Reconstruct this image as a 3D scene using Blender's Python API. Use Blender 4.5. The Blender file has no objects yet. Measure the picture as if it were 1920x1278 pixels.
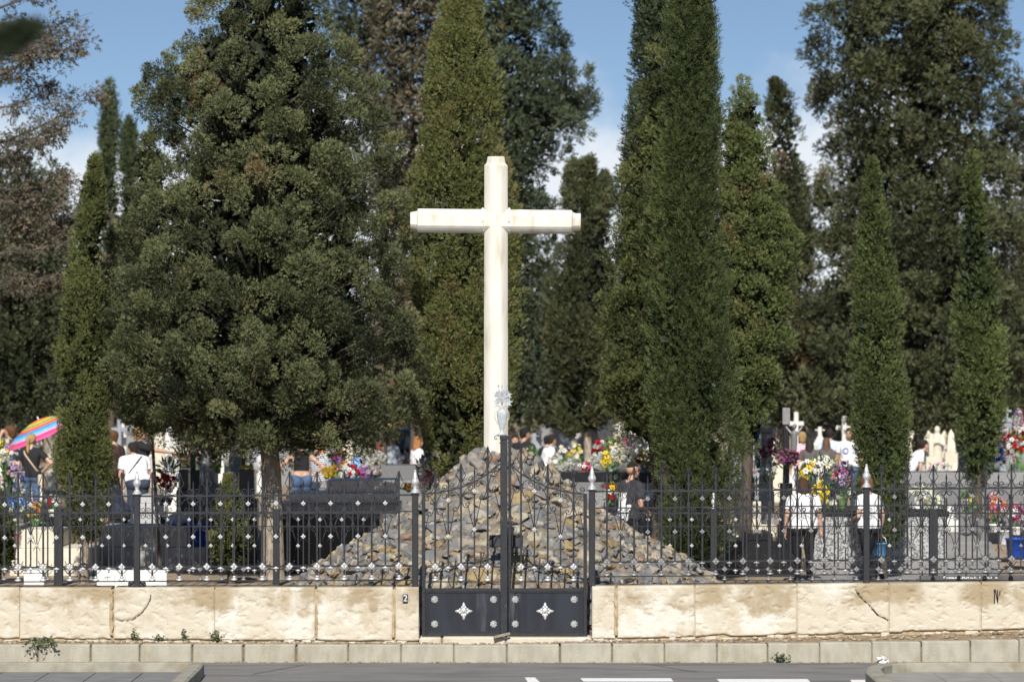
import bpy, bmesh, math, random
import numpy as np
from mathutils import Vector, Matrix, noise
random.seed(7); RNG = np.random.default_rng(7)
SC = bpy.context.scene
COL = SC.collection
R = math.radians
# ---- the camera's measure of the place: metres per pixel of the 1920 px photograph ----
FPX, D0, HC, YH, XC = 7900.0, 50.0, 3.24, 720.0, 960.0
def P(Y): return FPX / (D0 + Y)
def X_(x, Y): return (x - XC) / P(Y)
def Z_(y, Y): return HC - (y - YH) / P(Y)
def at(x, y, Y): return Vector((X_(x, Y), Y, Z_(y, Y)))
def gz(Y):
    if Y < 0.3: return -0.03
    t = min(1, max(0, (Y - 19) / 5)); t = t * t * (3 - 2 * t)
    return 0.2 + 0.4 * t

# ---------------- materials ----------------
MATS = {}
def pmat(name, c1, c2=None, scale=8.0, detail=6, rough=0.7, bump=0.0, bscale=40.0, metal=0.0, lo=0.35, hi=0.65, spec=0.3, c3=None, scale3=2.0, stretch=None, attr=None, lo3=.5, hi3=.7):
    if name in MATS: return MATS[name]
    m = bpy.data.materials.new(name); m.use_nodes = True
    nt = m.node_tree; N = nt.nodes; L = nt.links
    b = N["Principled BSDF"]
    b.inputs["Roughness"].default_value = rough
    b.inputs["Metallic"].default_value = metal
    b.inputs["Specular IOR Level"].default_value = spec
    c2 = c2 or tuple(x * 0.75 for x in c1)
    tc = N.new("ShaderNodeTexCoord"); src = tc.outputs["Object"]
    if stretch:
        mp = N.new("ShaderNodeMapping"); mp.inputs["Scale"].default_value = stretch
        L.new(src, mp.inputs[0]); src = mp.outputs[0]
    def nz(sc, det, lo, hi):
        n = N.new("ShaderNodeTexNoise"); n.inputs["Scale"].default_value = sc; n.inputs["Detail"].default_value = det
        L.new(src, n.inputs["Vector"])
        r = N.new("ShaderNodeMapRange"); r.inputs[1].default_value = lo; r.inputs[2].default_value = hi
        L.new(n.outputs["Fac"], r.inputs[0]); return r.outputs[0]
    mx = N.new("ShaderNodeMix"); mx.data_type = 'RGBA'
    mx.inputs[6].default_value = (*c1, 1); mx.inputs[7].default_value = (*c2, 1)
    L.new(nz(scale, detail, lo, hi), mx.inputs[0]); out = mx.outputs[2]
    if attr:
        at_ = N.new("ShaderNodeAttribute"); at_.attribute_name = attr
        mm = N.new("ShaderNodeMix"); mm.data_type = 'RGBA'; mm.blend_type = 'MULTIPLY'; mm.inputs[0].default_value = 1
        L.new(out, mm.inputs[6]); L.new(at_.outputs["Color"], mm.inputs[7]); out = mm.outputs[2]
    if c3:
        m3 = N.new("ShaderNodeMix"); m3.data_type = 'RGBA'
        L.new(out, m3.inputs[6]); m3.inputs[7].default_value = (*c3, 1)
        L.new(nz(scale3, 5, lo3, hi3), m3.inputs[0]); out = m3.outputs[2]
    L.new(out, b.inputs["Base Color"])
    if bump:
        bp = N.new("ShaderNodeBump"); bp.inputs["Strength"].default_value = bump; bp.inputs["Distance"].default_value = 0.02
        n = N.new("ShaderNodeTexNoise"); n.inputs["Scale"].default_value = bscale; n.inputs["Detail"].default_value = 8
        L.new(src, n.inputs["Vector"]); L.new(n.outputs["Fac"], bp.inputs["Height"]); L.new(bp.outputs[0], b.inputs["Normal"])
    MATS[name] = m
    return m
def leafmat(name, dark, light, old=(0.16, 0.11, 0.055)):
    """foliage: colour by the leaf's own tint (age of the shoot; lowest for painted inner shade), 0..1; above 1 = dead"""
    if name in MATS: return MATS[name]
    m = bpy.data.materials.new(name); m.use_nodes = True
    nt = m.node_tree; N = nt.nodes; L = nt.links; b = N["Principled BSDF"]
    b.inputs["Roughness"].default_value = 0.62; b.inputs["Specular IOR Level"].default_value = 0.25
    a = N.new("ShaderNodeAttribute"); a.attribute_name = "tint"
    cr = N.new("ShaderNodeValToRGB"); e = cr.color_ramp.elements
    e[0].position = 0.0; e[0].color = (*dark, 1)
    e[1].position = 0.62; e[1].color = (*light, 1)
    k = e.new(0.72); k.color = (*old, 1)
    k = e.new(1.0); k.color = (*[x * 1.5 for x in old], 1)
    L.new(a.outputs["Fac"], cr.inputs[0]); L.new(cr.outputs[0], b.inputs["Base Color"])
    MATS[name] = m
    return m
def plain(name, c, rough=0.6, metal=0.0, spec=0.3, var=0.8, scale=12):
    return pmat(name, c, tuple(x * var for x in c), scale=scale, rough=rough, metal=metal, spec=spec)

# ---------------- objects ----------------
def tag(o, label=None, cat=None, group=None, kind=None):
    if label: o["label"] = label
    if cat: o["category"] = cat
    if group: o["group"] = group
    if kind: o["kind"] = kind
    return o
def empty(name, loc, label=None, cat=None, group=None, rz=0.0):
    o = bpy.data.objects.new(name, None); COL.objects.link(o)
    o.location = loc; o.rotation_euler = (0, 0, rz); o.empty_display_size = 0.2
    return tag(o, label, cat, group)
def link_mesh(name, me, parent=None, loc=None):
    o = bpy.data.objects.new(name, me); COL.objects.link(o)
    if parent is not None: o.parent = parent
    if loc is not None: o.location = loc
    return o
def np_mesh(name, V, Q, mats, smooth=False, tint=None, midx=None):
    """V (n,3), Q (m,k) all faces of k corners"""
    me = bpy.data.meshes.new(name)
    n, (m, k) = len(V), Q.shape
    me.vertices.add(n); me.vertices.foreach_set("co", np.asarray(V, np.float32).ravel())
    me.loops.add(m * k); me.loops.foreach_set("vertex_index", np.asarray(Q, np.int32).ravel())
    me.polygons.add(m); me.polygons.foreach_set("loop_start", np.arange(0, m * k, k, dtype=np.int32))
    if smooth: me.polygons.foreach_set("use_smooth", np.ones(m, bool))
    for x in mats: me.materials.append(x)
    if midx is not None: me.polygons.foreach_set("material_index", np.asarray(midx, np.int32))
    if tint is not None:
        a = me.attributes.new("tint", 'FLOAT', 'POINT'); a.data.foreach_set("value", np.asarray(tint, np.float32))
    me.update(calc_edges=True); return me
class MB:
    def __init__(s): s.v = []; s.f = []; s.m = []; s.sm = []
    def add(s, vs, fs, mi=0, smooth=False):
        o = len(s.v); s.v += [tuple(v) for v in vs]
        for f in fs: s.f.append([o + i for i in f]); s.m.append(mi); s.sm.append(smooth)
    def box(s, x0, x1, y0, y1, z0, z1, c=0.004, mi=0, M=None):
        c = min(c, (x1 - x0) * .4, (y1 - y0) * .4, (z1 - z0) * .4)
        X = (x0, x1); Y = (y0, y1); Z = (z0, z1); vs = []; idx = {}
        for i in (0, 1):
            for j in (0, 1):
                for k in (0, 1):
                    sx, sy, sz = (1 - 2 * i) * c, (1 - 2 * j) * c, (1 - 2 * k) * c
                    for a, p in enumerate(((X[i], Y[j] + sy, Z[k] + sz), (X[i] + sx, Y[j], Z[k] + sz), (X[i] + sx, Y[j] + sy, Z[k]))):
                        idx[i, j, k, a] = len(vs); vs.append(p)
        g = lambda i, j, k, a: idx[i, j, k, a]
        fs = []
        for i in (0, 1):
            q = [g(i, 0, 0, 0), g(i, 1, 0, 0), g(i, 1, 1, 0), g(i, 0, 1, 0)]; fs.append(q if i else q[::-1])
            q = [g(0, i, 0, 1), g(0, i, 1, 1), g(1, i, 1, 1), g(1, i, 0, 1)]; fs.append(q if i else q[::-1])
            q = [g(0, 0, i, 2), g(1, 0, i, 2), g(1, 1, i, 2), g(0, 1, i, 2)]; fs.append(q if i else q[::-1])
        for i in (0, 1):
            for j in (0, 1):
                q = [g(i, j, 0, 0), g(i, j, 1, 0), g(i, j, 1, 1), g(i, j, 0, 1)]; fs.append(q if (i + j) % 2 else q[::-1])
                q = [g(i, 0, j, 0), g(i, 0, j, 2), g(i, 1, j, 2), g(i, 1, j, 0)]; fs.append(q if (i + j) % 2 else q[::-1])
                q = [g(0, i, j, 1), g(0, i, j, 2), g(1, i, j, 2), g(1, i, j, 1)]; fs.append(q[::-1] if (i + j) % 2 else q)
                for k in (0, 1):
                    q = [g(i, j, k, 0), g(i, j, k, 1), g(i, j, k, 2)]; fs.append(q if (i + j + k) % 2 else q[::-1])
        if M is not None: vs = [M @ Vector(v) for v in vs]
        s.add(vs, fs, mi)
    def lathe(s, prof, c=(0, 0, 0), n=12, mi=0, smooth=True, sx=1, sy=1, M=None):
        vs = []; fs = []
        for r, z in prof:
            for k in range(n):
                a = 2 * math.pi * k / n; p = Vector((c[0] + sx * r * math.cos(a), c[1] + sy * r * math.sin(a), c[2] + z)); vs.append(M @ p if M is not None else p)
        for i in range(len(prof) - 1):
            for k in range(n): fs.append([i * n + k, i * n + (k + 1) % n, (i + 1) * n + (k + 1) % n, (i + 1) * n + k])
        fs.append(list(range(n))[::-1]); fs.append([(len(prof) - 1) * n + k for k in range(n)])
        s.add(vs, fs, mi, smooth)
    def tube(s, pts, r, n=6, mi=0, smooth=True, squash=1.0):
        pts = [Vector(p) for p in pts]; rr = r if isinstance(r, (list, tuple)) else [r] * len(pts)
        vs = []; fs = []; up = None
        for i, p in enumerate(pts):
            t = (pts[min(i + 1, len(pts) - 1)] - pts[max(i - 1, 0)])
            if t.length < 1e-9: t = Vector((0, 0, 1))
            t.normalize()
            if up is None: up = Vector((0, 1, 0)) if abs(t.y) < 0.9 else Vector((1, 0, 0))
            b = t.cross(up); b.normalize(); u = b.cross(t); u.normalize(); up = u
            for k in range(n):
                a = 2 * math.pi * (k + .5) / n; vs.append(p + (b * math.cos(a) + u * math.sin(a) * squash) * rr[i])
        for i in range(len(pts) - 1):
            for k in range(n): fs.append([i * n + k, i * n + (k + 1) % n, (i + 1) * n + (k + 1) % n, (i + 1) * n + k])
        fs.append(list(range(n))[::-1]); fs.append([(len(pts) - 1) * n + k for k in range(n)])
        s.add(vs, fs, mi, smooth)
    def ball(s, c, r, n=10, m=7, mi=0, M=None):
        if not isinstance(r, (tuple, list)): r = (r, r, r)
        vs = []; fs = []
        for i in range(m + 1):
            th = math.pi * (i + 0.0) / m
            for k in range(n):
                a = 2 * math.pi * k / n
                p = Vector((r[0] * math.sin(th) * math.cos(a), r[1] * math.sin(th) * math.sin(a), -r[2] * math.cos(th)))
                vs.append((M @ p if M is not None else p) + Vector(c))
        for i in range(m):
            for k in range(n): fs.append([i * n + k, i * n + (k + 1) % n, (i + 1) * n + (k + 1) % n, (i + 1) * n + k])
        s.add(vs, fs, mi, True)
    def mesh(s, name, mats):
        me = bpy.data.meshes.new(name); me.from_pydata([tuple(v) for v in s.v], [], s.f)
        for x in (mats if isinstance(mats, (list, tuple)) else [mats]): me.materials.append(x)
        me.polygons.foreach_set("material_index", s.m); me.polygons.foreach_set("use_smooth", s.sm)
        me.update(); return me
    def build(s, name, mats, parent=None, loc=None):
        return link_mesh(name, s.mesh(name, mats), parent, loc)
def tree_copy(o, parent=None):
    c = o.copy(); COL.objects.link(c)
    if parent is not None: c.parent = parent
    for ch in o.children: tree_copy(ch, c)
    return c
def text_mesh(body, size, mat, ext=0.001):
    cu = bpy.data.curves.new("lettering", 'FONT'); cu.body = body; cu.size = size; cu.extrude = ext; cu.align_x = 'CENTER'; cu.align_y = 'CENTER'
    o = bpy.data.objects.new("lettering", cu); COL.objects.link(o)
    dg = bpy.context.evaluated_depsgraph_get()
    me = bpy.data.meshes.new_from_object(o.evaluated_get(dg)); bpy.data.objects.remove(o); bpy.data.curves.remove(cu)
    me.materials.clear(); me.materials.append(mat); return me
def fbm(x, y, z, octv=4):
    return noise.fractal((x, y, z), 0.9, 2.0, octv)

# ---------------- world, sun, camera ----------------
SUN_AZ, SUN_EL = R(-3), R(38)     # almost straight behind the camera
w = bpy.data.worlds.new("World"); SC.world = w; w.use_nodes = True
nt = w.node_tree; N = nt.nodes; L = nt.links
bg = N["Background"]
tc = N.new("ShaderNodeTexCoord")
sky = N.new("ShaderNodeTexSky"); sky.sky_type = 'NISHITA'; sky.sun_disc = False
sky.sun_elevation = SUN_EL; sky.sun_rotation = R(180) - SUN_AZ
sky.air_density = 1.0; sky.dust_density = 0.3; sky.ozone_density = 2.0; sky.altitude = 200
mp = N.new("ShaderNodeMapping"); mp.inputs["Scale"].default_value = (1, 1, 2.2); mp.inputs["Location"].default_value = (0, 0, 0.055)
L.new(tc.outputs["Generated"], mp.inputs[0]); L.new(mp.outputs[0], sky.inputs[0])
sep = N.new("ShaderNodeSeparateXYZ"); L.new(tc.outputs["Generated"], sep.inputs[0])
m2 = N.new("ShaderNodeMapping"); m2.inputs["Scale"].default_value = (1, 1, 1.6); m2.inputs["Location"].default_value = (3.3, 0, 0.2)
L.new(tc.outputs["Generated"], m2.inputs[0])
nz = N.new("ShaderNodeTexNoise"); nz.inputs["Scale"].default_value = 17; nz.inputs["Detail"].default_value = 9; nz.inputs["Roughness"].default_value = 0.55
L.new(m2.outputs[0], nz.inputs["Vector"])
el = N.new("ShaderNodeMapRange"); el.inputs[1].default_value = 0.089; el.inputs[2].default_value = 0.035; el.inputs[3].default_value = -0.30; el.inputs[4].default_value = 0.44; el.clamp = True
L.new(sep.outputs[2], el.inputs[0])
ad = N.new("ShaderNodeMath"); ad.operation = 'ADD'; L.new(nz.outputs["Fac"], ad.inputs[0]); L.new(el.outputs[0], ad.inputs[1])
cm = N.new("ShaderNodeMapRange"); cm.interpolation_type = 'SMOOTHSTEP'; cm.inputs[1].default_value = 0.41; cm.inputs[2].default_value = 0.68; cm.inputs[4].default_value = 0.85
L.new(ad.outputs[0], cm.inputs[0])
mixc = N.new("ShaderNodeMix"); mixc.data_type = 'RGBA'; L.new(cm.outputs[0], mixc.inputs[0])
L.new(sky.outputs[0], mixc.inputs[6]); mixc.inputs[7].default_value = (8.6, 8.9, 9.3, 1)
L.new(mixc.outputs[2], bg.inputs[0]); bg.inputs[1].default_value = 0.088
sl = bpy.data.lights.new("sun", 'SUN'); sl.energy = 5.0; sl.angle = R(0.53); sl.color = (1.0, 0.95, 0.87)
so = bpy.data.objects.new("sun", sl); COL.objects.link(so)
S = Vector((math.sin(SUN_AZ) * math.cos(SUN_EL), -math.cos(SUN_AZ) * math.cos(SUN_EL), math.sin(SUN_EL)))
so.rotation_euler = (-S).to_track_quat('-Z', 'Y').to_euler(); so.location = S * 60
cam = bpy.data.cameras.new("camera"); co = bpy.data.objects.new("camera", cam); COL.objects.link(co); SC.camera = co
co.location = (0, -D0, HC); co.rotation_euler = (R(90), 0, 0)
cam.sensor_width = 36; cam.lens = FPX / 1920 * 36; cam.shift_y = (YH - 639) / 1920
cam.clip_end = 6000; cam.clip_start = 0.5
cam.dof.use_dof = True; cam.dof.focus_distance = D0 + 3.5; cam.dof.aperture_fstop = 2.4
SC.view_settings.view_transform = 'Standard'; SC.view_settings.look = 'None'; SC.view_settings.exposure = 0.25
SC.render.engine = 'CYCLES'; SC.cycles.max_bounces = 6; SC.cycles.diffuse_bounces = 3; SC.cycles.glossy_bounces = 3
SC.cycles.caustics_reflective = False; SC.cycles.caustics_refractive = False
SC.cycles.use_denoising = True

# ---------------- the palette ----------------
IRON = pmat("black_iron", (0.019, 0.021, 0.026), (0.010, 0.011, 0.014), scale=30, rough=0.48, spec=0.5, bump=0.15, bscale=60, c3=(0.07, 0.05, 0.035), scale3=7, lo3=.62, hi3=.72)
IRONP = pmat("painted_plate", (0.02, 0.024, 0.034), (0.009, 0.011, 0.016), scale=7, rough=0.38, spec=0.5, bump=0.1, bscale=30, stretch=(1, 1, .12), c3=(.1, .105, .12), scale3=9, lo3=.6, hi3=.8)
SILVER = pmat("silver_paint", (0.62, 0.63, 0.65), (0.4, 0.4, 0.41), scale=40, rough=0.38, metal=0.3, spec=0.6, c3=(.16, .15, .13), scale3=45, lo3=.6, hi3=.75)
DULL = pmat("worn_silver_paint", (0.32, 0.32, 0.32), (0.14, 0.14, 0.145), scale=50, rough=0.45, metal=0.3, spec=0.5, c3=(.45, .45, .46), scale3=60, lo3=.58, hi3=.7)
# ================= ground, road, kerbs, wall =================
asph = pmat("asphalt", (0.245, 0.236, 0.225), (0.195, 0.188, 0.18), scale=3, rough=0.9, bump=0.6, bscale=150, c3=(.115, .112, .108), scale3=1.3, lo3=.5, hi3=.75, stretch=(.5, 1.6, 1))
concrete = pmat("kerb_concrete", (0.41, 0.388, 0.315), (0.33, 0.31, 0.25), scale=6, rough=0.9, bump=0.45, bscale=60, c3=(.3, .255, .18), scale3=5, lo3=.54, hi3=.8, stretch=(1.6, 1, .6))
dirt = pmat("dry_dirt", (0.33, 0.24, 0.15), (0.2, 0.145, 0.09), scale=9, rough=0.95, bump=0.8, bscale=60, c3=(.42, .36, .27), scale3=30, lo3=.56, hi3=.7)
soil = pmat("cemetery_soil", (0.36, 0.28, 0.19), (0.22, 0.17, 0.12), scale=2.5, rough=0.95, bump=0.6, bscale=30, c3=(.14, .13, .07), scale3=1.2, lo3=.58, hi3=.72)
paving = pmat("grey_paving", (0.30, 0.29, 0.275), (0.23, 0.22, 0.21), scale=3, rough=0.9, bump=0.2, bscale=60)
white_paint = pmat("road_paint", (0.78, 0.78, 0.76), (0.6, 0.6, 0.58), scale=22, rough=0.8, lo=.5, hi=.75)

def pav_z(x):      # pavement height along the wall (world x)
    px = x * 158 + 960
    pts = [(-600, .20), (0, .202), (700, .177), (950, .164), (1110, .2), (1570, .258), (1920, .315), (2700, .4)]
    for (a, za), (b, zb) in zip(pts, pts[1:]):
        if px <= b: return za + (zb - za) * max(0, (px - a) / (b - a))
    return pts[-1][1]
def kerb_z(x):
    px = x * 160.7 + 960
    pts = [(-600, .21), (0, .21), (700, .205), (950, .2), (1100, .216), (1560, .226), (1920, .268), (2700, .33)]
    for (a, za), (b, zb) in zip(pts, pts[1:]):
        if px <= b: return za + (zb - za) * max(0, (px - a) / (b - a))
    return pts[-1][1]
# terrain: one sheet to the horizon
ys = [-120, -20, -1, .29, .31, 2, 5, 8, 11, 13, 15, 17, 19, 20, 21, 22, 23, 24, 26, 30, 36, 44, 60, 90, 150, 300, 700, 2500]
xs = [-2500, -600, -150, -50, -25] + [-14 + i for i in range(29)] + [25, 50, 150, 600, 2500]
V = np.array([(x, y, gz(y) + (0.02 * fbm(x, y, 0, 3) if 0.5 < y < 60 else 0)) for y in ys for x in xs]); nx = len(xs)
Q = np.array([(j * nx + i, j * nx + i + 1, (j + 1) * nx + i + 1, (j + 1) * nx + i) for j in range(len(ys) - 1) for i in range(nx - 1)])
tag(link_mesh("ground", np_mesh("ground", V, Q, [soil], True)), kind="structure")
b = MB(); b.add([(-60, -48, 0), (60, -48, 0), (60, -.88, 0), (-60, -.88, 0)], [(0, 1, 2, 3)])
tag(b.build("road", asph), kind="structure")
# painted dashes on the road
b = MB()
def dash(x0, x1, y0, y1, x2=None, x3=None):
    Ya = FPX * HC / (y1 - YH) - D0; Yb = FPX * HC / (y0 - YH) - D0
    x2 = x1 if x2 is None else x2; x3 = x0 if x3 is None else x3
    b.add([(X_(x0, Ya), Ya, .004), (X_(x1, Ya), Ya, .004), (X_(x2, Yb), Yb, .004), (X_(x3, Yb), Yb, .004)], [(0, 1, 2, 3)])
dash(1000, 1030, 1269.5, 1296, 1003, 984)
dash(1094, 1263, 1271, 1277.5, 1258, 1088)
dash(1350, 1520, 1272.5, 1279, 1514, 1344)
dash(1598, 1770, 1274, 1280.5, 1764, 1594); dash(1847, 2020, 1275, 1281.5, 2014, 1842)
tag(b.build("road_marking", white_paint), kind="structure")
# kerb along the pavement
joints = [-520, -422, -323, -225, -126, -28, 71, 170, 262, 360, 456, 556, 653, 752, 851, 950, 1050, 1148, 1246, 1344, 1440, 1537, 1635, 1727, 1820, 1911, 2010, 2110, 2210, 2310, 2410, 2510]
b = MB(); g = MB()
for i, (a, c) in enumerate(zip(joints, joints[1:])):
    gap = random.choice([1.2, 1.6, 3.0, 1.0]) if a > 560 else random.choice([2.5, 4, 5])
    x0, x1 = X_(a + gap * .5, -.9), X_(c - gap * .5, -.9); zc = kerb_z((x0 + x1) / 2); t = random.uniform(-.004, .004)
    b.box(x0, x1, -.90 + t, -.66, -.02, zc + random.uniform(-.005, .005), .012)
g.box(X_(-520, -.9), X_(2510, -.9), -.872, -.67, -.02, .175, .003)
k = b.build("kerb", concrete); tag(k, kind="structure")
tag(g.build("kerb_mortar", pmat("brown_mortar", (.22, .17, .11), (.13, .1, .07), scale=20, rough=.95, bump=.5)), kind="structure")
# dirt strip between kerb and wall
n = 260; V = []; Q = []
for j, y in enumerate((-.66, -.55, -.42, -.3, -.18, -.08, .03)):
    for i in range(n):
        x = -9.6 + 19.5 * i / (n - 1); f = j / 6
        V.append((x, y, kerb_z(x) * (1 - f) + pav_z(x) * f - .012 + .018 * fbm(x * 4, y * 4, 3)))
for j in range(6):
    for i in range(n - 1): Q.append((j * n + i, j * n + i + 1, (j + 1) * n + i + 1, (j + 1) * n + i))
tag(link_mesh("pavement", np_mesh("pavement", np.array(V), np.array(Q), [dirt], True)), kind="structure")
# dirt line and grit gathered where the kerb meets the road
b = MB()
for i in range(420):
    x = random.uniform(-7, 7); s = random.uniform(.004, .018) ; b.ball((x, -.905 - abs(random.gauss(0, .03)), s * .3), (s * 1.6, s * 1.3, s * .8), 5, 3)
for i in range(500):
    x = random.uniform(-7, 7); y = random.uniform(-.62, -.02); s = random.uniform(.006, .03); f = (y + .66) / .69
    b.ball((x, y, kerb_z(x) * (1 - f) + pav_z(x) * f), (s * 1.6, s * 1.2, s * .7), 5, 3)
tag(b.build("gravel", pmat("pale_grit", (.4, .34, .25), (.22, .17, .11), scale=5, rough=.95)), kind="stuff")

# leaf litter blown into the gutter and tar seams on the road
b = MB()
for i in range(260):
    x = random.uniform(-7, 7); y = -.93 - abs(random.gauss(0, .12)) if random.random() < .7 else random.uniform(-.6, -.05); z = .008 if y < -.9 else kerb_z(x) * .5 + pav_z(x) * .5 + .012; l = random.uniform(.012, .03); a = random.uniform(0, 6.3); d = Vector((math.cos(a), math.sin(a), random.uniform(-.2, .4))) * l; s_ = Vector((-math.sin(a), math.cos(a), random.uniform(-.3, .3))) * l * .35; c = Vector((x, y, z))
    b.add([c - d, c + s_, c + d, c - s_], [(0, 1, 2, 3)])
tag(b.build("leaf_litter", pmat("dry_leaf", (.25, .17, .08), (.12, .08, .04), scale=3, rough=.9)), kind="stuff")
b = MB()
for (xa, ya, xb, yb) in ((-3.6, -1.35, .9, -1.28), (.9, -1.28, 3.3, -1.42), (1.6, -1.3, 2.1, -2.6), (-2.4, -1.33, -2.9, -2.9)):
    n = 40; L1 = []; 
    for k in range(n + 1):
        t = k / n; x = xa + (xb - xa) * t; y = ya + (yb - ya) * t + .03 * fbm(x * 3, t * 5, ya); w_ = .006 + .006 * abs(fbm(x * 9, t * 9, 2)); q = (Vector((-(yb - ya), xb - xa, 0))).normalized() * w_; L1 += [(x - q.x, y - q.y, .0035), (x + q.x, y + q.y, .0035)]
    b.add(L1, [(2 * k, 2 * k + 2, 2 * k + 3, 2 * k + 1) for k in range(n)])
tag(b.build("road_crack", plain("tar_seam", (.05, .05, .05), .6)), kind="structure")
# ---- limestone wall ----
def limestone():
    m = bpy.data.materials.new("weathered_limestone"); m.use_nodes = True
    nt = m.node_tree; N = nt.nodes; L = nt.links; b = N["Principled BSDF"]; b.inputs["Roughness"].default_value = .92; b.inputs["Specular IOR Level"].default_value = .15
    g = N.new("ShaderNodeNewGeometry")
    def nz(sc, det, lo, hi, str_=None):
        s = g.outputs["Position"]
        if str_:
            mp = N.new("ShaderNodeMapping"); mp.inputs["Scale"].default_value = str_; L.new(s, mp.inputs[0]); s = mp.outputs[0]
        n = N.new("ShaderNodeTexNoise"); n.inputs["Scale"].default_value = sc; n.inputs["Detail"].default_value = det; n.inputs["Roughness"].default_value = .6
        L.new(s, n.inputs["Vector"]); r = N.new("ShaderNodeMapRange"); r.inputs[1].default_value = lo; r.inputs[2].default_value = hi; r.interpolation_type = 'SMOOTHSTEP'
        L.new(n.outputs["Fac"], r.inputs[0]); return r.outputs[0], n
    def mix(a, col, fac):
        x = N.new("ShaderNodeMix"); x.data_type = 'RGBA'; L.new(fac, x.inputs[0]); x.inputs[7].default_value = (*col, 1)
        if isinstance(a, tuple): x.inputs[6].default_value = (*a, 1)
        else: L.new(a, x.inputs[6])
        return x.outputs[2]
    # lime bloom over the lower half, ochre stain on the upper edge: each with an irregular border
    sp = N.new("ShaderNodeSeparateXYZ"); L.new(g.outputs["Position"], sp.inputs[0])
    edge, en = nz(2.2, 6, 0, 1)
    add = N.new("ShaderNodeMath"); add.operation = 'MULTIPLY_ADD'; L.new(en.outputs["Fac"], add.inputs[0]); add.inputs[1].default_value = .9; L.new(sp.outputs[2], add.inputs[2])
    st = N.new("ShaderNodeMapRange"); st.inputs[1].default_value = .99; st.inputs[2].default_value = 1.10; st.interpolation_type = 'SMOOTHSTEP'; L.new(add.outputs[0], st.inputs[0])
    patch, _ = nz(1.1, 5, .5, .62)
    c = mix((.545, .50, .41), (.645, .62, .56), patch)
    p2, _ = nz(3.2, 6, .52, .7)
    c = mix(c, (.475, .415, .315), p2)
    sm = N.new("ShaderNodeMath"); sm.operation = 'MULTIPLY'; L.new(st.outputs[0], sm.inputs[0])
    p3, _ = nz(1.5, 6, .4, .58); L.new(p3, sm.inputs[1])
    c = mix(c, (.35, .285, .19), sm.outputs[0])
    p4, _ = nz(9, 8, .64, .8, (1, 1, .5))
    c = mix(c, (.43, .35, .24), p4)
    p5, n5 = nz(60, 5, .60, .68)
    c = mix(c, (.4, .33, .22), p5)
    L.new(c, b.inputs["Base Color"])
    bp = N.new("ShaderNodeBump"); bp.inputs["Strength"].default_value = .55; bp.inputs["Distance"].default_value = .012
    L.new(n5.outputs["Fac"], bp.inputs["Height"]); L.new(bp.outputs[0], b.inputs["Normal"])
    return m
LIME = limestone()
def wall_top(x):
    px = x * 158 + 960
    if px < 950: return .826 + .006 * (px / 780)
    return .842 + .055 * ((px - 1110) / 810)
CRACKS = [[(213, 1158), (228, 1163), (250, 1160), (268, 1146), (280, 1128), (284, 1112)], [(1602, 1100), (1610, 1114), (1628, 1132), (1646, 1152), (1668, 1163)]]
CR = [[(X_(x, 0), Z_(y, 0)) for x, y in c] for c in CRACKS]
def seg_d(px, pz, pts):
    best = 9.
    for (ax, az), (bx, bz) in zip(pts, pts[1:]):
        dx, dz = bx - ax, bz - az; t = max(0, min(1, ((px - ax) * dx + (pz - az) * dz) / (dx * dx + dz * dz)))
        best = min(best, math.hypot(px - ax - t * dx, pz - az - t * dz))
    return best
def wall_block(x0, x1, seed, parent, rough=1.0, name="stone_block"):
    st = .011; nx = max(4, int((x1 - x0) / st)); nz_ = 58; cr = [c for c in CR if any(x0 - .02 <= p[0] <= x1 + .02 for p in c)]
    V = []; Q = []
    for j in range(nz_ + 1):
        for i in range(nx + 1):
            x = x0 + (x1 - x0) * i / nx; zb = pav_z(x) + .018 + .028 * max(0, fbm(x * 2.3, seed, 0) + .15); zt = wall_top(x)
            z = zb + (zt - zb) * j / nz_
            e = min(x - x0, x1 - x, zt - z, (z - zb) * .8); rd = .02 + .012 * fbm(x * 5, z * 5, seed)
            y = 0 if e > rd else (rd - math.sqrt(max(0, rd * rd - (rd - e) ** 2)))
            f1 = fbm(x * 9, z * 14, seed, 5); f2 = fbm(x * 3, z * 3, seed + 5, 2)
            y += rough * (-.006 * f2 + .006 * max(-.3, f1) + (.007 if f1 > .35 else 0) * min(1, max(0, (f1 - .35) * 6)))
            for c in cr:
                d = seg_d(x, z, c) + .004 * fbm(x * 30, z * 30, 1)
                if d < .02: y += .012 * (1 - max(0, d) / .02)
            if j == nz_: y = max(y, 0.006)
            V.append((x, y, z))
    for j in range(nz_):
        for i in range(nx): a = j * (nx + 1) + i; Q.append((a, a + 1, a + nx + 2, a + nx + 1))
    n0 = len(V); D = .5     # top, back, sides and bottom
    row = lambda j: [j * (nx + 1) + i for i in range(nx + 1)]
    top = row(nz_); bot = row(0)
    V += [(V[i][0], D, V[i][2] + .004) for i in top]; tb = [n0 + i for i in range(nx + 1)]
    V += [(V[i][0], D, V[i][2]) for i in bot]; bb = [n0 + nx + 1 + i for i in range(nx + 1)]
    for i in range(nx):
        Q += [(top[i], top[i + 1], tb[i + 1], tb[i]), (tb[i], tb[i + 1], bb[i + 1], bb[i]), (bb[i], bb[i + 1], bot[i + 1], bot[i])]
    Q = [list(q) for q in Q]
    for side, flip in ((0, 0), (nx, 1)):
        loop = [j * (nx + 1) + side for j in range(nz_ + 1)] + [tb[side], bb[side]]
        Q.append(loop[::-1] if flip == 0 else loop)
    me = bpy.data.meshes.new(name); me.from_pydata(V, [], Q); me.materials.append(LIME)
    me.polygons.foreach_set("use_smooth", [True] * len(me.polygons)); me.update()
    return link_mesh(name, me, parent)
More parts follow.
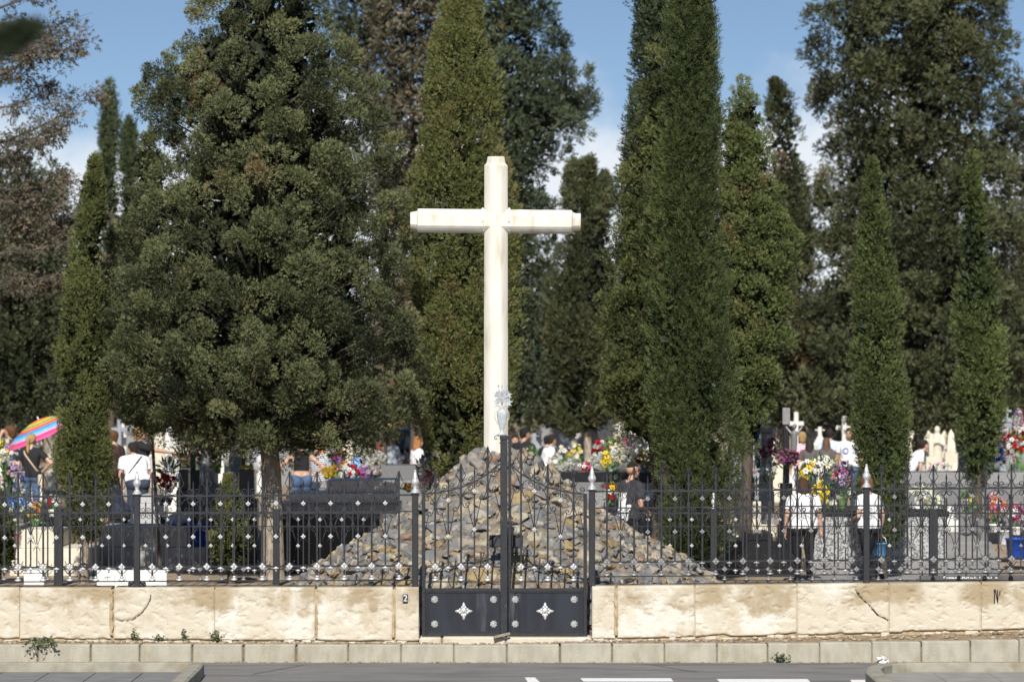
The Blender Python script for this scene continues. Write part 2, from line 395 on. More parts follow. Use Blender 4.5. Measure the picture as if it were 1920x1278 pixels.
MORT = pmat("old_wall_mortar", (.47, .38, .25), (.3, .23, .14), scale=14, rough=.95, bump=.6, bscale=50)
def wall(blocks, label):
    o = empty("stone_wall", (0, 0, 0), label, "wall")
    for k, (a, c) in enumerate(blocks): wall_block(X_(a, 0), X_(c, 0), 3.7 * k + blocks[0][0], o)
    x0, x1 = X_(blocks[0][0] + 1, 0), X_(blocks[-1][1] - 2, 0); b = MB(); n = 40
    for i in range(n):
        a = x0 + (x1 - x0) * i / n; c = x0 + (x1 - x0) * (i + 1) / n
        b.box(a, c + .001, .034, .47, min(pav_z(a), pav_z(c)) - .05, min(wall_top(a), wall_top(c)) - .022, .001)
    b.build("mortar_core", MORT, o)
    # rubble footing under the blocks
    r = MB(); x = x0
    while x < x1:
        s = random.uniform(.05, .16); r.box(x, min(x1, x + s), .004 + random.uniform(0, .04), .06, pav_z(x) - .04, pav_z(x) + random.uniform(.0, .03), .008); x += s * random.uniform(1.0, 1.9)
    r.build("rubble_footing", LIME, o)
    return o
wall([(-560, -362), (-360, -192), (-190, 36), (37.5, 208), (214, 401.5), (403, 590), (595, 736), (742, 785)], "left stretch of low pale limestone wall carrying the small number tile")
wall([(1110.5, 1153), (1158, 1302.5), (1304, 1494), (1495.5, 1666.5), (1668, 1839), (1841, 2010), (2012, 2180), (2182, 2380), (2382, 2560)], "right stretch of low pale limestone wall with a long diagonal crack")
CRACK_SHADE = plain("crack_shade", (.05, .04, .03), .95)  # dark strip paints the shade of the open crack onto the wall face
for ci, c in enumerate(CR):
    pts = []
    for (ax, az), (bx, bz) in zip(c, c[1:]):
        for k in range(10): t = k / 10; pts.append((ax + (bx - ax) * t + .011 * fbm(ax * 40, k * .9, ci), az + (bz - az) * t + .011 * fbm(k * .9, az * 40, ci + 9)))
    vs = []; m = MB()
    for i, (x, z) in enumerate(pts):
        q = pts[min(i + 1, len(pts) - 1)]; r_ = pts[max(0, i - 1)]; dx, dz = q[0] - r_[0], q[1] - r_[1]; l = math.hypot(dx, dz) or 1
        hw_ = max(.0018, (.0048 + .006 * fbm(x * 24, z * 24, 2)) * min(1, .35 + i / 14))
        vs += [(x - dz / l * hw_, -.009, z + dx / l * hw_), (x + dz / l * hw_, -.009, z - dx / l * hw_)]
    m.add(vs, [(2 * i, 2 * i + 1, 2 * i + 3, 2 * i + 2) for i in range(len(pts) - 1)]); o = m.build("crack", CRACK_SHADE)
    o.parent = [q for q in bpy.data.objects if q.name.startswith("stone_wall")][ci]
# mortar smears beside the block joints
for (xx, ya, yb, wd) in ((208, 1104, 1190, 5), (593, 1140, 1196, 3.2), (738, 1150, 1194, 3.5), (1155, 1110, 1190, 5)):
    b = MB(); n = 14; vs = []; 
    for i in range(n + 1):
        y = ya + (yb - ya) * i / n; x = xx + 1.5 * fbm(y * .06, xx, 0); hw = wd * (.7 + .5 * fbm(y * .09, xx, 4))
        for s_ in (-1, -.4, .4, 1): vs.append((X_(x + s_ * hw, 0), .004 if abs(s_) == 1 else -.0085, Z_(y, 0)))
    fs = [(i * 4 + k, i * 4 + k + 1, i * 4 + k + 5, i * 4 + k + 4) for i in range(n) for k in range(3)]
    b.add(vs, [f[::-1] for f in fs], 0, True); o = b.build("mortar_smear", MORT); 
    o.parent = [q for q in bpy.data.objects if q.name.startswith("stone_wall")][0 if xx < 900 else 1]
# threshold under the gate
b = MB(); xa = X_(786, 0)
for (a, c) in ((786, 828), (829.5, 948), (949, 1109)):
    b.box(X_(a, -.02), X_(c, -.02), -.06 + random.uniform(0, .01), .5, .1, Z_(1193.5, 0) + random.uniform(-.004, .004), .02)
t = b.build("threshold_step", LIME); tag(t, "worn pale stone sill under the black double gate", "step")
# number tile, with its figure
t = empty("number_tile", at(760, 1121, 0), "small dark tile with a white figure 2 on the wall beside the gate", "number sign")
b = MB(); b.box(-.03, .03, -.016, -.0, -.05, .05, .004)
b.build("tile", pmat("blue_black_enamel", (.05, .065, .09), (.03, .04, .06), rough=.3), t)
o = link_mesh("figure", text_mesh("2", .11, plain("white_enamel", (.75, .76, .78), .35)), t, (0, -.0175, 0)); o.rotation_euler = (R(90), 0, 0)
# black scribble on the right wall end
b = MB(); ink = plain("black_marker", (.015, .015, .018), .6)
def strokes(mb, lst, Y, r=.006, off=.0):
    for pts in lst: mb.tube([at(x, y, Y) + Vector((0, off, 0)) for x, y in pts], r, 5)
strokes(b, [[(1864, 1131), (1864.5, 1118), (1864, 1105), (1866.5, 1104)], [(1866, 1106), (1868.5, 1116), (1870.5, 1127)], [(1870.5, 1129), (1871, 1116), (1869.5, 1105)], [(1875, 1107), (1874.5, 1115)]], 0, .007, -.004)
tag(b.build("scribble", ink), "black marker scribble on the last blocks at the right of the stone wall", "graffiti")
# pavement islands in front, beyond which the camera stands
def island(pts, inner, label):
    """kerb ring along a polyline of (x,y) ground points: outer edge and inner edge"""
    b = MB(); n = len(pts); vs = []; zt, zi = .15, .05
    for (ox, oy), (ix, iy) in zip(pts, inner):
        mx, my = ox * .85 + ix * .15, oy * .85 + iy * .15; kx, ky = ox * .12 + ix * .88, oy * .12 + iy * .88
        vs += [(ox, oy, -.02), (ox, oy, zt - .02), (mx, my, zt + random.uniform(-.003, .003)), (kx, ky, zt), (ix, iy, zt - .012), (ix, iy, 0)]
    fs = []
    for i in range(n - 1):
        for k in range(5): a = i * 6 + k; fs.append((a, a + 1, a + 7, a + 6))
    b.add(vs, fs); return b
YI = -3.05
xe = X_(384, YI)
lp = [(-12, YI), (-9, YI)] + [(X_(x, YI), YI) for x in (-60, 71, 170, 270)] + [(xe - .12, YI), (xe - .03, YI - .02), (xe, YI - .1), (xe + .02, YI - 1.0), (xe + .05, YI - 8), (xe + .05, -30)]
li = [(-12, YI - .16), (-9, YI - .16)] + [(X_(x, YI), YI - .16) for x in (-60, 71, 170, 270)] + [(xe - .2, YI - .16), (xe - .17, YI - .17), (xe - .15, YI - .2), (xe - .14, YI - 1.0), (xe - .12, YI - 8), (xe - .12, -30)]
ISK = pmat("weathered_kerb_concrete", (0.35, 0.333, 0.27), (0.26, 0.245, 0.2), scale=6, rough=.92, bump=.35, bscale=80, c3=(.25, .2, .13), scale3=4, lo3=.52, hi3=.72)
tag(island(lp, li, "").build("kerb_island_left", ISK), kind="structure").name = "front_kerb"
xr = X_(1612, YI)
rp = [(xr - .1, -30), (xr - .1, YI - 8), (xr - .06, YI - 1.6), (xr - .02, YI - 1.0), (xr + .06, YI - .55), (xr + .2, YI - .22), (xr + .42, YI - .06), (xr + .7, YI), (X_(1820, YI), YI), (9, YI), (12, YI)]
ri = [(xr + .08, -30), (xr + .08, YI - 8), (xr + .12, YI - 1.6), (xr + .15, YI - 1.0), (xr + .22, YI - .62), (xr + .33, YI - .36), (xr + .5, YI - .22), (xr + .72, YI - .17), (X_(1820, YI), YI - .17), (9, YI - .17), (12, YI - .17)]
tag(island(rp, ri, "").build("front_kerb", ISK), kind="structure")
tiles = pmat("grey_paving_tiles", (.22, .215, .21), (.17, .168, .165), scale=4, rough=.85, bump=.25, bscale=70)
b = MB()
for i in range(60):
    for j in range(8):
        x1 = xe - .15 - .52 * i
        if x1 > -12: b.box(x1 - .51, x1, YI - .17 - .52 * (j + 1) + .01, YI - .17 - .52 * j, .0, .05, .004)
b.box(-12, xe - .16, -30, YI - .18 - .52 * 8, 0, .048, .002)
tag(b.build("pavement", tiles), kind="structure")
b = MB()
for i in range(14):
    for j in range(8): b.box(xr + .19 + .6 * i, xr + .785 + .6 * i, YI - .20 - .6 * (j + 1) + .006, YI - .20 - .6 * j, .0, .05, .004)
b.box(xr + .19, 12, -30, YI - .21 - 4.8, 0, .048, .002)
tag(b.build("pavement", pmat("beige_paving_tiles", (.31, .3, .265), (.25, .24, .215), scale=4, rough=.85, bump=.2, bscale=70)), kind="structure")

# wooden wedge, paper scrap
b = MB(); M = Matrix.Translation(at(941, 1190.5, -.1)) @ Matrix.Rotation(R(-13), 4, 'Y') @ Matrix.Rotation(R(6), 4, 'Z')
b.box(-.1, .1, -.03, .03, -.016, .016, .006, M=M)
tag(b.build("wooden_wedge", pmat("weathered_wood", (.33, .29, .23), (.2, .17, .13), scale=20, rough=.85, stretch=(1, 8, 8))), "short grey weathered wood offcut wedged under the gate's middle", "wood block")
b = MB()
for k in range(9):
    c = Vector((X_(1657, -1), -.98, .03)) + Vector((random.uniform(-.05, .05), random.uniform(-.02, .02), random.uniform(-.02, .03)))
    M = Matrix.Rotation(random.uniform(0, 6), 3, Vector((random.random(), random.random(), random.random())))
    b.add([c + M @ Vector(p) for p in ((-.03, -.025, 0), (.03, -.02, .01), (.025, .03, -.005), (-.03, .025, .012), (0, 0, .02))], [(0, 1, 4), (1, 2, 4), (2, 3, 4), (3, 0, 4)])
tag(b.build("paper_scrap", plain("white_paper", (.8, .8, .8), .8)), "crumpled white paper lying on the road against the kerb", "litter")

# weeds
wg = leafmat("weed_green", (.05, .065, .03), (.13, .16, .08))
def weed(x, y, Y, h, wd, n, label, hang=False, zbase=None):
    o = empty("weed", Vector((X_(x, Y), Y, Z_(y, Y) if zbase is None else zbase)), label, "weed")
    st = MB(); V = []; Q = []; T = []
    for k in range(n):
        a = random.uniform(-1, 1); top = Vector((a * wd, random.uniform(-.10, .0), h * random.uniform(.5, 1) * (1 - .4 * abs(a))))
        if hang: top = Vector((a * wd, -.08 - random.random() * .06, -h * random.uniform(.2, 1) + .05))
        pts = [Vector((a * wd * .15, 0, 0)), Vector((a * wd * .5, -.03, top.z * .55 + (.05 if hang else 0))), top]
        st.tube(pts, [.003, .0025, .0015], 4)
        for q in range(11):
            t = .25 + .75 * q / 10; p = pts[0].lerp(pts[1], min(1, t * 2)) if t < .5 else pts[1].lerp(pts[2], t * 2 - 1)
            d = Vector((random.uniform(-1, 1), random.uniform(-1, .3), random.uniform(-.4, .8))).normalized(); l = random.uniform(.015, .035) * (1.7 if hang else 1)
            s_ = d.cross(Vector((random.random() - .5, -1, random.random() - .5))).normalized() * l * .28; i = len(V)
            V += [p, p + d * l * .5 + s_, p + d * l, p + d * l * .5 - s_]; Q.append((i, i + 1, i + 2, i + 3)); T += [random.uniform(.1, .65)] * 4
    st.build("stems", wg, o); link_mesh("leaves", np_mesh("leaves", np.array(V), np.array(Q), [wg], tint=T), o)
weed(78, 1203, -.92, .16, .2, 12, "sprawling weed hanging over the kerb at the left", True)
weed(300, 1197, -.05, .09, .14, 9, "dry low weed below the cracked block of the wall", zbase=pav_z(-4.2))
weed(252, 1192, -.03, .16, .06, 7, "small dry weed just under the curved crack", zbase=pav_z(-4.5))
weed(346, 1196, -.05, .2, .05, 8, "tallest upright weed growing at the foot of the wall", zbase=pav_z(-3.9))
weed(408, 1198, -.06, .16, .11, 14, "bushy weed at the wall joint right of the tallest weed", zbase=pav_z(-3.5))
weed(1462, 1242, -.93, .14, .13, 14, "scrubby weed on the road edge in front of the right kerb")
# ================= wrought-iron fence =================
def arc(c, r0, r1, a0, a1, n=12):
    return [(c[0] + (r0 + (r1 - r0) * i / n) * math.cos(R(a0 + (a1 - a0) * i / n)), 0, c[1] + (r0 + (r1 - r0) * i / n) * math.sin(R(a0 + (a1 - a0) * i / n))) for i in range(n + 1)]
def flower_prof(mb, c, r, n=8, mi=0, d=.012):
    """a cast rosette: petals round a boss, facing -Y"""
    for k in range(n):
        a = 2 * math.pi * k / n; M = Matrix.Rotation(-a, 3, 'Y')
        mb.ball((c[0] + math.cos(a) * r * .66, c[1] - d * .35, c[2] + math.sin(a) * r * .66), (r * .36, d * .7, r * .24), 7, 5, mi, M=M)
    mb.ball((c[0], c[1] - d * .7, c[2]), (r * .4, d, r * .4), 8, 5, mi)
def diamond(mb, c, r, mi=0):
    """small four-pointed cast rosette"""
    for k in range(4):
        a = math.pi / 2 * k; M = Matrix.Rotation(-a, 3, 'Y')
        mb.ball((c[0] + math.cos(a) * r * .5, c[1] - .01, c[2] + math.sin(a) * r * .5), (r * .56, .012, r * .36), 7, 5, mi, M=M)
    for k in range(4):
        a = math.pi / 2 * k + math.pi / 4; mb.ball((c[0] + math.cos(a) * r * .5, c[1] - .013, c[2] + math.sin(a) * r * .5), (r * .26, .01, r * .26), 6, 4, mi)
    mb.ball((c[0], c[1] - .022, c[2]), r * .27, 7, 5, mi)
def spear(mb, w0, w1, hw):
    mb.add([(0, -.006, w0 - .01), (hw, 0, w0 + .022), (0, .006, w0 - .01), (-hw, 0, w0 + .022), (0, 0, w1), (0, -.007, w0 + .022), (0, .007, w0 + .022)],
           [(0, 1, 5), (0, 5, 3), (1, 4, 5), (5, 4, 3), (2, 6, 1), (2, 3, 6), (1, 6, 4), (6, 3, 4)])
B_ = .011
def bar(mb, w0, w1, h=B_): mb.box(-h, h, -h, h, w0, w1, .002)
W1, W2, W3, W4 = 1.082, .886, .24, .07
def tall_meshes(top=1.386, rail=W1, low=.09):
    m = MB(); bar(m, low, top - .10); spear(m, top - .11, top, .0135)
    for s in (-1, 1):   # open lozenge below the point, ending in a scroll that rests on the rail
        pts = [(s * .004, 0, top - .02), (s * .02, 0, top - .075), (s * .036, 0, top - .12), (s * .054, 0, top - .16), (s * .03, 0, top - .195), (s * .014, 0, top - .225)]
        m.tube(pts, .005, 5)
    return m
def half_scrolls(m, q, top, rail, rail2, s, short_dx):
    """scrollwork between a tall bar (x=0) and the short bar at x=s*q/2"""
    h = q / 2; c = (s * (h - .042), rail + .066)
    f = lambda pts: [(s * (x), 0, z) for x, _, z in pts]
    # upper: U from the tall bar down to the rail and up into a volute beside the short bar
    top_in = [(.012, 0, top - .2), (.016, 0, rail + .075), (.04, 0, rail + .022), (.075, 0, rail + .012)]
    vol = arc((h - .047, rail + .052), .038, .010, -100, 330, 20)
    m.tube(f(top_in + vol), .0055, 5)
    # between the rails: S-scroll
    vol1 = arc((h - .05, rail - .055), .012, .036, -300, 80, 16)
    mid = [(h - .085, 0, rail - .035), (.028, 0, rail - .085), (.014, 0, rail - .125)]
    m.tube(f(vol1 + mid), .0055, 5)
    mid2 = [(.012, 0, rail - .13), (.016, 0, rail - .20), (.036, 0, rail - .245)]
    vol2 = arc((.07, rail - .235), .036, .010, -160, 250, 16)
    m.tube(f(mid2 + vol2), .0055, 5)
    # rod of the V down to the rosette on the short bar
    m.tube(f([(.075, 0, rail - .245), (h - .004, 0, rail - .5)]), .0055, 5)
    m.tube(f([(h - .004, 0, rail - .49), (h - .05, 0, rail - .56)]), .005, 5)
def crescents(m):
    for sx in (-1, 1):
        m.tube([(sx * .012, 0, W3 - .075), (sx * .035, 0, W3 - .062), (sx * .055, 0, W3 - .035), (sx * .07, 0, W3 - .03)], .005, 5)
        m.tube([(sx * .012, 0, W3 + .045), (sx * .035, 0, W3 + .03), (sx * .05, 0, W3 + .05), (sx * .06, 0, W3 + .075)], .005, 5)
        m.tube([(sx * .02, 0, W3 + .005), (sx * .05, 0, W3 + .02), (sx * .085, 0, W3 + .012)], .005, 5)
FM = {}
def fence_meshes(key, iron, sil):
    d = {}
    q = .325
    m = tall_meshes(); crescents(m)
    for s in (-1, 1): half_scrolls(m, q, 1.386, W1, W2, s, q / 2)
    d["picket"] = m.mesh("picket", iron)
    # pickets at a run's ends keep only one side
    for s, nm in ((-1, "L"), (1, "R")):
        m = tall_meshes(); crescents(m); half_scrolls(m, q, 1.386, W1, W2, s, q / 2); d["picket" + nm] = m.mesh("picket", iron)
    m = MB(); bar(m, .17, 1.19, .0085); spear(m, 1.185, 1.272, .013); d["short_bar"] = m.mesh("short_bar", iron)
    m = MB(); diamond(m, (0, -.012, 0), .031); d["rosette"] = m.mesh("rosette", sil)
    m = MB(); diamond(m, (0, -.014, 0), .044); d["big_rosette"] = m.mesh("rosette", sil)
    m = MB(); m.lathe([(.034, 0), (.036, .008), (.016, .016), (.014, .03), (.03, .04), (.012, .055)], n=8); m.ball((0, -.01, .012), (.045, .012, .012), 8, 5); d["foot"] = m.mesh("foot_ornament", sil)
    m = MB(); m.lathe([(.006, -.05), (.012, -.03), (.009, -.015), (.022, 0), (.012, .02)], n=8); m.ball((0, -.01, .0), (.04, .01, .012), 8, 5); d["pendant"] = m.mesh("pendant", sil)
    FM[key] = d; return d
fence_meshes("bright", IRON, SILVER); fence_meshes("dull", IRON, DULL)
def picket(parent, x, y, z, key, kind="picket"):
    d = FM[key]; o = link_mesh("picket", d[kind], parent, (x, y, z))
    link_mesh("rosette", d["big_rosette"], o, (0, 0, W3)); link_mesh("foot_ornament", d["foot"], o, (0, 0, .078))
def short(parent, x, y, z, key, rs=(.987, .595, .24)):
    d = FM[key]; o = link_mesh("short_bar", d["short_bar"], parent, (x, y, z))
    for k in rs[:2]: link_mesh("rosette", d["rosette"], o, (0, 0, k))
    link_mesh("pendant", d["pendant"], o, (0, 0, .22))
FIN = MB(); FIN.lathe([(.058, 0), (.058, .012), (.045, .02), (.03, .045), (.022, .06), (.03, .068), (.022, .076), (.034, .095), (.048, .118), (.05, .135), (.044, .155), (.03, .172), (.026, .18), (.034, .186), (.026, .194), (.018, .24), (.012, .262), (.016, .268), (.006, .278)], n=16)
FINM = FIN.mesh("finial", SILVER)
SF = MB(); SF.lathe([(.034, 0), (.034, .02), (.016, .045), (.013, .06), (.026, .072), (.04, .1), (.036, .13), (.018, .155), (.026, .165), (.016, .175), (.014, .21), (.02, .222), (.006, .25)], n=14)
SFM = SF.mesh("finial", SILVER)
def post(parent, x, y, z, h=1.10, hw=.037, fin=FINM, flare=True, zb=-.01):
    m = MB(); m.box(-hw, hw, -hw, hw, zb, h, .006); 
    if fin is FINM: m.box(-hw - .01, hw + .01, -hw - .01, hw + .01, h - .012, h + .004, .003)
    if flare:
        for s in (-1, 1):
            m.ball((s * (hw + .03), 0, .05), (.04, .02, .022), 8, 5); m.ball((s * (hw + .05), 0, .028), (.022, .018, .026), 8, 5); m.ball((s * (hw + .02), 0, .015), (.03, .022, .016), 8, 5)
    o = m.build("post", IRON, parent, (x, y, z))
    if fin is not None: link_mesh("finial", fin, o, (0, 0, h + .005))
    return o
def rails(parent, x0, x1, y, zf, ws=(W1, W2, W3, W4), hs=(.011, .008, .011, .007), n=14):
    for w_, h in zip(ws, hs):
        m = MB(); pts = [(x0 + (x1 - x0) * i / n, y, zf(x0 + (x1 - x0) * i / n) + w_) for i in range(n + 1)]
        m.tube(pts, h * 1.35, 4, smooth=False); m.build("rail", IRON, parent)
YF = .14
zl = lambda x: wall_top(x) + .006 + (-.012 + .016 * (x * 158 + 960) / 780)
f1 = empty("iron_fence", (0, 0, 0), "left run of black wrought-iron fence on the wall, its rosettes painted bright silver", "fence")
talls = [-366, -316, -216, -166, -116, -66, -16, 34, 81, 131, 179.5, 228.5, 285.5, 336.5, 388, 439, 492, 543, 594.5, 645.5, 697, 748]
rails(f1, X_(-390, YF), X_(779, YF), YF, zl)
for i, t in enumerate(talls):
    x = X_(t, YF); picket(f1, x, YF, zl(x), "bright", "pickets"[:6] if t not in (228.5, 285.5, 748) else ("picketL" if t == 228.5 else "picketR" if t == 285.5 else "picketL"))
    if i + 1 < len(talls) and t != 228.5:
        xm = X_((t + talls[i + 1]) / 2, YF); short(f1, xm, YF, zl(xm), "bright")
for t in (257, -264): x = X_(t, YF); post(f1, x, YF - .01, zl(x))
x = X_(778.5, YF); post(f1, x, YF - .01, zl(x), flare=False, zb=-.02)
f2 = empty("iron_fence", (0, 0, 0), "right run of black wrought-iron fence on the wall, its rosettes dull and worn", "fence")
zr = lambda x: wall_top(x) + .006 + .034 - .012 * ((x * 158 + 960 - 1110) / 810)
talls = [1138 + 51 * k for k in range(10)] + [1652.5 + 48.8 * k for k in range(14)]
rails(f2, X_(1109, YF), X_(2330, YF), YF, zr)
for i, t in enumerate(talls):
    x = X_(t, YF); picket(f2, x, YF, zr(x), "dull", "picketR" if t in (1138, 1652.5) else "picketL" if t == 1597 else "picket")
    if i + 1 < len(talls) and t != 1597:
        xm = X_((t + talls[i + 1]) / 2, YF); short(f2, xm, YF, zr(xm), "dull")
x = X_(1110, YF); post(f2, x, YF - .01, zr(x), flare=False, zb=-.05)
x = X_(1624.5, YF); post(f2, x, YF - .01, zr(x), flare=False, zb=-.04)
for pxx in (1337, 1550, 1876):   # small feet of the bottom rail, one rusty
    pass
# the rear fence, behind the mound
YR = 13.5
f3 = empty("iron_fence", (0, 0, 0), "rear run of iron fence behind the rock mound, standing on the ground with thick posts", "fence")
zz = lambda x: .215
rails(f3, X_(-130, YR), X_(2060, YR), YR, zz, n=3)
posts = [-300, 110, 518, 928, 1338, 1750, 2160]
for a, c in zip(posts, posts[1:]):
    n = 10; st = (c - a) / n
    for k in range(n):
        t = a + st * (k + .5); x = X_(t, YR)
        if not -90 < t < 2010: continue
        picket(f3, x, YR, zz(x), "dull")
        if k < n - 1: xm = X_(t + st / 2, YR); short(f3, xm, YR, zz(xm), "bright" if t < 1650 else "dull")
for t, fin in ((110, None), (518, SFM), (928, SFM), (1338, SFM), (1750, None)):
    x = X_(t, YR); post(f3, x, YR, zz(x), 1.14, .05 if fin else .065, fin, False)
# ================= the double gate =================
def gate_z(xp):   # curved top rail of the gate, px
    t = max(0, min(1, (xp - 793) / 146)); return 926 - 12 * t - 46 * t ** 2.6
YG = .16
def gate_leaf(mirror, label):
    g = empty("gate_leaf", (0, 0, 0), label, "gate")
    mx = (lambda xp: 1891.5 - xp) if mirror else (lambda xp: xp)   # mirrored about 945.75
    xs_ = lambda xp: X_(mx(xp), YG); dz = -.0 if mirror else 0
    zy = lambda y: Z_(y, YG)
    def boxpx(mb, xa, xb, ya, yb, y0, y1, c=.003):
        a, b_ = sorted((xs_(xa), xs_(xb))); mb.box(a, b_, y0, y1, zy(yb), zy(ya), c)
    # frame
    m = MB(); boxpx(m, 791, 797.5, 925, 1192.5, YG - .02, YG + .02)
    boxpx(m, 797.5, 937, 1102, 1108.5, YG - .018, YG + .018); boxpx(m, 797.5, 937, 1185, 1192, YG - .018, YG + .018)
    m.build("frame", IRON, g)
    m = MB()
    if not mirror:
        boxpx(m, 938, 951.5, 824, 1192.5, YG - .045, YG + .02, .004); boxpx(m, 937, 952.5, 816, 824, YG - .05, YG + .025, .003); boxpx(m, 936.5, 953, 829, 831, YG - .048, YG + .022, .001)
        m.tube([Vector(p) + Vector((xs_(936), YG - .03, zy(817))) for p in [(0, 0, 0), (-.03, 0, .008), (-.055, 0, -.008), (-.05, 0, -.04), (-.03, 0, -.038), (-.034, 0, -.02)]], .006, 6)
    else:
        boxpx(m, 933, 938.5, 818, 1192.5, YG - .0, YG + .03, .003)
    m.build("meeting_stile", IRON, g)
    # solid lower plate with its moulding
    m = MB(); boxpx(m, 797, 938, 1107, 1187, YG - .004, YG + .004, .001); m.build("plate", IRONP, g)
    m = MB()
    for (xa, xb, ya, yb) in ((799, 936, 1108.6, 1110.5), (799, 936, 1183, 1185), (798, 800, 1108.6, 1185), (935, 937, 1108.6, 1185)): boxpx(m, xa, xb, ya, yb, YG - .014, YG - .003, .002)
    m.build("plate_moulding", IRON, g)
    for (xp, yp) in ((815, 1123), (925.5, 1123), (815, 1169), (925.5, 1169)):
        m = MB(); flower_prof(m, (0, 0, 0), .037, 8, 0, .014)
        for k in range(8): a = 2 * math.pi * (k + .5) / 8; m.ball((math.cos(a) * .038, -.004, math.sin(a) * .038), .008, 6, 4)
        m.build("rosette", SILVER, g, (xs_(xp), YG - .006, zy(yp)))
    m = MB()
    for k in range(4):
        a = math.pi / 2 * k; M = Matrix.Rotation(-a, 3, 'Y')
        m.ball((math.cos(a) * .062, -.004, math.sin(a) * .062), (.042, .013, .02), 8, 5, M=M); m.ball((math.cos(a) * .092, -.004, math.sin(a) * .092), (.016, .008, .008), 6, 4, M=M)
    for k in range(8): a = 2 * math.pi * (k + .5) / 8; m.ball((math.cos(a) * .048, -.008, math.sin(a) * .048), (.019, .013, .019), 7, 5)
    m.ball((0, -.018, 0), .016, 8, 5); m.ball((0, -.006, 0), (.04, .01, .04), 9, 5)
    m.build("star_ornament", SILVER, g, (xs_(869.5), YG - .006, zy(1145)))
    # rails
    m = MB(); m.tube([(xs_(xp), YG, zy(gate_z(xp))) for xp in np.linspace(794, 938, 22)], .013, 4, smooth=False); m.build("curved_rail", IRON, g)
    for yp, r in ((1062, .013), (1090, .009)):
        m = MB(); m.tube([(xs_(796), YG, zy(yp)), (xs_(938), YG, zy(yp))], r, 4, smooth=False); m.build("rail", IRON, g)
    sgn = -1 if mirror else 1
    # bars: (px, tip)
    bars = [(816, 878, 1), (840.5, 891, 0), (864.5, 867, 1), (889.5, 873, 0), (914.5, 834, 1)]
    for xp, tip, tall in bars:
        m = MB(); x = xs_(xp); top = zy(tip) ; lo = zy(1085) if tall else zy(1072); h = B_ if tall else .0085; rl = zy(gate_z(xp))
        m.box(-h, h, -h, h, lo - rl, top - .1 - rl, .002)
        k = MB(); spear(k, top - .11 - rl, top - rl, .0135 if tall else .011); m.add(k.v, k.f)
        if tall:
            for s in (-1, 1): m.tube([(s * .004, 0, top - rl - .02), (s * .022, 0, top - rl - .08), (s * .054, 0, top - rl - .15), (s * .03, 0, top - rl - .19), (s * .014, 0, top - rl - .225)], .005, 5)
        o = m.build("picket" if tall else "short_bar", IRON, g, (x, YG, rl))
        d = FM["bright"]
        if tall: link_mesh("rosette", d["big_rosette"], o, (0, 0, zy(1062) - rl)); link_mesh("foot_ornament", d["foot"], o, (0, 0, zy(1088) - rl))
        else:
            for dzp in (18 if xp < 860 else 18, 86 if xp < 860 else 90): link_mesh("rosette", d["rosette"], o, (0, 0, -dzp / 158))
            link_mesh("pendant", d["pendant"], o, (0, 0, zy(1064) - rl))
    # scrollwork following the curved rail
    cols = [793] + [b_[0] for b_ in bars] + [938]
    for i, (xa, xb) in enumerate(zip(cols, cols[1:])):
        m = MB()
        talle = xa if (i in (1, 3, 5)) else xb; shorte = xb if talle == xa else xa
        s = 1 if shorte > talle else -1
        hpx = abs(xb - xa); h = hpx / 158
        ra = zy(gate_z(talle)); slope = (zy(gate_z(shorte)) - ra) / h
        f = lambda pts: [(xs_(talle) + sgn * s * x, YG, ra + z + slope * x) for x, _, z in pts]
        m.tube(f([(.012, 0, .19), (.014, 0, .075), (.035, 0, .022), (.07, 0, .012)] + arc((h - .047, .052), .036, .010, -100, 330, 20)), .0055, 5)
        m.tube(f(arc((h - .05, -.055), .012, .036, -300, 80, 16) + [(h - .085, 0, -.035), (.028, 0, -.085), (.014, 0, -.125)]), .0055, 5)
        m.tube(f([(.012, 0, -.13), (.016, 0, -.20), (.036, 0, -.245)] + arc((.07, -.235), .036, .010, -160, 250, 16)), .0055, 5)
        m.tube(f([(.078, 0, -.245), (h - .004, 0, -.56)]), .0055, 5); m.tube(f([(h - .004, 0, -.55), (h - .05, 0, -.62)]), .005, 5)
        m.build("scroll", IRON, g)
    for xp, tip, tall in bars:
        if tall:
            m = MB(); k = MB(); crescents(k); m.add([(v[0] + xs_(xp), v[1] + YG, v[2] - W3 + zy(1062)) for v in k.v], k.f, 0, True)
            m.build("crescent", IRON, g)
    if not mirror:  # cast vase of lilies crowning the meeting stile
        vz = empty("vase_ornament", Vector((X_(941, YG), YG - .012, zy(816)))); vz.parent = g; vz.scale = (.84, .8, .8)
        m = MB(); u = 1 / 158.
        m.lathe([(.062, 0), (.062, .02), (.03, .045), (.024, .07), (.03, .09), (.05, .17), (.068, .26), (.072, .32), (.06, .36), (.034, .385), (.03, .41), (.045, .435)], n=14, sy=.45)
        for s in (-1, 1): m.tube([(s * .06, 0, .345), (s * .09, 0, .36), (s * .1, 0, .33), (s * .1, 0, .26), (s * .075, 0, .2), (s * .052, 0, .18), (s * .07, 0, .165)], .007, 6)
        m.build("vase", VASE, vz)
        m = MB()
        def lily(c, ang, sz):
            for k in range(5):
                a = R(ang + (k - 2) * 34); d_ = Vector((math.sin(a), 0, math.cos(a))); sd = Vector((d_.z, 0, -d_.x))
                c_ = Vector(c); m.add([c_, c_ + d_ * sz * .5 + sd * sz * .2 + Vector((0, -.018, 0)), c_ + d_ * sz * (1 if k != 2 else .8) + Vector((0, -.03, 0)), c_ + d_ * sz * .5 - sd * sz * .2 + Vector((0, -.018, 0)), c_ + d_ * sz * .5 + Vector((0, -.001, 0))],
                      [(0, 1, 4), (1, 2, 4), (2, 3, 4), (3, 0, 4), (1, 0, 3, 2)])
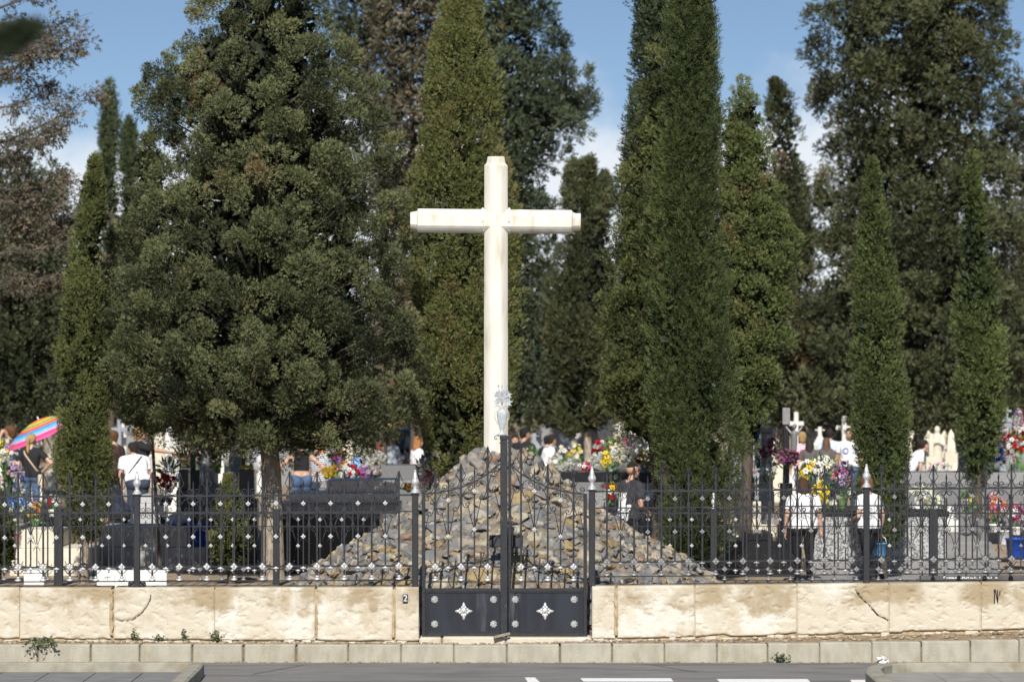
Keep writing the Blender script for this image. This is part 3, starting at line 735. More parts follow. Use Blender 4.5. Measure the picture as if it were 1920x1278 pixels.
        for c, a, sz in (((-.03, 0, .5), -50, .1), ((.05, 0, .5), 55, .11), ((0, -.01, .56), 5, .11), ((-.04, 0, .6), -35, .09), ((.05, 0, .6), 45, .1), ((.0, -.012, .49), -10, .08)): lily(c, a, sz)
        for s, t in ((-.05, .75), (.0, .74), (.07, .76)):
            m.tube([(0, 0, .43), (s * .5, 0, .6), (s, 0, t)], .005, 5); m.ball((s, 0, t - .01), (.011, .011, .03), 7, 5)
        for s in (-1, 1): m.tube([(s * .02, 0, .43), (s * .07, 0, .445), (s * .1, -.01, .425), (s * .115, 0, .43)], [.005, .008, .006, .003], 5)
        m.build("lilies", VASE, vz)
    return g
VASE = pmat("silvered_zinc", (.45, .48, .51), (.33, .36, .39), scale=20, rough=.6, metal=.0, spec=.5)
gate_leaf(False, "left leaf of the black iron gate, its tall post crowned by a silver vase")
gate_leaf(True, "right leaf of the black iron gate, with the scratched lower plate")

# ================= rock mound and cross =================
YM, XM = 3.6, X_(938, 3.6)
PROF = [(.05, 2.56), (.3, 2.5), (.5, 2.37), (.75, 2.14), (1.0, 1.88), (1.3, 1.68), (1.62, 1.47), (2.05, 1.2), (2.4, .98), (2.65, .75), (2.85, .45), (3.0, .1)]
PROF = [(r * 1.03, z - .10) for r, z in PROF]
def mound_pt(s, a):     # s along the slope 0..1
    i = s * (len(PROF) - 1); k = min(len(PROF) - 2, int(i)); t = i - k
    r = PROF[k][0] + (PROF[k + 1][0] - PROF[k][0]) * t; z = PROF[k][1] + (PROF[k + 1][1] - PROF[k][1]) * t
    wob = 1 + .05 * math.sin(3 * a + 1) + .03 * math.sin(7 * a)
    return Vector((r * wob * math.cos(a), r * wob * math.sin(a) * .98, z))
def mound_n(s, a):
    p = mound_pt(s, a); t1 = mound_pt(min(1, s + .02), a) - mound_pt(max(0, s - .02), a); t2 = Vector((-math.sin(a), math.cos(a), 0)); n_ = t2.cross(t1)
    if n_.z < 0: n_ = -n_
    return n_.normalized(), t1.normalized()
md = empty("rock_mound", (XM, YM, 0), "conical mound of rough grey and ochre rocks under the white cross, behind the gate", "rock mound")
m = MB(); ns, na = 46, 130
vs = [mound_pt(i / ns, 2 * math.pi * k / na) * 1.0 for i in range(ns + 1) for k in range(na)]; vs = [v - (Vector((v.x, v.y, 0)).normalized() + Vector((0, 0, .8))) * (.04 + .05 * fbm(v.x * 7, v.y * 7, v.z * 7, 4)) for v in vs]
fs = [(i * na + k, i * na + (k + 1) % na, (i + 1) * na + (k + 1) % na, (i + 1) * na + k) for i in range(ns) for k in range(na)] + [tuple(range(na))]
m.add(vs, [f[::-1] for f in fs], 0, True)
m.build("earth_core", pmat("earth_mortar", (.25, .21, .155), (.11, .095, .08), scale=11, rough=.95, bump=1.0, bscale=30), md)
def rockmat(name, c1, c2, c3):
    k = .76; f = lambda c: tuple(x * k for x in c)
    return pmat(name, f(c1), f(c2), scale=9, detail=10, rough=.92, bump=1.0, bscale=16, spec=.15, c3=f(c3), scale3=8, lo3=.53, hi3=.62, lo=.42, hi=.58)
RM = [rockmat("grey_schist", (.225, .23, .235), (.17, .17, .175), (.42, .38, .31)), rockmat("blue_grey_schist", (.215, .213, .212), (.30, .28, .25), (.4, .34, .25)),
      rockmat("ochre_rock", (.40, .30, .155), (.27, .21, .13), (.47, .41, .3)), rockmat("buff_rock", (.43, .37, .27), (.3, .26, .2), (.52, .48, .4)),
      rockmat("rusty_rock", (.29, .19, .135), (.22, .18, .16), (.4, .33, .25))]
def rock_mesh(seed, cuts=1):
    rr = random.Random(seed); bm = bmesh.new()
    for _ in range(18):
        v = Vector((rr.gauss(0, 1), rr.gauss(0, 1), rr.gauss(0, 1))).normalized() * rr.uniform(.72, 1.1); bm.verts.new((v.x, v.y, v.z))
    bmesh.ops.convex_hull(bm, input=bm.verts)
    loose = [v for v in bm.verts if not v.link_faces]
    if loose: bmesh.ops.delete(bm, geom=loose, context='VERTS')
    bmesh.ops.dissolve_limit(bm, angle_limit=R(22), verts=bm.verts, edges=bm.edges)
    bmesh.ops.bevel(bm, geom=bm.edges[:], offset=.035, segments=1, affect='EDGES', profile=.6)
    bmesh.ops.triangulate(bm, faces=bm.faces)
    bmesh.ops.subdivide_edges(bm, edges=bm.edges[:], cuts=cuts, use_grid_fill=True); bmesh.ops.triangulate(bm, faces=bm.faces)
    for v in bm.verts:
        n_ = fbm(v.co.x * 2.2 + seed, v.co.y * 2.2, v.co.z * 2.2, 4) * .07 + .05 * fbm(v.co.x * 5, v.co.y * 5 + seed, v.co.z * 8, 3)
        v.co += v.co.normalized() * n_
    V = np.array([v.co[:] for v in bm.verts]); F_ = np.array([[v.index for v in f.verts] for f in bm.faces]); bm.verts.index_update()
    F_ = np.array([[v.index for v in f.verts] for f in bm.faces]); bm.free(); return V, F_
RK = [rock_mesh(i) for i in range(16)]; RKH = [rock_mesh(i, 2) for i in range(16)]
RKM = {}
cand = []; tries = 0
rr = random.Random(11)
while tries < 34000 and len(cand) < 1500:
    tries += 1
    a = rr.uniform(0, 2 * math.pi); s = rr.random() ** .62; p = mound_pt(s, a)
    size = rr.choice([.115, .14, .16, .18, .21]) if tries < 1400 else rr.choice([.08, .10, .12, .15]) if tries < 9000 else rr.choice([.05, .065, .08])
    if all((p - q).length > .66 * (size + z_) for q, z_, _, _ in cand): cand.append((p, size, s, a))
front = sorted([c for c in cand], key=lambda c: (c[0].y > .9, -c[1]))
rest_V = []; rest_F = []; rest_m = []; off = 0
for k, (p, size, s, a) in enumerate(front):
    n_, t = mound_n(s, a); V, F_ = (RKH if k < 220 else RK)[rr.randrange(16)]
    side = n_.cross(t).normalized(); th = rr.uniform(-.5, .5); ax = side * math.cos(th) + t * math.sin(th); ay = n_.cross(ax)
    n2 = (n_ + Vector((rr.gauss(0, .26), rr.gauss(0, .26), rr.gauss(0, .26)))).normalized(); ax = (ax - n2 * ax.dot(n2)).normalized(); ay = n2.cross(ax)
    M = Matrix((ax * size * rr.uniform(1.05, 1.45), ay * size * rr.uniform(.72, .95), n2 * size * rr.uniform(.5, .82))).transposed()
    c = p - n_ * size * .42
    mi = rr.choices(range(5), [.34, .23, .16, .20, .07])[0]
    W_ = V @ np.array(M).T + np.array(c)
    if k < 100:
        me = np_mesh("rock", W_ - np.array(c), F_, [RM[mi]]); o = link_mesh("rock", me, md, c)
    else:
        rest_V.append(W_); rest_F.append(F_ + off); rest_m += [mi] * len(F_); off += len(W_)
o = link_mesh("small_rocks", np_mesh("small_rocks", np.vstack(rest_V), np.vstack(rest_F), RM, midx=rest_m), md); o["kind"] = "stuff"
# blank dark plaque on the mound
b = MB(); b.box(-.205, .205, -.03, 0, -.075, .075, .008)
o = b.build("plaque", pmat("dark_bronze", (.03, .032, .038), (.05, .05, .055), scale=12, rough=.7, spec=.3), None, at(949, 1014, 1.2)); o.rotation_euler = (R(-4), 0, 0)
tag(o, "blank dark metal plaque fixed to the front of the rock mound", "plaque")
b = MB(); b.box(-.05, .05, .0, .5, -.06, .06, .004); b.build("bracket", IRON, o)

# the white cross
whitest = pmat("white_painted_stone", (.70, .68, .615), (.60, .565, .49), scale=6, rough=.7, bump=.25, bscale=22, c3=(.42, .36, .27), scale3=6, lo3=.55, hi3=.82, stretch=(1, 1, .22))
cr = empty("stone_cross", at(930, 850, YM - .1), "tall white painted stone cross standing on top of the rock mound", "cross")
def octo(mb, axis, prof, hw, ydep):
    """prof: list of (position, scale) along the axis, octagonal section"""
    vs = []; ch = .55; n = 16
    sec = []
    for sx, sy in ((1, -1), (1, 1), (-1, 1), (-1, -1)):
        c0 = (sx * hw, sy * ydep * (1 - ch)) ; c1 = (sx * hw * (1 - ch), sy * ydep)
        k = [c0, c1] if sx * sy > 0 else [c1, c0]
        for (u, v), (u2, v2) in ((k[0], k[1]),):
            for t in (0, .33, .67, 1):
                bu = u + (u2 - u) * t; bv = v + (v2 - v) * t; bulge = 1 + .045 * math.sin(math.pi * t); sec.append((bu * bulge, bv * bulge))
    ns = len(sec); fs = []
    for pos, sc in prof:
        for u, v in sec: vs.append((u * sc, v * sc, pos) if axis == 'z' else (pos, v * sc, u * sc))
    for i in range(len(prof) - 1):
        for k in range(ns):
            q = (i * ns + k, i * ns + (k + 1) % ns, (i + 1) * ns + (k + 1) % ns, (i + 1) * ns + k); fs.append(q if axis == 'z' else q[::-1])
    a = list(range(ns)); e = [(len(prof) - 1) * ns + k for k in range(ns)]
    fs += [a[::-1], e] if axis == 'z' else [a, e[::-1]]
    mb.add(vs, fs)
zb, pc = cr.location.z, P(YM - .1)
hw = 22.6 / pc
zt = Z_(294, YM - .1) - zb
m = MB(); octo(m, 'z', [(-.6, 1)] + [(zt * i / 20, 1.0 - .04 * (i / 20)) for i in range(19)] + [(zt - .215, .965), (zt - .12, .965), (zt - .115, .95), (zt - .10, .87), (zt - .085, .80), (zt - .07, .765), (zt - .012, .70), (zt, .67)], hw, hw)
m.build("shaft", whitest, cr)
za = Z_(415, YM - .1) - zb
L_ = (930 - 769.5) / pc; Rr = (1088.5 - 930) / pc; hh = 22.6 / pc
m = MB(); octo(m, 'x', [(-L_, .66), (-L_ + .008, .69), (-L_ + .075, .76), (-L_ + .085, .80), (-L_ + .092, .93), (-L_ + .098, .975)] + [(x, .975) for x in np.linspace(-L_ + .2, Rr - .22, 12)] + [(Rr - .118, .975), (Rr - .112, .93), (Rr - .1, .82), (Rr - .08, .75), (Rr - .06, .72), (Rr - .01, .72), (Rr, .69)], hh, hw)
o = m.build("crossbar", whitest, cr, (0, 0, za)); o.rotation_euler = (0, R(.55), 0)
m = MB(); collar = pmat("patched_plaster", (.72, .71, .67), (.5, .49, .46), scale=14, rough=.8, bump=.5, bscale=40)
for sx in (-1, 1):
    for i in range(13):
        a = -150 + 300 * i / 12; m.ball((sx * (hw + .012 + random.uniform(-.008, .008)), -hw * .93 * math.cos(R(a * .6)), hh * .96 * math.sin(R(a * .6)) + 0.0), (.02, .016, .03), 7, 5)
m.build("joint_plaster", collar, cr, (0, 0, za))
# ================= trees =================
CYP_DARK = leafmat("cypress_grey_green", (.012, .017, .008), (.155, .175, .076))
CYP_OLIVE = leafmat("cypress_olive", (.018, .025, .008), (.155, .175, .056))
CYP_GREEN = leafmat("cypress_green", (.018, .028, .010), (.125, .158, .05))
CYP_DEEP = leafmat("cypress_deep_green", (.018, .027, .013), (.095, .12, .055))
CYP_FAR = leafmat("conifer_brown_green", (.014, .018, .009), (.105, .118, .054), old=(.17, .115, .065))
DEAD = leafmat("dead_conifer", (.04, .04, .026), (.14, .128, .078), old=(.2, .15, .1))
BARK = pmat("grey_bark", (.42, .37, .3), (.24, .2, .155), scale=9, rough=.95, bump=1.0, bscale=14, stretch=(4, 4, .5), c3=(.13, .105, .08), scale3=12, lo3=.55, hi3=.66)
BARKD = pmat("dark_bark", (.13, .105, .08), (.07, .055, .045), scale=9, rough=.95, bump=.8, bscale=14, stretch=(4, 4, .5))
def unit(a): return a / np.maximum(1e-9, np.linalg.norm(a, axis=-1, keepdims=True))
def spray(C, A, S_, R_, M, K, leaf, wd, tint, jit=.5, flare=.55, rng=RNG, updraft=.0):
    """puffs (centre C, axis A, length S_, radius R_) -> M sprigs each -> K leaflets each. returns V, Q, T"""
    N_ = len(C); i = np.repeat(np.arange(N_), M); n = len(i)
    ax = A[i]; tmp = np.where(np.abs(ax[:, 2:3]) < .9, [[0, 0, 1.]], [[1., 0, 0]]); u = unit(np.cross(ax, tmp)); v = np.cross(ax, u)
    t = rng.random(n) ** .85; th = rng.random(n) * 2 * np.pi
    rad = u * np.cos(th)[:, None] + v * np.sin(th)[:, None]
    prof = np.sin(np.pi * (t * .86 + .12)) ** .7; rr = R_[i] * prof * (.6 + .5 * rng.random(n))
    pos = C[i] + ax * (S_[i] * (t - .45))[:, None] + rad * rr[:, None]
    sd = unit(ax * (.45 + flare * t)[:, None] + rad * (1.0 - .75 * t)[:, None] + rng.normal(0, jit * .5, (n, 3)) + np.array([0, 0, updraft]))
    nr = unit(rad * 1.0 + ax * .35 + np.array([0, -.25, .1]) + rng.normal(0, .33, (n, 3)))
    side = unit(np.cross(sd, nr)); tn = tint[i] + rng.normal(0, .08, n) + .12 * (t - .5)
    Vs = []; Ts = []
    for k in range(K):
        sg = (-1) ** k; l = leaf * (.75 + .5 * rng.random(n)) * (1.15 - .5 * k / max(1, K))
        p0 = pos + sd * (leaf * .42 * k)
        ld = unit(sd * .9 + side * (sg * (.55 if k < K - 1 else .0)) + rng.normal(0, .18, (n, 3)))
        ls = unit(np.cross(ld, nr)) * (l * wd)[:, None]
        Vs.append(np.stack([p0, p0 + ld * (l * .5)[:, None] + ls, p0 + ld * l[:, None], p0 + ld * (l * .5)[:, None] - ls], 1)); Ts.append(np.repeat((tn + rng.normal(0, .05, n))[:, None], 4, 1))
    V = np.concatenate(Vs).reshape(-1, 3); T = np.concatenate(Ts).reshape(-1)
    return V, np.arange(len(V)).reshape(-1, 4), T
def prof_fn(rows, Y):
    ys = np.array([r[0] for r in rows], float); xl = np.array([r[1] for r in rows], float); xr = np.array([r[2] for r in rows], float); p = P(Y)
    z = HC - (ys - YH) / p; cx = ((xl + xr) / 2 - XC) / p; hw = (xr - xl) / 2 / p
    o = np.argsort(z); z, cx, hw = z[o], cx[o], hw[o]
    return z[0], z[-1], (lambda q: np.interp(q, z, cx)), (lambda q: np.interp(q, z, hw))
def merge_foliage(name, parts, mats, parent):
    V = []; Q = []; T = []; o = 0
    for v, q, t in parts: V.append(v); Q.append(q + o); T.append(t); o += len(v)
    return link_mesh(name, np_mesh(name, np.vstack(V), np.vstack(Q), mats, tint=np.clip(np.concatenate(T), 0, 1)), parent)
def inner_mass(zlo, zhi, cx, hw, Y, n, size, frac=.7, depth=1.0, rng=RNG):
    """old twigs and inner needles: a loose tangle filling the crown, tinted dark to paint its inner shade"""
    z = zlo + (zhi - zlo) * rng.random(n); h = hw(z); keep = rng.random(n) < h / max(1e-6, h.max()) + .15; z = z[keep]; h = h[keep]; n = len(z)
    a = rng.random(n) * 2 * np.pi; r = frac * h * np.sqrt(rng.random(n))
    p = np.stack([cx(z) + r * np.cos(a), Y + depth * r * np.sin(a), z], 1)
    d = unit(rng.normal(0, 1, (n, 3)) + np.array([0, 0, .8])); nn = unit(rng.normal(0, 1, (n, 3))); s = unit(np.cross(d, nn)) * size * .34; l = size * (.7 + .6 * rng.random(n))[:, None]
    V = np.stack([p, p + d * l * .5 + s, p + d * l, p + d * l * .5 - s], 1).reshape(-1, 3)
    return V, np.arange(len(V)).reshape(-1, 4), np.full(len(V), .02) + rng.normal(0, .03, len(V))  # near-zero tint puts the shade between clumps into the leaf colour
def trunk_mesh(name, pts, radii, mat, parent, n=14, limbs=()):
    m = MB(); P_ = []; Rr_ = []
    for (a, ra), (b, rb) in zip(zip(pts, radii), zip(pts[1:], radii[1:])):
        for k in range(5):
            t = k / 5; P_.append(Vector(a).lerp(Vector(b), t) + Vector((.02 * fbm(t * 3, a[2], 1), 0, 0))); Rr_.append(ra + (rb - ra) * t)
    P_.append(Vector(pts[-1])); Rr_.append(radii[-1]); m.tube(P_, Rr_, n)
    for i, v in enumerate(m.v):
        q = Vector(v); f = 1 + .10 * fbm(q.x * 14, q.y * 14, q.z * 1.3, 3); c = min(P_, key=lambda w_: abs(w_.z - q.z)); m.v[i] = tuple(Vector((c.x, c.y, q.z)) + (q - Vector((c.x, c.y, q.z))) * f)
    for pts2, r2 in limbs: m.tube(pts2, r2, 7)
    return m.build(name, mat, parent)
def column(name, label, rows, Y, mat, group=None, npuff=500, pr=.13, ps=.42, M=40, K=4, leaf=.05, wd=.2, lean=.18, base=None, tw=.1, bark=None, cat="cypress tree", tl=.28, tv=.1, seed=1, bump=.10, back=.45, dead=0.0, lumps=0, sub=1.0, trunk_r=None, skip=None):
    rng = np.random.default_rng(seed); zlo, zhi, cx, hw = prof_fn(rows, Y)
    bx = float(cx(zlo)) if base is None else X_(base, Y); root = empty(name, (bx, Y, gz(Y)), label, cat, group); org = np.array([bx, Y, gz(Y)])
    # foliage grows in upswept plumes, with dark grooves between them
    npl = max(24, npuff // 13); zr_ = rng.random(npl * 4) * (zhi - zlo) + zlo; kp = rng.random(npl * 4) < (hw(zr_) + .06) / (hw(zr_).max() + .06); zp = zr_[kp][:npl]; npl = len(zp)
    ap = rng.random(npl) * 2 * np.pi; kp = (np.sin(ap) < .15) | (rng.random(npl) < back); zp, ap = zp[kp], ap[kp]; npl = len(zp); lp = (zhi - zlo) * (.10 + .12 * rng.random(npl)); pt_ = rng.normal(0, tv, npl); po = rng.normal(0, bump * .8, npl)
    j = rng.integers(0, npl, npuff); t_ = rng.random(npuff); zc = np.minimum(zp[j] + (t_ - .4) * lp[j], zhi - .02); zc = np.maximum(zc, zlo); h = hw(zc)
    da = rng.normal(0, 1, npuff) * np.clip(.17 / np.maximum(h, .1), .1, .9); a = ap[j] + da; n = npuff
    r = np.maximum(.015, (h - pr * .8) * (.86 + po[j] + .17 * np.sin(np.pi * np.clip(t_, 0, 1)) - .35 * np.abs(da) * np.minimum(1, h) + rng.normal(0, bump * .35, n)))
    nt2 = max(10, npuff // 14); zt2 = zhi - (zhi - zlo) * .16 * rng.random(nt2) ** 1.3; a2 = rng.random(nt2) * 2 * np.pi; zc = np.append(zc, zt2); a = np.append(a, a2); r = np.append(r * np.where(rng.random(npuff) < .05, 1.13, 1.0), np.maximum(.01, hw(zt2) * .6)); h = np.append(h, hw(zt2)); ptint = np.append(pt_[j], rng.normal(0, tv, nt2)); n = len(zc)
    C = np.stack([cx(zc) + r * np.cos(a), Y + r * np.sin(a), zc], 1)
    A = unit(np.stack([np.cos(a) * lean * 1.6, np.sin(a) * lean * 1.6, np.ones(n)], 1) + rng.normal(0, .16, (n, 3)))
    sc = np.clip(h / (h.max() * .6), .45, 1.0) * (.75 + .5 * rng.random(n)); tint = tl + ptint + rng.normal(0, tv * .5, n)
    if dead > 0:
        patch = np.array([noise.noise((c[0] * .9, c[1] * .9 + seed, c[2] * .45)) for c in C]); tint = np.where(patch > .5 - dead, .85, tint)
    parts = [spray(C - org, A, ps * sc, pr * sc, M, K, leaf, wd, tint, rng=rng)]
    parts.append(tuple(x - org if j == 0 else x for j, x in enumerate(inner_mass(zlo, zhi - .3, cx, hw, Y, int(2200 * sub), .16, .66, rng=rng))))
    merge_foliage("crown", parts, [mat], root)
    z0 = gz(Y); mid = float(cx((zlo * .6 + zhi * .4))); top = (zlo * .3 + zhi * .7)
    tr = trunk_r or max(.06, tw)
    trunk_mesh("trunk", [(0, 0, -.1), (0, 0, .15), (float(cx(zlo)) - bx, 0, zlo - z0 + .2), (mid - bx, 0, zlo * .6 + zhi * .4 - z0), (float(cx(top)) - bx, 0, top - z0)], [tr * 1.35, tr, tr * .8, tr * .5, .02], bark or BARKD, root)
    return root
def broad(name, label, rows, Y, mat, group=None, nlobe=70, lr=.42, ppl=12, pr=.14, M=42, K=5, leaf=.045, wd=.22, base=None, trunk_px=40, bark=None, cat="tree", tl=.25, tv=.1, seed=3, depth=.8, dead=0.0, back=.4, upl=.5, limbs=True, inner=2500, deadmat=None, trunk_top=.75, frac=(.35, 1.0), space=.62, ifrac=.66):
    rng = np.random.default_rng(seed); zlo, zhi, cx, hw = prof_fn(rows, Y); bx = float(cx(zlo)) if base is None else X_(base, Y)
    root = empty(name, (bx, Y, gz(Y)), label, cat, group); org = np.array([bx, Y, gz(Y)])
    Cs = []; guard = 0
    while len(Cs) < nlobe and guard < nlobe * 60:
        guard += 1; z = zlo + (zhi - zlo) * rng.random(); h = float(hw(z))
        if rng.random() > (h + .2) / (3.2 + .2) and rng.random() > .5: continue
        a = rng.random() * 2 * np.pi
        if np.sin(a) > .25 and rng.random() > back: continue
        f = frac[0] + (frac[1] - frac[0]) * np.sqrt(rng.random()); l = lr * (.65 + .7 * rng.random()); r = max(.0, h * f - l * .55)
        p = np.array([float(cx(z)) + r * np.cos(a), Y + r * depth * np.sin(a), z])
        if any(np.linalg.norm(p - q[0]) < space * (l + q[1]) for q in Cs): continue
        Cs.append((p, l, a, f))
    PC = []; PA = []; PS = []; PR = []; T = []; lm = []
    for p, l, a, f in Cs:
        out = unit(np.array([np.cos(a), np.sin(a), upl])); tt = tl + rng.normal(0, tv)
        if dead > 0 and noise.noise((p[0] * .55 + seed, p[1] * .3, p[2] * .4)) > .5 - dead: tt = .84
        n = max(4, int(ppl * (l / lr) ** 2)); d = unit(rng.normal(0, 1, (n, 3)) + out * .65 + np.array([0, -.3, .25])); c = p + d * l * (.62 + .38 * rng.random((n, 1))) * np.array([1, 1, .85])
        PC.append(c); PA.append(unit(d * .8 + np.array([0, 0, upl]) + rng.normal(0, .25, (n, 3)))); PS.append(pr * 2.1 * (.7 + .6 * rng.random(n))); PR.append(pr * (.7 + .6 * rng.random(n))); T.append(tt + rng.normal(0, .05, n))
        e = Vector(p - org) ; s = Vector((float(cx(p[2])) - bx, 0, max(zlo - org[2] + .25, e.z - .35 * math.hypot(e.x, e.y) - .2))); lm.append(([s, s.lerp(e, .5) + Vector((0, 0, -.05)), e], [.035, .022, .006]))
    parts = [spray(np.vstack(PC) - org, np.vstack(PA), np.concatenate(PS), np.concatenate(PR), M, K, leaf, wd, np.concatenate(T), jit=.7, flare=.4, rng=rng)]
    if inner: parts.append(tuple(x - org if j == 0 else x for j, x in enumerate(inner_mass(zlo + .2, zhi - .4, cx, hw, Y, inner, .2, ifrac, depth, rng))))
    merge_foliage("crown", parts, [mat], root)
    z0 = gz(Y); top = zlo + (zhi - zlo) * trunk_top; tr = trunk_px / P(Y) / 2
    trunk_mesh("trunk", [(0, 0, -.12), (0, 0, .1), (0.0, 0, (zlo - z0) * .6), (float(cx(zlo + .5)) - bx, 0, zlo - z0 + .5), (float(cx(top)) - bx, 0, top - z0)], [tr * 1.5, tr * 1.12, tr * .95, tr * .8, .05], bark or BARK, root, ); 
    if limbs:
        m = MB(); [m.tube(a_, b_, 6) for a_, b_ in lm]; m.build("limbs", BARKD, root)
    return root

# --- the row of trees behind the rear fence ---
broad("cypress_tree", "big dark bushy cypress with a thick pale trunk, left of the white cross",
      [(-60, 415, 590), (20, 378, 625), (70, 365, 640), (110, 310, 665), (160, 250, 700), (215, 265, 715), (240, 300, 715), (300, 300, 740), (380, 235, 745), (450, 225, 755), (520, 215, 765), (600, 190, 768), (660, 155, 770), (720, 165, 775), (775, 210, 780), (820, 300, 730), (850, 390, 640)],
      15.5, CYP_DARK, nlobe=400, lr=.26, ppl=13, pr=.10, M=44, K=4, leaf=.033, space=.82, frac=(.45, 1.07), tv=.13, base=511, trunk_px=40, cat="cypress tree", seed=5, tl=.3, back=.25, inner=9000, ifrac=.66)
column("cypress_tree", "young slender spire-topped cypress rising behind the big bushy cypress's left side", [(255, 272, 282), (290, 262, 296), (340, 248, 312), (420, 235, 325), (520, 225, 330), (640, 220, 330), (800, 235, 330)], 17.5, CYP_DARK, npuff=330, pr=.13, ps=.34, M=26, leaf=.05, base=300, tw=.03, trunk_r=.03, seed=8, bump=.2, tl=.24)
column("cypress_tree", "leaning narrow cypress beside the striped umbrella, yellowish green",
       [(302, 172, 186), (340, 160, 196), (400, 147, 200), (500, 130, 200), (600, 110, 202), (700, 104, 200), (800, 108, 200), (870, 106, 212), (930, 116, 208), (1000, 132, 190)], 14.6, CYP_OLIVE, npuff=760, pr=.095, ps=.36, M=40, K=4, leaf=.034, base=157, tw=.075, bark=BARK, seed=11, bump=.11, tl=.27, lean=.14)
column("cypress_tree", "dense olive green cypress with a rounded outline, directly behind the cross shaft",
       [(-60, 848, 872), (0, 832, 902), (60, 815, 912), (120, 803, 926), (200, 789, 937), (300, 780, 948), (400, 770, 960), (500, 762, 968), (600, 758, 976), (700, 763, 972), (780, 773, 965), (840, 790, 935), (890, 815, 880)], 17.2, CYP_OLIVE, npuff=1500, pr=.12, ps=.34, M=40, K=4, leaf=.036, tw=.13, seed=13, bump=.10, dead=.02, tl=.45, lean=.3, sub=2)
column("cypress_tree", "feathery deep green cypress, foremost of the cluster right of the cross",
       [(-50, 1272, 1300), (0, 1256, 1322), (80, 1240, 1338), (200, 1228, 1346), (350, 1226, 1348), (500, 1218, 1356), (650, 1215, 1366), (760, 1222, 1372), (860, 1228, 1380), (960, 1236, 1380), (1060, 1255, 1362)], 14.8, CYP_GREEN, npuff=1250, pr=.095, ps=.62, M=36, K=5, leaf=.046, wd=.13, tw=.12, seed=17, bump=.09, tl=.2, lean=.26, sub=1.6)
broad("cypress_tree", "lumpy cypress on the left flank of the feathery cypress, undersides dark",
      [(120, 1222, 1262), (200, 1205, 1280), (300, 1178, 1300), (400, 1162, 1310), (500, 1138, 1310), (600, 1128, 1310), (700, 1125, 1305), (760, 1130, 1300), (810, 1165, 1290), (845, 1200, 1270)], 16.2, CYP_OLIVE, nlobe=120, lr=.27, ppl=14, pr=.11, M=38, K=4, leaf=.036, trunk_px=24, bark=BARKD, seed=19, tl=.27, cat="cypress tree", upl=1.0, inner=2600, depth=.9)
broad("cypress_tree", "bright green cypress with a single pointed top on the right flank of the feathery cypress",
      [(160, 1390, 1402), (210, 1378, 1416), (250, 1352, 1426), (300, 1345, 1446), (380, 1335, 1470), (440, 1330, 1486), (500, 1328, 1490), (560, 1330, 1482), (640, 1340, 1480), (700, 1355, 1462), (760, 1362, 1450), (840, 1375, 1420)], 18.5, CYP_GREEN, nlobe=130, lr=.24, ppl=13, pr=.105, M=40, K=4, leaf=.036, trunk_px=24, bark=BARKD, seed=23, tl=.47, cat="cypress tree", upl=1.1, inner=2600, depth=.9)
column("cypress_tree", "tall dark cypress towering behind the feathery one, its top out of the picture", [(-80, 1196, 1346), (60, 1184, 1352), (150, 1174, 1354), (260, 1166, 1346), (400, 1160, 1340), (600, 1170, 1330), (820, 1190, 1310)], 25, CYP_DEEP, npuff=1000, pr=.17, ps=.5, M=26, K=4, leaf=.065, tw=.16, seed=29, bump=.08, tl=.2, sub=1.5)
column("cypress_tree", "narrow tapering green cypress standing behind the two women in white shirts",
       [(308, 1630, 1640), (350, 1622, 1652), (430, 1613, 1667), (550, 1603, 1683), (650, 1598, 1694), (750, 1596, 1702), (850, 1597, 1706), (940, 1603, 1702), (1005, 1618, 1690)], 15.4, CYP_GREEN, npuff=760, pr=.095, ps=.4, M=38, K=4, leaf=.035, tw=.085, seed=31, bump=.07, tl=.27, lean=.15)
column("cypress_tree", "blurred slender fresh green cypress at the right, in front of the huge brownish conifer",
       [(296, 1820, 1830), (380, 1808, 1841), (460, 1801, 1855), (560, 1793, 1874), (680, 1787, 1885), (780, 1795, 1880), (895, 1810, 1858)], 27, CYP_GREEN, npuff=420, pr=.14, ps=.46, M=24, K=4, leaf=.06, tw=.09, seed=37, bump=.07, tl=.32)
# --- bushes by the rear fence ---
column("cypress_bush", "small yellow-green conifer bush behind the fence, left of the thick trunk", [(898, 425, 434), (930, 414, 446), (970, 402, 462), (1020, 396, 472), (1062, 402, 466)], 14.3, CYP_OLIVE, npuff=170, pr=.085, ps=.26, M=30, K=4, leaf=.04, tw=.03, seed=41, bump=.16, tl=.42, cat="conifer bush")
column("cypress_bush", "dark low conifer bush cut by the left edge of the picture", [(930, -12, 6), (980, -26, 20), (1060, -30, 22)], 14.3, CYP_OLIVE, npuff=110, pr=.085, ps=.26, M=30, K=4, leaf=.04, tw=.03, seed=43, bump=.14, tl=.25, cat="conifer bush")
# --- the trees farther back ---
broad("conifer_tree", "huge brownish green conifer at the right with a bent dark limb low on its trunk",
      [(-70, 1545, 1880), (60, 1515, 1890), (120, 1508, 1900), (200, 1525, 1905), (280, 1545, 1900), (360, 1520, 1915), (430, 1505, 1925), (520, 1470, 1930), (600, 1440, 1940), (700, 1425, 1945), (770, 1450, 1930), (815, 1520, 1850)],
      50, CYP_FAR, nlobe=210, lr=.58, ppl=14, pr=.21, M=26, K=4, leaf=.085, base=1716, trunk_px=48, bark=BARKD, seed=47, tl=.30, tv=.11, dead=.0, inner=6000, back=.3)
t_ = [o for o in bpy.data.objects if o.name.startswith("conifer_tree") and o.parent is None][0]
m = MB(); p_ = [at(1718, 835, 50), at(1752, 822, 49.6), at(1780, 795, 49.4), at(1800, 755, 49.4), at(1806, 700, 49.5)]
m.tube([p - Vector(t_.location) for p in p_], [.19, .17, .14, .12, .08], 8); m.build("limb", BARKD, t_)
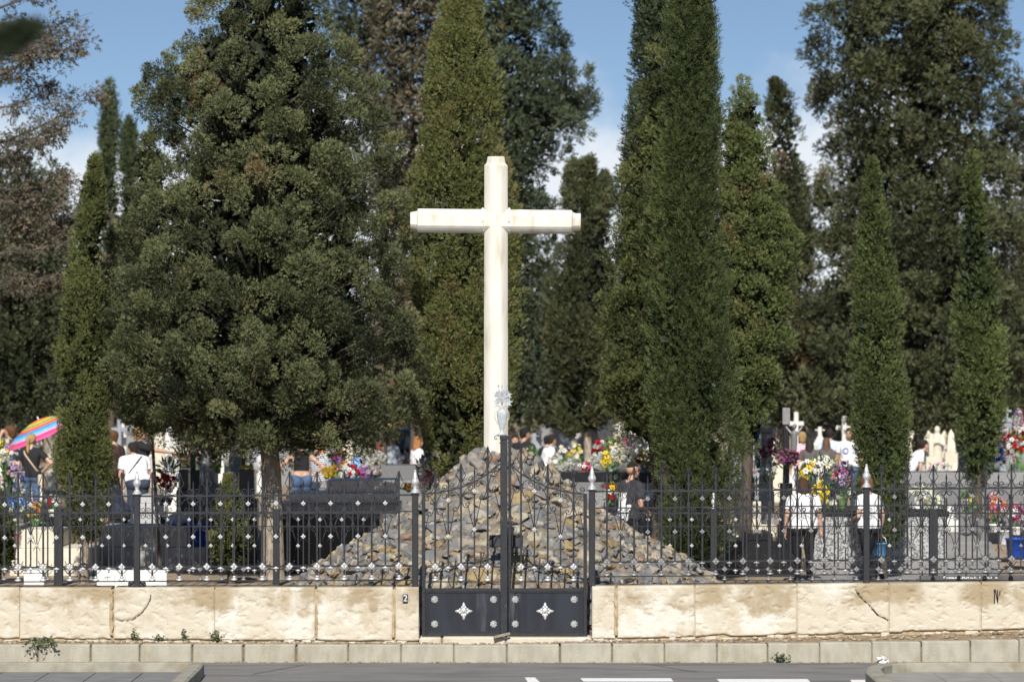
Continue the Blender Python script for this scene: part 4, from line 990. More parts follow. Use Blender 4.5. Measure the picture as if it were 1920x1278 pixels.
broad("conifer_tree", "rust-brown half dead conifer at the far right edge", [(120, 1905, 2000), (250, 1880, 2050), (400, 1870, 2060), (600, 1865, 2060), (800, 1880, 2050)], 54, DEAD, nlobe=60, lr=.5, ppl=10, pr=.2, M=18, K=4, leaf=.09, trunk_px=22, bark=BARKD, seed=53, tl=.35)
broad("conifer_tree", "tall ragged grey-green conifer with open branches reaching right, behind the dense olive cypress",
      [(-70, 840, 1010), (60, 850, 1040), (110, 850, 1050), (150, 860, 1090), (190, 870, 1108), (240, 880, 1092), (290, 870, 1060), (350, 860, 1030), (420, 850, 1035), (500, 840, 1030), (600, 840, 1025), (700, 850, 1020), (800, 870, 1000)],
      50, leafmat("conifer_grey_green", (.016, .023, .014), (.095, .12, .066)), nlobe=120, lr=.5, ppl=12, pr=.2, M=24, K=4, leaf=.085, base=960, trunk_px=34, bark=BARKD, seed=59, tl=.3, dead=.05, inner=2800, back=.3, frac=(.25, 1.05))
broad("conifer_tree", "brown drying conifer with dead hanging foliage between the bushy cypress and the olive cypress",
      [(-70, 690, 850), (60, 690, 850), (200, 700, 850), (320, 705, 840), (450, 715, 830), (600, 720, 830), (760, 740, 820)], 48, DEAD, nlobe=75, lr=.42, ppl=11, pr=.2, M=20, K=4, leaf=.085, trunk_px=24, bark=BARKD, seed=61, tl=.42, tv=.2, inner=1500, upl=-.2)
broad("conifer_tree", "dark open-branched conifer reaching left over the bushy cypress's right shoulder", [(-70, 625, 760), (40, 612, 750), (110, 615, 740), (200, 650, 740), (300, 680, 750), (420, 690, 760)], 52, MATS["conifer_grey_green"], nlobe=46, lr=.4, ppl=10, pr=.18, M=20, K=4, leaf=.085, trunk_px=22, base=715, bark=BARKD, seed=63, tl=.3, inner=500, frac=(.2, 1.05))
column("conifer_tree", "twin-topped dull conifer on a bare pale trunk, right of the cross shaft, far off",
      [(306, 1096, 1106), (335, 1090, 1114), (365, 1076, 1132), (395, 1064, 1148), (450, 1054, 1158), (520, 1042, 1165), (600, 1032, 1168), (680, 1024, 1166), (750, 1032, 1158), (805, 1060, 1140)], 44, CYP_FAR, npuff=620, pr=.17, ps=.55, M=22, K=4, leaf=.08, base=1105, tw=.1, trunk_r=.1, bark=BARK, seed=67, bump=.16, tl=.38, lean=.4, sub=1.5)
t2 = [o for o in bpy.data.objects if o.name.startswith("conifer_tree") and o.parent is None][-1]
rg = np.random.default_rng(4); n = 44; z_ = rg.random(n); c_ = np.array(at(1068, 405, 44)); tp = np.array(at(1074, 322, 44)); C = c_ + (tp - c_) * z_[:, None] + rg.normal(0, .14, (n, 3)) * (1.1 - z_[:, None]); C2 = np.array(at(1135, 400, 44)) + (np.array(at(1132, 345, 44)) - np.array(at(1135, 400, 44))) * z_[:, None] + rg.normal(0, .12, (n, 3)) * (1.1 - z_[:, None])
merge_foliage("side_tops", [spray(np.vstack([C, C2]) - np.array(t2.location), unit(np.tile([0.05, 0, 1.0], (2 * n, 1))), np.full(2 * n, .45), np.full(2 * n, .11), 26, 4, .08, .2, .36 + rg.normal(0, .1, 2 * n))], [CYP_FAR], t2)
column("conifer_tree", "ragged narrow conifer between the cypress cluster and the huge brownish conifer", [(160, 1452, 1464), (200, 1440, 1490), (245, 1436, 1502), (300, 1432, 1505), (400, 1425, 1515), (520, 1415, 1520), (650, 1405, 1520), (800, 1420, 1500)], 50, CYP_FAR, npuff=420, pr=.18, ps=.5, M=20, K=4, leaf=.085, tw=.12, seed=71, bump=.22, tl=.26, lean=.45, dead=.02)
column("cypress_tree", "taller of two distant spire cypresses against the cloud at the left", [(163, 200, 208), (215, 193, 216), (300, 189, 221), (400, 187, 226), (520, 185, 228), (760, 190, 225)], 62, CYP_DEEP, npuff=260, pr=.17, ps=.6, M=16, K=4, leaf=.1, tw=.12, seed=73, bump=.1, tl=.3)
column("cypress_tree", "shorter of two distant spire cypresses against the cloud at the left", [(233, 238, 246), (290, 229, 256), (400, 225, 260), (520, 224, 262), (760, 228, 260)], 66, CYP_DEEP, npuff=220, pr=.17, ps=.6, M=16, K=4, leaf=.1, tw=.12, seed=79, bump=.1, tl=.3)
broad("conifer_tree", "dark green conifer filling the left edge above the striped umbrella",
      [(330, -80, 100), (420, -90, 140), (520, -90, 150), (620, -95, 150), (720, -90, 140), (790, -60, 120)], 46, leafmat("conifer_left_green", (.02, .027, .013), (.085, .1, .045)), nlobe=90, lr=.5, ppl=12, pr=.2, M=18, K=4, leaf=.09, base=45, trunk_px=14, seed=83, tl=.28, inner=3500)
# the brown, nearly bare tree at the left edge
def bare_tree(label, Y, bx, seed):
    rng = random.Random(seed); root = empty("dying_tree", (X_(bx, Y), Y, gz(Y)), label, "tree"); o = Vector(root.location); m = MB(); tips = []
    top = Z_(-160, Y) - o.z; trunk = [Vector((0, 0, -.1)), Vector((.1, 0, top * .4)), Vector((.25, 0, top * .75)), Vector((.2, 0, top))]; m.tube(trunk, [.2, .16, .1, .03], 9)
    for k in range(40):
        z = top * (.36 + .64 * k / 40); s = Vector((.1 + .15 * z / top, 0, z)); a = rng.choice([rng.uniform(-.5, .5), rng.uniform(-.7, .7), rng.uniform(0, 6.3)]); L_ = rng.uniform(1.3, 2.5) * (1.12 - .25 * z / top)
        d = Vector((math.cos(a), math.sin(a) * .8, rng.uniform(-.05, .6))); p = [s, s + d * L_ * .4 + Vector((0, 0, -.08)), s + d * L_ * .75 + Vector((0, 0, -.05)), s + d * L_ + Vector((0, 0, .18))]
        m.tube(p, [.032, .02, .012, .005], 5)
        for q in range(28):
            t = rng.uniform(.12, 1); i = min(2, int(t * 3)); b = p[i].lerp(p[i + 1], t * 3 - i); dd = Vector((rng.uniform(-1, 1) + d.x * .7, rng.uniform(-1, 1), rng.uniform(-.5, .7))).normalized(); l = rng.uniform(.15, .5); m.tube([b, b + dd * l * .5 + Vector((0, 0, -.02)), b + dd * l], [.008, .005, .003], 4); tips.append((b + dd * l * rng.uniform(.3, 1), dd, z / top))
    m.build("trunk", pmat("grey_twigs", (.16, .13, .11), (.1, .08, .07), rough=.9), root)
    tips = [t for t in tips if rng.random() < (.95 if t[2] < .8 else .55)]
    C = np.array([t[0][:] for t in tips]); A = unit(np.array([t[1][:] for t in tips]) + np.array([0, 0, -.4])); n = len(C); r = np.random.default_rng(seed)
    parts = [spray(C, A, .22 + .2 * r.random(n), .08 + .06 * r.random(n), 20, 3, .065, .2, np.where(r.random(n) < .5, .74, .4) + r.normal(0, .1, n), jit=1.0, rng=r)]
    merge_foliage("dead_foliage", parts, [leafmat("dying_needles", (.03, .026, .02), (.095, .095, .06), old=(.125, .098, .068))], root)
bare_tree("nearly bare tree with clinging brown foliage at the upper left edge", 30, -45, 5)
for x_, sd, lb in ((2180, 141, "dim far conifer in the belt of trees closing off the cemetery"), (-250, 143, "dim far conifer in the belt of trees closing off the cemetery")):
    broad("conifer_tree", lb, [(-60, x_ - 60, x_ + 60), (150, x_ - 130, x_ + 130), (450, x_ - 170, x_ + 170), (700, x_ - 170, x_ + 170), (810, x_ - 110, x_ + 110)], 66, CYP_FAR, group="far belt of conifers", nlobe=80, lr=.6, ppl=11, pr=.25, M=18, K=3, leaf=.1, trunk_px=24, bark=BARKD, seed=sd, tl=.28)
# --- the far belt of trees, each its own ---
protos = []
def far_tree(x, top, wd, Y, seed, kind):
    rows = [(top, x - 6, x + 6), (top + 40, x - wd * .3, x + wd * .3), (top + 120, x - wd * .46, x + wd * .46), (600, x - wd * .5, x + wd * .5), (720, x - wd * .52, x + wd * .52), (812, x - wd * .45, x + wd * .45)]
    return broad("conifer_tree", "dim far conifer in the belt of trees closing off the cemetery", rows, Y, CYP_FAR if kind else MATS["conifer_grey_green"], group="far belt of conifers", nlobe=60, lr=.75, ppl=9, pr=.3, M=12, K=3, leaf=.16, wd=.26, trunk_px=10, bark=BARKD, seed=seed, tl=.22, inner=1300, limbs=False, back=.3)
for k, x in enumerate(range(-290, 2300, 115)):
    rr_ = random.Random(k * 7 + 1); far_tree(x + rr_.uniform(-25, 25), rr_.uniform(430, 560) if not 1150 < x < 1240 else 520, rr_.uniform(150, 210), rr_.uniform(72, 92), 100 + k, k % 2)
# a conifer just outside the frame near the camera, one branch of it hanging into the picture
Yn = -31.5
root = empty("pine_tree", (X_(-420, Yn), Yn, 0), "dark out-of-focus pine branch hanging into the upper left corner", "tree"); o = Vector(root.location)
trunk_mesh("trunk", [(0, 0, -.1), (0, 0, 2.5), (.05, 0, 6.5)], [.16, .13, .06], BARKD, root)
p = [Vector((.05, 0, 4.75)), at(-150, 120, Yn) - o, at(-10, 85, Yn) - o, at(48, 58, Yn) - o]; m = MB(); m.tube(p, [.03, .018, .012, .006], 6); m.build("branch", BARKD, root)
C = np.array([(p[1].lerp(p[2], t) if t < 1 else p[2].lerp(p[3], t - 1))[:] for t in np.linspace(.3, 1.95, 26)]); n = len(C); A = unit(np.tile([1.0, 0, .35], (n, 1)))
merge_foliage("needles", [spray(C, A, np.full(n, .10), np.full(n, .042) * np.linspace(1.3, .5, n), 60, 3, .045, .06, np.full(n, .05), jit=.8)], [CYP_DEEP], root)
# ================= people =================
def capsule(a, b, ra, rb, n=12):
    a, b = Vector(a), Vector(b); d = b - a; L_ = d.length
    q = d.to_track_quat('Z', 'Y') if L_ > 1e-6 else Matrix.Identity(3).to_quaternion(); vs = []; fs = []
    rings = [(-math.cos(t) * ra, math.sin(t) * ra) for t in (0.02, .55, 1.05, math.pi / 2)] + [(L_ - math.cos(t) * rb, math.sin(t) * rb) for t in (math.pi / 2, math.pi - 1.05, math.pi - .55, math.pi - .02)]
    for z, r in rings:
        for k in range(n): vs.append(a + q @ Vector((r * math.cos(2 * math.pi * k / n), r * math.sin(2 * math.pi * k / n), z)))
    for i in range(7):
        for k in range(n): fs.append([i * n + k, i * n + (k + 1) % n, (i + 1) * n + (k + 1) % n, (i + 1) * n + k])
    fs.append(list(range(n))[::-1]); fs.append([7 * n + k for k in range(n)])
    return vs, fs
def fuse(mb, name, voxel, smooth=4):
    """one continuous skin over overlapping forms"""
    me = mb.mesh(name + "_forms", []) if False else None
    me = bpy.data.meshes.new("forms"); me.from_pydata([tuple(v) for v in mb.v], [], mb.f); me.update()
    o = bpy.data.objects.new("forms", me); COL.objects.link(o)
    r = o.modifiers.new("r", 'REMESH'); r.mode = 'VOXEL'; r.voxel_size = voxel; r.use_smooth_shade = True
    s = o.modifiers.new("s", 'SMOOTH'); s.factor = .5; s.iterations = smooth
    dg = bpy.context.evaluated_depsgraph_get(); out = bpy.data.meshes.new_from_object(o.evaluated_get(dg))
    bpy.data.objects.remove(o); bpy.data.meshes.remove(me); out.name = name
    return out
SKIN = {"light": pmat("light_skin", (.56, .36, .26), (.5, .3, .21), scale=20, rough=.5), "tan": pmat("tanned_skin", (.46, .28, .19), (.4, .23, .15), scale=20, rough=.5)}
def cloth(name, c, var=.8): return pmat("cloth_" + name, c, tuple(x * var for x in c), scale=7, rough=.9, bump=.5, bscale=14)
EYE = plain("dark_eye", (.03, .02, .02), .3); LIP = plain("lips", (.4, .16, .14), .5)
def stripes(name, a, b, sc, ang=0.0):
    m = bpy.data.materials.new(name); m.use_nodes = True; nt = m.node_tree; N = nt.nodes; L = nt.links
    tc = N.new("ShaderNodeTexCoord"); w_ = N.new("ShaderNodeTexWave"); w_.bands_direction = 'Z'; w_.inputs["Scale"].default_value = sc; w_.inputs["Distortion"].default_value = 1.2; w_.inputs["Detail Scale"].default_value = .6
    r = N.new("ShaderNodeValToRGB"); r.color_ramp.interpolation = 'CONSTANT'; r.color_ramp.elements[0].color = (*a, 1); r.color_ramp.elements[1].color = (*b, 1); r.color_ramp.elements[1].position = .5
    L.new(tc.outputs["Object"], w_.inputs[0]); L.new(w_.outputs["Fac"], r.inputs[0]); L.new(r.outputs[0], N["Principled BSDF"].inputs["Base Color"]); N["Principled BSDF"].inputs["Roughness"].default_value = .9
    return m
ARMS = {  # elbow, wrist relative to the shoulder: (outward, forward, up)
    "down": ((.07, -.03, -.28), (.09, .03, -.53)), "hip": ((.25, -.07, -.21), (.05, .03, -.37)), "point": ((.03, .26, -.06), (.0, .52, -.10)),
    "bent": ((.06, -.02, -.28), (-.02, .20, -.34)), "up": ((.18, .12, .02), (-.02, .13, .22)), "low": ((.04, .14, -.25), (.0, .24, -.46)), "reach": ((.05, .2, -.18), (.0, .42, -.2)), "bag": ((.08, -.05, -.28), (.11, .04, -.54))}
def person(label, px, Y, top, rz=0, H=None, lean=0, yaw=0, nod=0, arms=("down", "down"), girth=1.0, top_m=None, bottom=None, skin="light", hair=("short", (.05, .035, .025)), sleeve=.62, sit=False, voxel=.012, crop=False, stride=0.0, low=None, extra=None, shoes=(.03, .03, .035), group=None, fem=False):
    g0 = gz(Y) if low is None else low
    ztop = Z_(top, Y); root = empty("person", (X_(px, Y), Y, g0), label, "person", group, R(rz))
    H = H or (ztop - g0); s = H / 1.75
    # the joints, forward = +Y, right = +X
    lift = 0.0
    hipz = .93 if not sit else .47
    Lr = Matrix.Rotation(R(-lean), 4, 'X'); piv = Vector((0, 0, hipz))
    def up(v, rel=True): v = Vector(v); v.z += hipz - .93; return piv + (Lr.to_3x3() @ (v - piv))
    forms = []   # (a, b, ra, rb, label)
    gx = girth
    def F_(a, b, ra, rb, lab): forms.append((Vector(a) * s, Vector(b) * s, ra * s, rb * s, lab))
    wq = .80 if fem else .95; sq = .92 if fem else 1.0; hq = 1.1 if fem else 1.0
    for x in (-1, 1):
        F_(up((x * .085 * gx * sq, 0, 1.33)), up((x * .065 * gx * wq, .0, 1.10)), .108 * gx ** .5, .095 * gx ** .8, "torso")
        F_(up((x * .065 * gx * wq, 0, 1.10)), up((x * .085 * gx * hq, -.01, .97)), .095 * gx ** .8, .108 * gx ** .6, "torso")
        F_(up((x * .04, -.01, 1.44)), up((x * .165 * sq * gx ** .5, -.01, 1.405)), .058, .058, "torso")
        F_(up((x * .085 * gx * hq, -.02, .97)), up((x * .085 * gx * hq, -.015, .90)), .112 * gx ** .6, .11 * gx ** .6, "pelvis")
    F_(up((0, .0, 1.36)), up((0, 0, 1.0)), .115 * gx ** .6, .10 * gx ** .8, "torso")
    if fem:
        for x in (-1, 1): F_(up((x * .075, .085, 1.27)), up((x * .075, .095, 1.26)), .062, .05, "torso")
    nb = up((0, -.01, 1.44)); 
    HR = Matrix.Rotation(R(-yaw), 3, 'Z') @ Matrix.Rotation(R(-nod), 3, 'X')
    nt_ = up((0, .012, 1.54)); F_(nb, nt_, .058, .052, "neck")
    hc = nt_ + HR @ Vector((0, .02, .10)); hd = lambda v: hc + HR @ Vector(v)
    F_(hd((0, -.018, .028)), hd((0, .012, .03)), .086, .082, "head"); F_(hd((0, .02, .0)), hd((0, .048, -.062)), .068, .042, "head")
    for x in (-1, 1):
        F_(hd((x * .035, .05, -.03)), hd((x * .02, .06, -.075)), .032, .026, "head")
        F_(hd((x * .079, -.008, .018)), hd((x * .081, -.014, -.022)), .013, .009, "head")
        F_(hd((x * .028, .083, .036)), hd((x * .012, .086, .036)), .013, .012, "head")
    F_(hd((0, .09, .022)), hd((0, .112, -.018)), .009, .014, "head"); F_(hd((-.016, .088, -.05)), hd((.016, .088, -.05)), .011, .011, "head"); F_(hd((0, .075, -.085)), hd((0, .07, -.085)), .02, .02, "head")
    hands = []
    for x, arm in ((-1, arms[0]), (1, arms[1])):
        e_, w_ = ARMS[arm] if isinstance(arm, str) else arm; sh = Vector((x * .195 * sq * gx ** .6, -.01, 1.40))
        P3 = lambda r: up(sh + Vector((x * (r[0] + (.04 * (gx - 1))), r[1], r[2])))
        sh_, el_, wr_ = up(sh), P3(e_), P3(w_)
        F_(sh_, el_, .052 * gx ** .5, .04 * gx ** .4, "uarm"); F_(el_, wr_, .039 * gx ** .4, .026, "farm")
        f = (wr_ - el_).normalized(); lat = f.cross(Vector((x, 0, 0)) if abs(f.x) < .8 else Vector((0, 1, 0))).normalized()
        pn = f.cross(lat)
        F_(wr_, wr_ + f * .07, .026, .034, "hand"); F_(wr_ + f * .05 - lat * .018, wr_ + f * .085 - lat * .022, .02, .016, "hand"); F_(wr_ + f * .05 + lat * .018, wr_ + f * .085 + lat * .022, .02, .016, "hand")
        curl = pn * (-x)
        for q, ln in zip((-1.5, -.5, .5, 1.5), (.058, .07, .076, .068)):
            k0 = wr_ + f * .085 + lat * q * .0205; k1 = k0 + (f * .92 + curl * .3).normalized() * ln * .55; k2 = k1 + (f * .6 + curl * .75).normalized() * ln * .5
            F_(k0, k1, .0095, .0088, "hand"); F_(k1, k2, .0088, .0078, "hand")
        t0 = wr_ + f * .03 + lat * .024; t1 = t0 + (f * .6 + lat * .75 + curl * .2).normalized() * .042; F_(t0, t1, .0125, .0105, "hand"); F_(t1, t1 + (f * .9 + lat * .25 + curl * .3).normalized() * .032, .0105, .009, "hand")
        hands.append(wr_ + f * .09)
    for x in (-1, 1):
        hp = Vector((x * .092 * gx ** .5, -.0, hipz - .03)); sp = stride * x
        if sit: kn = Vector((x * .12, .42, .50)); an = Vector((x * .13, .40, .09))
        else: kn = Vector((x * .098 * gx ** .3, .03 + sp * .5, .49)); an = Vector((x * .10, -.02 + sp, .085 + max(0, -sp) * .15))
        F_(hp, kn, .092 * gx ** .6, .062 * gx ** .4, "thigh"); F_(kn, an, .058 * gx ** .4, .038, "calf"); F_(kn.lerp(an, .28) + Vector((0, -.022, 0)), kn.lerp(an, .45) + Vector((0, -.015, 0)), .045 * gx ** .4, .04, "calf")
        F_(an + Vector((0, -.03, -.04)), an + Vector((x * .02, .14, -.055)), .04, .032, "foot")
    mb = MB()
    for a, b, ra, rb, lab in forms: mb.add(*capsule(a, b, ra, rb))
    me = fuse(mb, "person", voxel); me.materials.append(SKIN[skin]); body = link_mesh("body", me, root)
    n = len(me.vertices); V = np.empty(n * 3); me.vertices.foreach_get("co", V); V = V.reshape(-1, 3); Nn = np.empty(n * 3); me.vertices.foreach_get("normal", Nn); Nn = Nn.reshape(-1, 3)
    best = np.full(n, 1e9); lab = np.zeros(n, int); tpar = np.zeros(n); names = sorted({f[4] for f in forms})
    for a, b, ra, rb, l in forms:
        d = np.array(b - a); L2 = max(1e-9, d @ d); t = np.clip(((V - np.array(a)) @ d) / L2, 0, 1); dist = np.linalg.norm(V - np.array(a) - t[:, None] * d, axis=1) - (ra + (rb - ra) * t); k = dist < best
        best[k] = dist[k]; lab[k] = names.index(l); tpar[k] = t[k]
    is_ = lambda *q: np.isin(lab, [names.index(i) for i in q])
    nf = len(me.polygons); lt = np.empty(nf, int); me.polygons.foreach_get("loop_total", lt); li = np.empty(len(me.loops), int); me.loops.foreach_get("vertex_index", li); Fq = li.reshape(-1, 4) if (lt == 4).all() else None
    def garment(name, mask, off, mat, fold=.006):
        if Fq is None: return
        ff = Fq[mask[Fq].all(1)]
        if not len(ff): return
        u, inv = np.unique(ff, return_inverse=True); w_ = np.array([noise.noise((p[0] * 9, p[1] * 9, p[2] * 5)) + .6 * noise.noise((p[0] * 22, p[1] * 22, p[2] * 9)) for p in V[u]])
        o = link_mesh(name, np_mesh(name, V[u] + Nn[u] * (off * s + fold * w_[:, None]), inv.reshape(-1, 4), [mat], True), root)
        m_ = o.modifiers.new("thickness", 'SOLIDIFY'); m_.thickness = .004; m_.offset = -1
        return o
    low_t = V[:, 2] > (hipz - .06) * s
    if bottom is not None:
        if bottom[0] == "trousers": garment("trousers", is_("pelvis", "thigh") | (is_("calf")) | (is_("torso") & (V[:, 2] < (hipz + .09) * s) & (lean == 0 or True)), .010, bottom[1])
        garment("shoes", is_("foot"), .008, plain("shoe_leather", shoes, .5))
    if top_m is not None:
        kind, tm = top_m
        if kind == "tank": msk = is_("torso") & (V[:, 2] > 1.13 * s) & (V[:, 2] < 1.5 * s) & (np.abs(V[:, 0]) < .145 * s); garment("tank_top", msk, .009, tm, .002)
        else: garment("shirt", is_("torso") | (is_("pelvis") & (tpar < .75)) | (is_("uarm") & (tpar < (1.1 if sleeve >= 1 else sleeve))) | (is_("farm") & (tpar < (sleeve - 1) * 1.1) if sleeve > 1 else False), .019, tm, .014)
    # hair
    hm = cloth("hair_%d%d%d" % tuple(int(c * 255) for c in hair[1]), hair[1], .6); hb = MB()
    def HB(a, b, ra, rb): hb.add(*capsule(hd(a) * s, hd(b) * s, ra * s, rb * s))
    st = hair[0]
    if st != "bald":
        if st == "fade": HB((0, -.02, .062), (0, .035, .068), .078, .06)
        else:
            HB((0, -.028, .04), (0, .008, .05), .092, .086); HB((0, -.045, .0), (0, -.05, -.03), .072, .062)
            for x in (-1, 1): HB((x * .055, -.02, .03), (x * .055, -.035, -.01), .045, .035)
        if st in ("long", "long2"): 
            HB((0, -.06, .0), (0, -.085, -.20), .075, .07 if st == "long" else .085); 
            for x in (-1, 1): HB((x * .06, -.03, .0), (x * .075, -.05, -.17), .045, .045); HB((x * .05, -.08, -.15), (x * .05, -.10, -.25), .05, .025)
        if st == "ponytail": HB((0, -.1, .05), (0, -.135, .02), .035, .04); HB((0, -.135, .02), (.01, -.15, -.2), .042, .03); HB((.01, -.15, -.2), (.02, -.13, -.34), .03, .008)
        if st == "bun": HB((0, -.1, .07), (0, -.125, .08), .045, .04)
        if st == "bob": HB((0, -.04, .03), (0, -.06, -.02), .112, .108); HB((0, -.06, -.02), (0, -.075, -.12), .105, .085); [HB((x * .065, -.01, .02), (x * .085, -.01, -.10), .05, .042) for x in (-1, 1)]
        if st == "volume": HB((0, -.02, .06), (0, .02, .07), .105, .08); HB((0, -.06, .03), (0, -.07, -.05), .104, .08)
        link_mesh("hair", fuse(hb, "hair", voxel * 1.15, 2), root).data.materials.append(hm)
    eb = MB(); [eb.ball(hd((x * .031, .083, .018)) * s, .011 * s, 7, 5) for x in (-1, 1)]; eb.build("eyes", EYE, root)
    lb = MB(); lb.ball(hd((0, .098, -.052)) * s, (.02 * s, .006 * s, .007 * s), 7, 5); lb.build("mouth", LIP, root)
    root["hands"] = 0; del root["hands"]
    return root, (lambda v: Vector(v) * s), (lambda v: up(v) * s), [h * s for h in hands], hd, s
WHITE_T = cloth("white", (.78, .79, .82), .95); BLACK_T = cloth("black", (.022, .022, .026)); NAVY = cloth("navy", (.03, .04, .075)); JEANS = cloth("blue_denim", (.10, .16, .28), .6); DARKJ = cloth("dark_denim", (.05, .065, .10), .7)
BLACKP = cloth("black_trousers", (.015, .015, .018)); GREYB = cloth("taupe", (.12, .10, .1)); LBLUE = cloth("light_blue", (.24, .44, .78), .85)
BROWN = (.12, .055, .025); DK = (.03, .022, .02); BLOND = (.45, .31, .14); GREY = (.28, .27, .26)
def strap(root, pts, mat, w_=.02):
    m = MB(); m.tube(pts, w_, 5, squash=.35); return m.build("strap", mat, root)
# near, right: the two women in white behind the rear fence
person("woman in white T-shirt and black trousers, head bowed before the black cross monument", 1506, 14.5, 903, rz=2, H=1.60, nod=38, girth=1.22, top_m=("tee", WHITE_T), bottom=("trousers", BLACKP), hair=("bob", (.075, .035, .02)), voxel=.0095, fem=True, low=.2)
p14, _, _, hands14, *_ = person("woman in white T-shirt and black trousers walking with a blue bucket", 1628, 14.35, 902, rz=38, H=1.61, nod=22, yaw=8, girth=1.1, arms=("bent", "bag"), top_m=("tee", WHITE_T), bottom=("trousers", BLACKP), hair=("volume", (.17, .08, .045)), voxel=.0095, fem=True, low=.2, stride=.2)
person("man with faded haircut, dark vest over white shirt, beside the mound's right shoulder", 1178, 15.6, 866, rz=-42, H=1.80, yaw=20, lean=6, arms=("low", "bent"), girth=1.02, top_m=("tee", WHITE_T), bottom=("trousers", BLACKP), hair=("fade", (.018, .015, .014)), skin="tan", voxel=.0105, low=.2)
vest = [o for o in bpy.data.objects if o.name.startswith("person") and o.parent is None][-1]
# left group
r, pt, up_, hd_, _, s_ = person("blonde woman with long ponytail, black T-shirt, jeans and pale strap, hand on hip", 58, 30, 814, rz=-10, yaw=18, arms=("down", "hip"), girth=1.05, top_m=("tee", BLACK_T), bottom=("trousers", JEANS), hair=("ponytail", BLOND), fem=True)
strap(r, [up_((-.15, -.02, 1.47)), up_((-.08, -.145, 1.36)), up_((.04, -.15, 1.2)), up_((.15, -.13, 1.05)), up_((.21, -.02, .98))], cloth("tan_strap", (.55, .42, .3)))
b = MB(); q = up_((.24, 0, .86)); b.box(q.x - .06, q.x + .06, q.y - .14, q.y + .14, q.z - .12, q.z + .1, .02); b.build("bag", cloth("cream_bag", (.6, .52, .42)), r)
person("brown-haired person with an arm raised to the head, half hidden behind the striped umbrella", 20, 36, 800, rz=70, arms=("up", "up"), top_m=("tee", cloth("slate", (.08, .09, .12))), bottom=("trousers", DARKJ), hair=("volume", BROWN), girth=1.1, fem=True)
person("woman with short blond hair in a navy blouse, bending behind the grey rendered tomb", 226, 21.5, 858, rz=70, lean=22, nod=20, arms=("low", "low"), top_m=("tee", NAVY), bottom=("trousers", BLACKP), hair=("volume", (.34, .2, .08)), girth=1.15, sleeve=.5, skin="tan", fem=True, low=.2, H=1.6)
r, pt, up_, hd_, _, s_ = person("dark-haired man in white T-shirt with thin black strap across his back", 258, 25, 826, rz=18, lean=30, nod=10, yaw=-25, arms=("low", "low"), girth=1.25, top_m=("tee", WHITE_T), bottom=("trousers", DARKJ), hair=("short", DK), low=.6, H=1.68)
strap(r, [up_((.17, .0, 1.47)), up_((.1, -.15, 1.40)), up_((-.02, -.165, 1.25)), up_((-.16, -.14, 1.08)), up_((-.21, .0, 1.0))], BLACK_T, .016)
r, pt, up_, hd_, _, s_ = person("fair-haired woman in black T-shirt with white print, pointing with a straight arm", 262, 27, 799, rz=-68, yaw=0, arms=("low", "point"), girth=1.08, top_m=("tee", BLACK_T), bottom=("trousers", BLACKP), hair=("volume", (.38, .24, .11)), fem=True)
m = MB(); m.ball(up_((.12, .14, 1.25)), (.085, .03, .085), 10, 6); m.build("shirt_print", cloth("white_print", (.8, .8, .8)), r)
person("person with short brown hair in a dark brown top, partly behind the leaning cypress", 214, 29, 808, rz=60, arms=("down", "bent"), top_m=("tee", cloth("dark_brown", (.06, .035, .03))), bottom=("trousers", BLACKP), hair=("short", BROWN), girth=1.1, sleeve=1.6)
person("woman in black crop top and jeans, hand on hip, right of the thick trunk", 565, 27.2, 822, rz=4, arms=(((.2, .03, -.18), (.1, .14, -.06)), "hip"), girth=1.0, top_m=("tank", BLACK_T), bottom=("trousers", JEANS), hair=("bun", DK), fem=True, low=.6)
person("man in a navy and white striped T-shirt facing the woman in the crop top", 598, 28.2, 829, rz=150, yaw=12, nod=18, arms=("down", "down"), top_m=("tee", stripes("sailor_stripes", (.7, .71, .73), (.06, .07, .12), 9)), bottom=("trousers", DARKJ), hair=("short", (.02, .018, .018)), skin="tan", low=.6)
person("person in a light blue shirt bending over the tombs behind the white chrysanthemums", 659, 34, 832, rz=-60, lean=38, arms=("low", "low"), top_m=("tee", LBLUE), bottom=("trousers", DARKJ), hair=("bob", BROWN), sleeve=1.7, H=1.62)
person("woman with long reddish hair in a white blouse, left of the olive cypress", 783, 36, 819, rz=-60, arms=("bent", "bent"), top_m=("tee", WHITE_T), bottom=("trousers", cloth("red_skirt", (.4, .1, .08))), hair=("long", (.36, .17, .06)), fem=True)
person("grey-haired man in a pale blue shirt standing by the dark car", 735, 52, 820, rz=150, top_m=("tee", cloth("pale_suit_shirt", (.45, .5, .58))), bottom=("trousers", BLACKP), hair=("short", GREY), sleeve=1.8, voxel=.016)
person("person with red-brown hair in black, in front of the dark blue car's rear", 712, 50, 832, rz=-80, top_m=("tee", BLACK_T), bottom=("trousers", BLACKP), hair=("bob", (.2, .07, .04)), sleeve=1.8, fem=True, voxel=.016)
person("person in dark top and jeans, far back, left of the olive cypress", 763, 50, 838, rz=30, top_m=("tee", cloth("dark_grey", (.12, .12, .14))), bottom=("trousers", JEANS), hair=("short", DK), voxel=.016)
person("tall man in black with his back turned, right of the cross shaft", 982, 33, 803, rz=-40, yaw=30, girth=1.15, top_m=("tee", BLACK_T), bottom=("trousers", BLACKP), hair=("short", (.02, .017, .016)), sleeve=1.8, skin="tan")
person("woman with dark tied hair facing the tall man in black beside the cross shaft", 966, 33.9, 815, rz=165, yaw=-18, top_m=("tee", BLACK_T), bottom=("trousers", BLACKP), hair=("bun", DK), sleeve=1.8, fem=True)
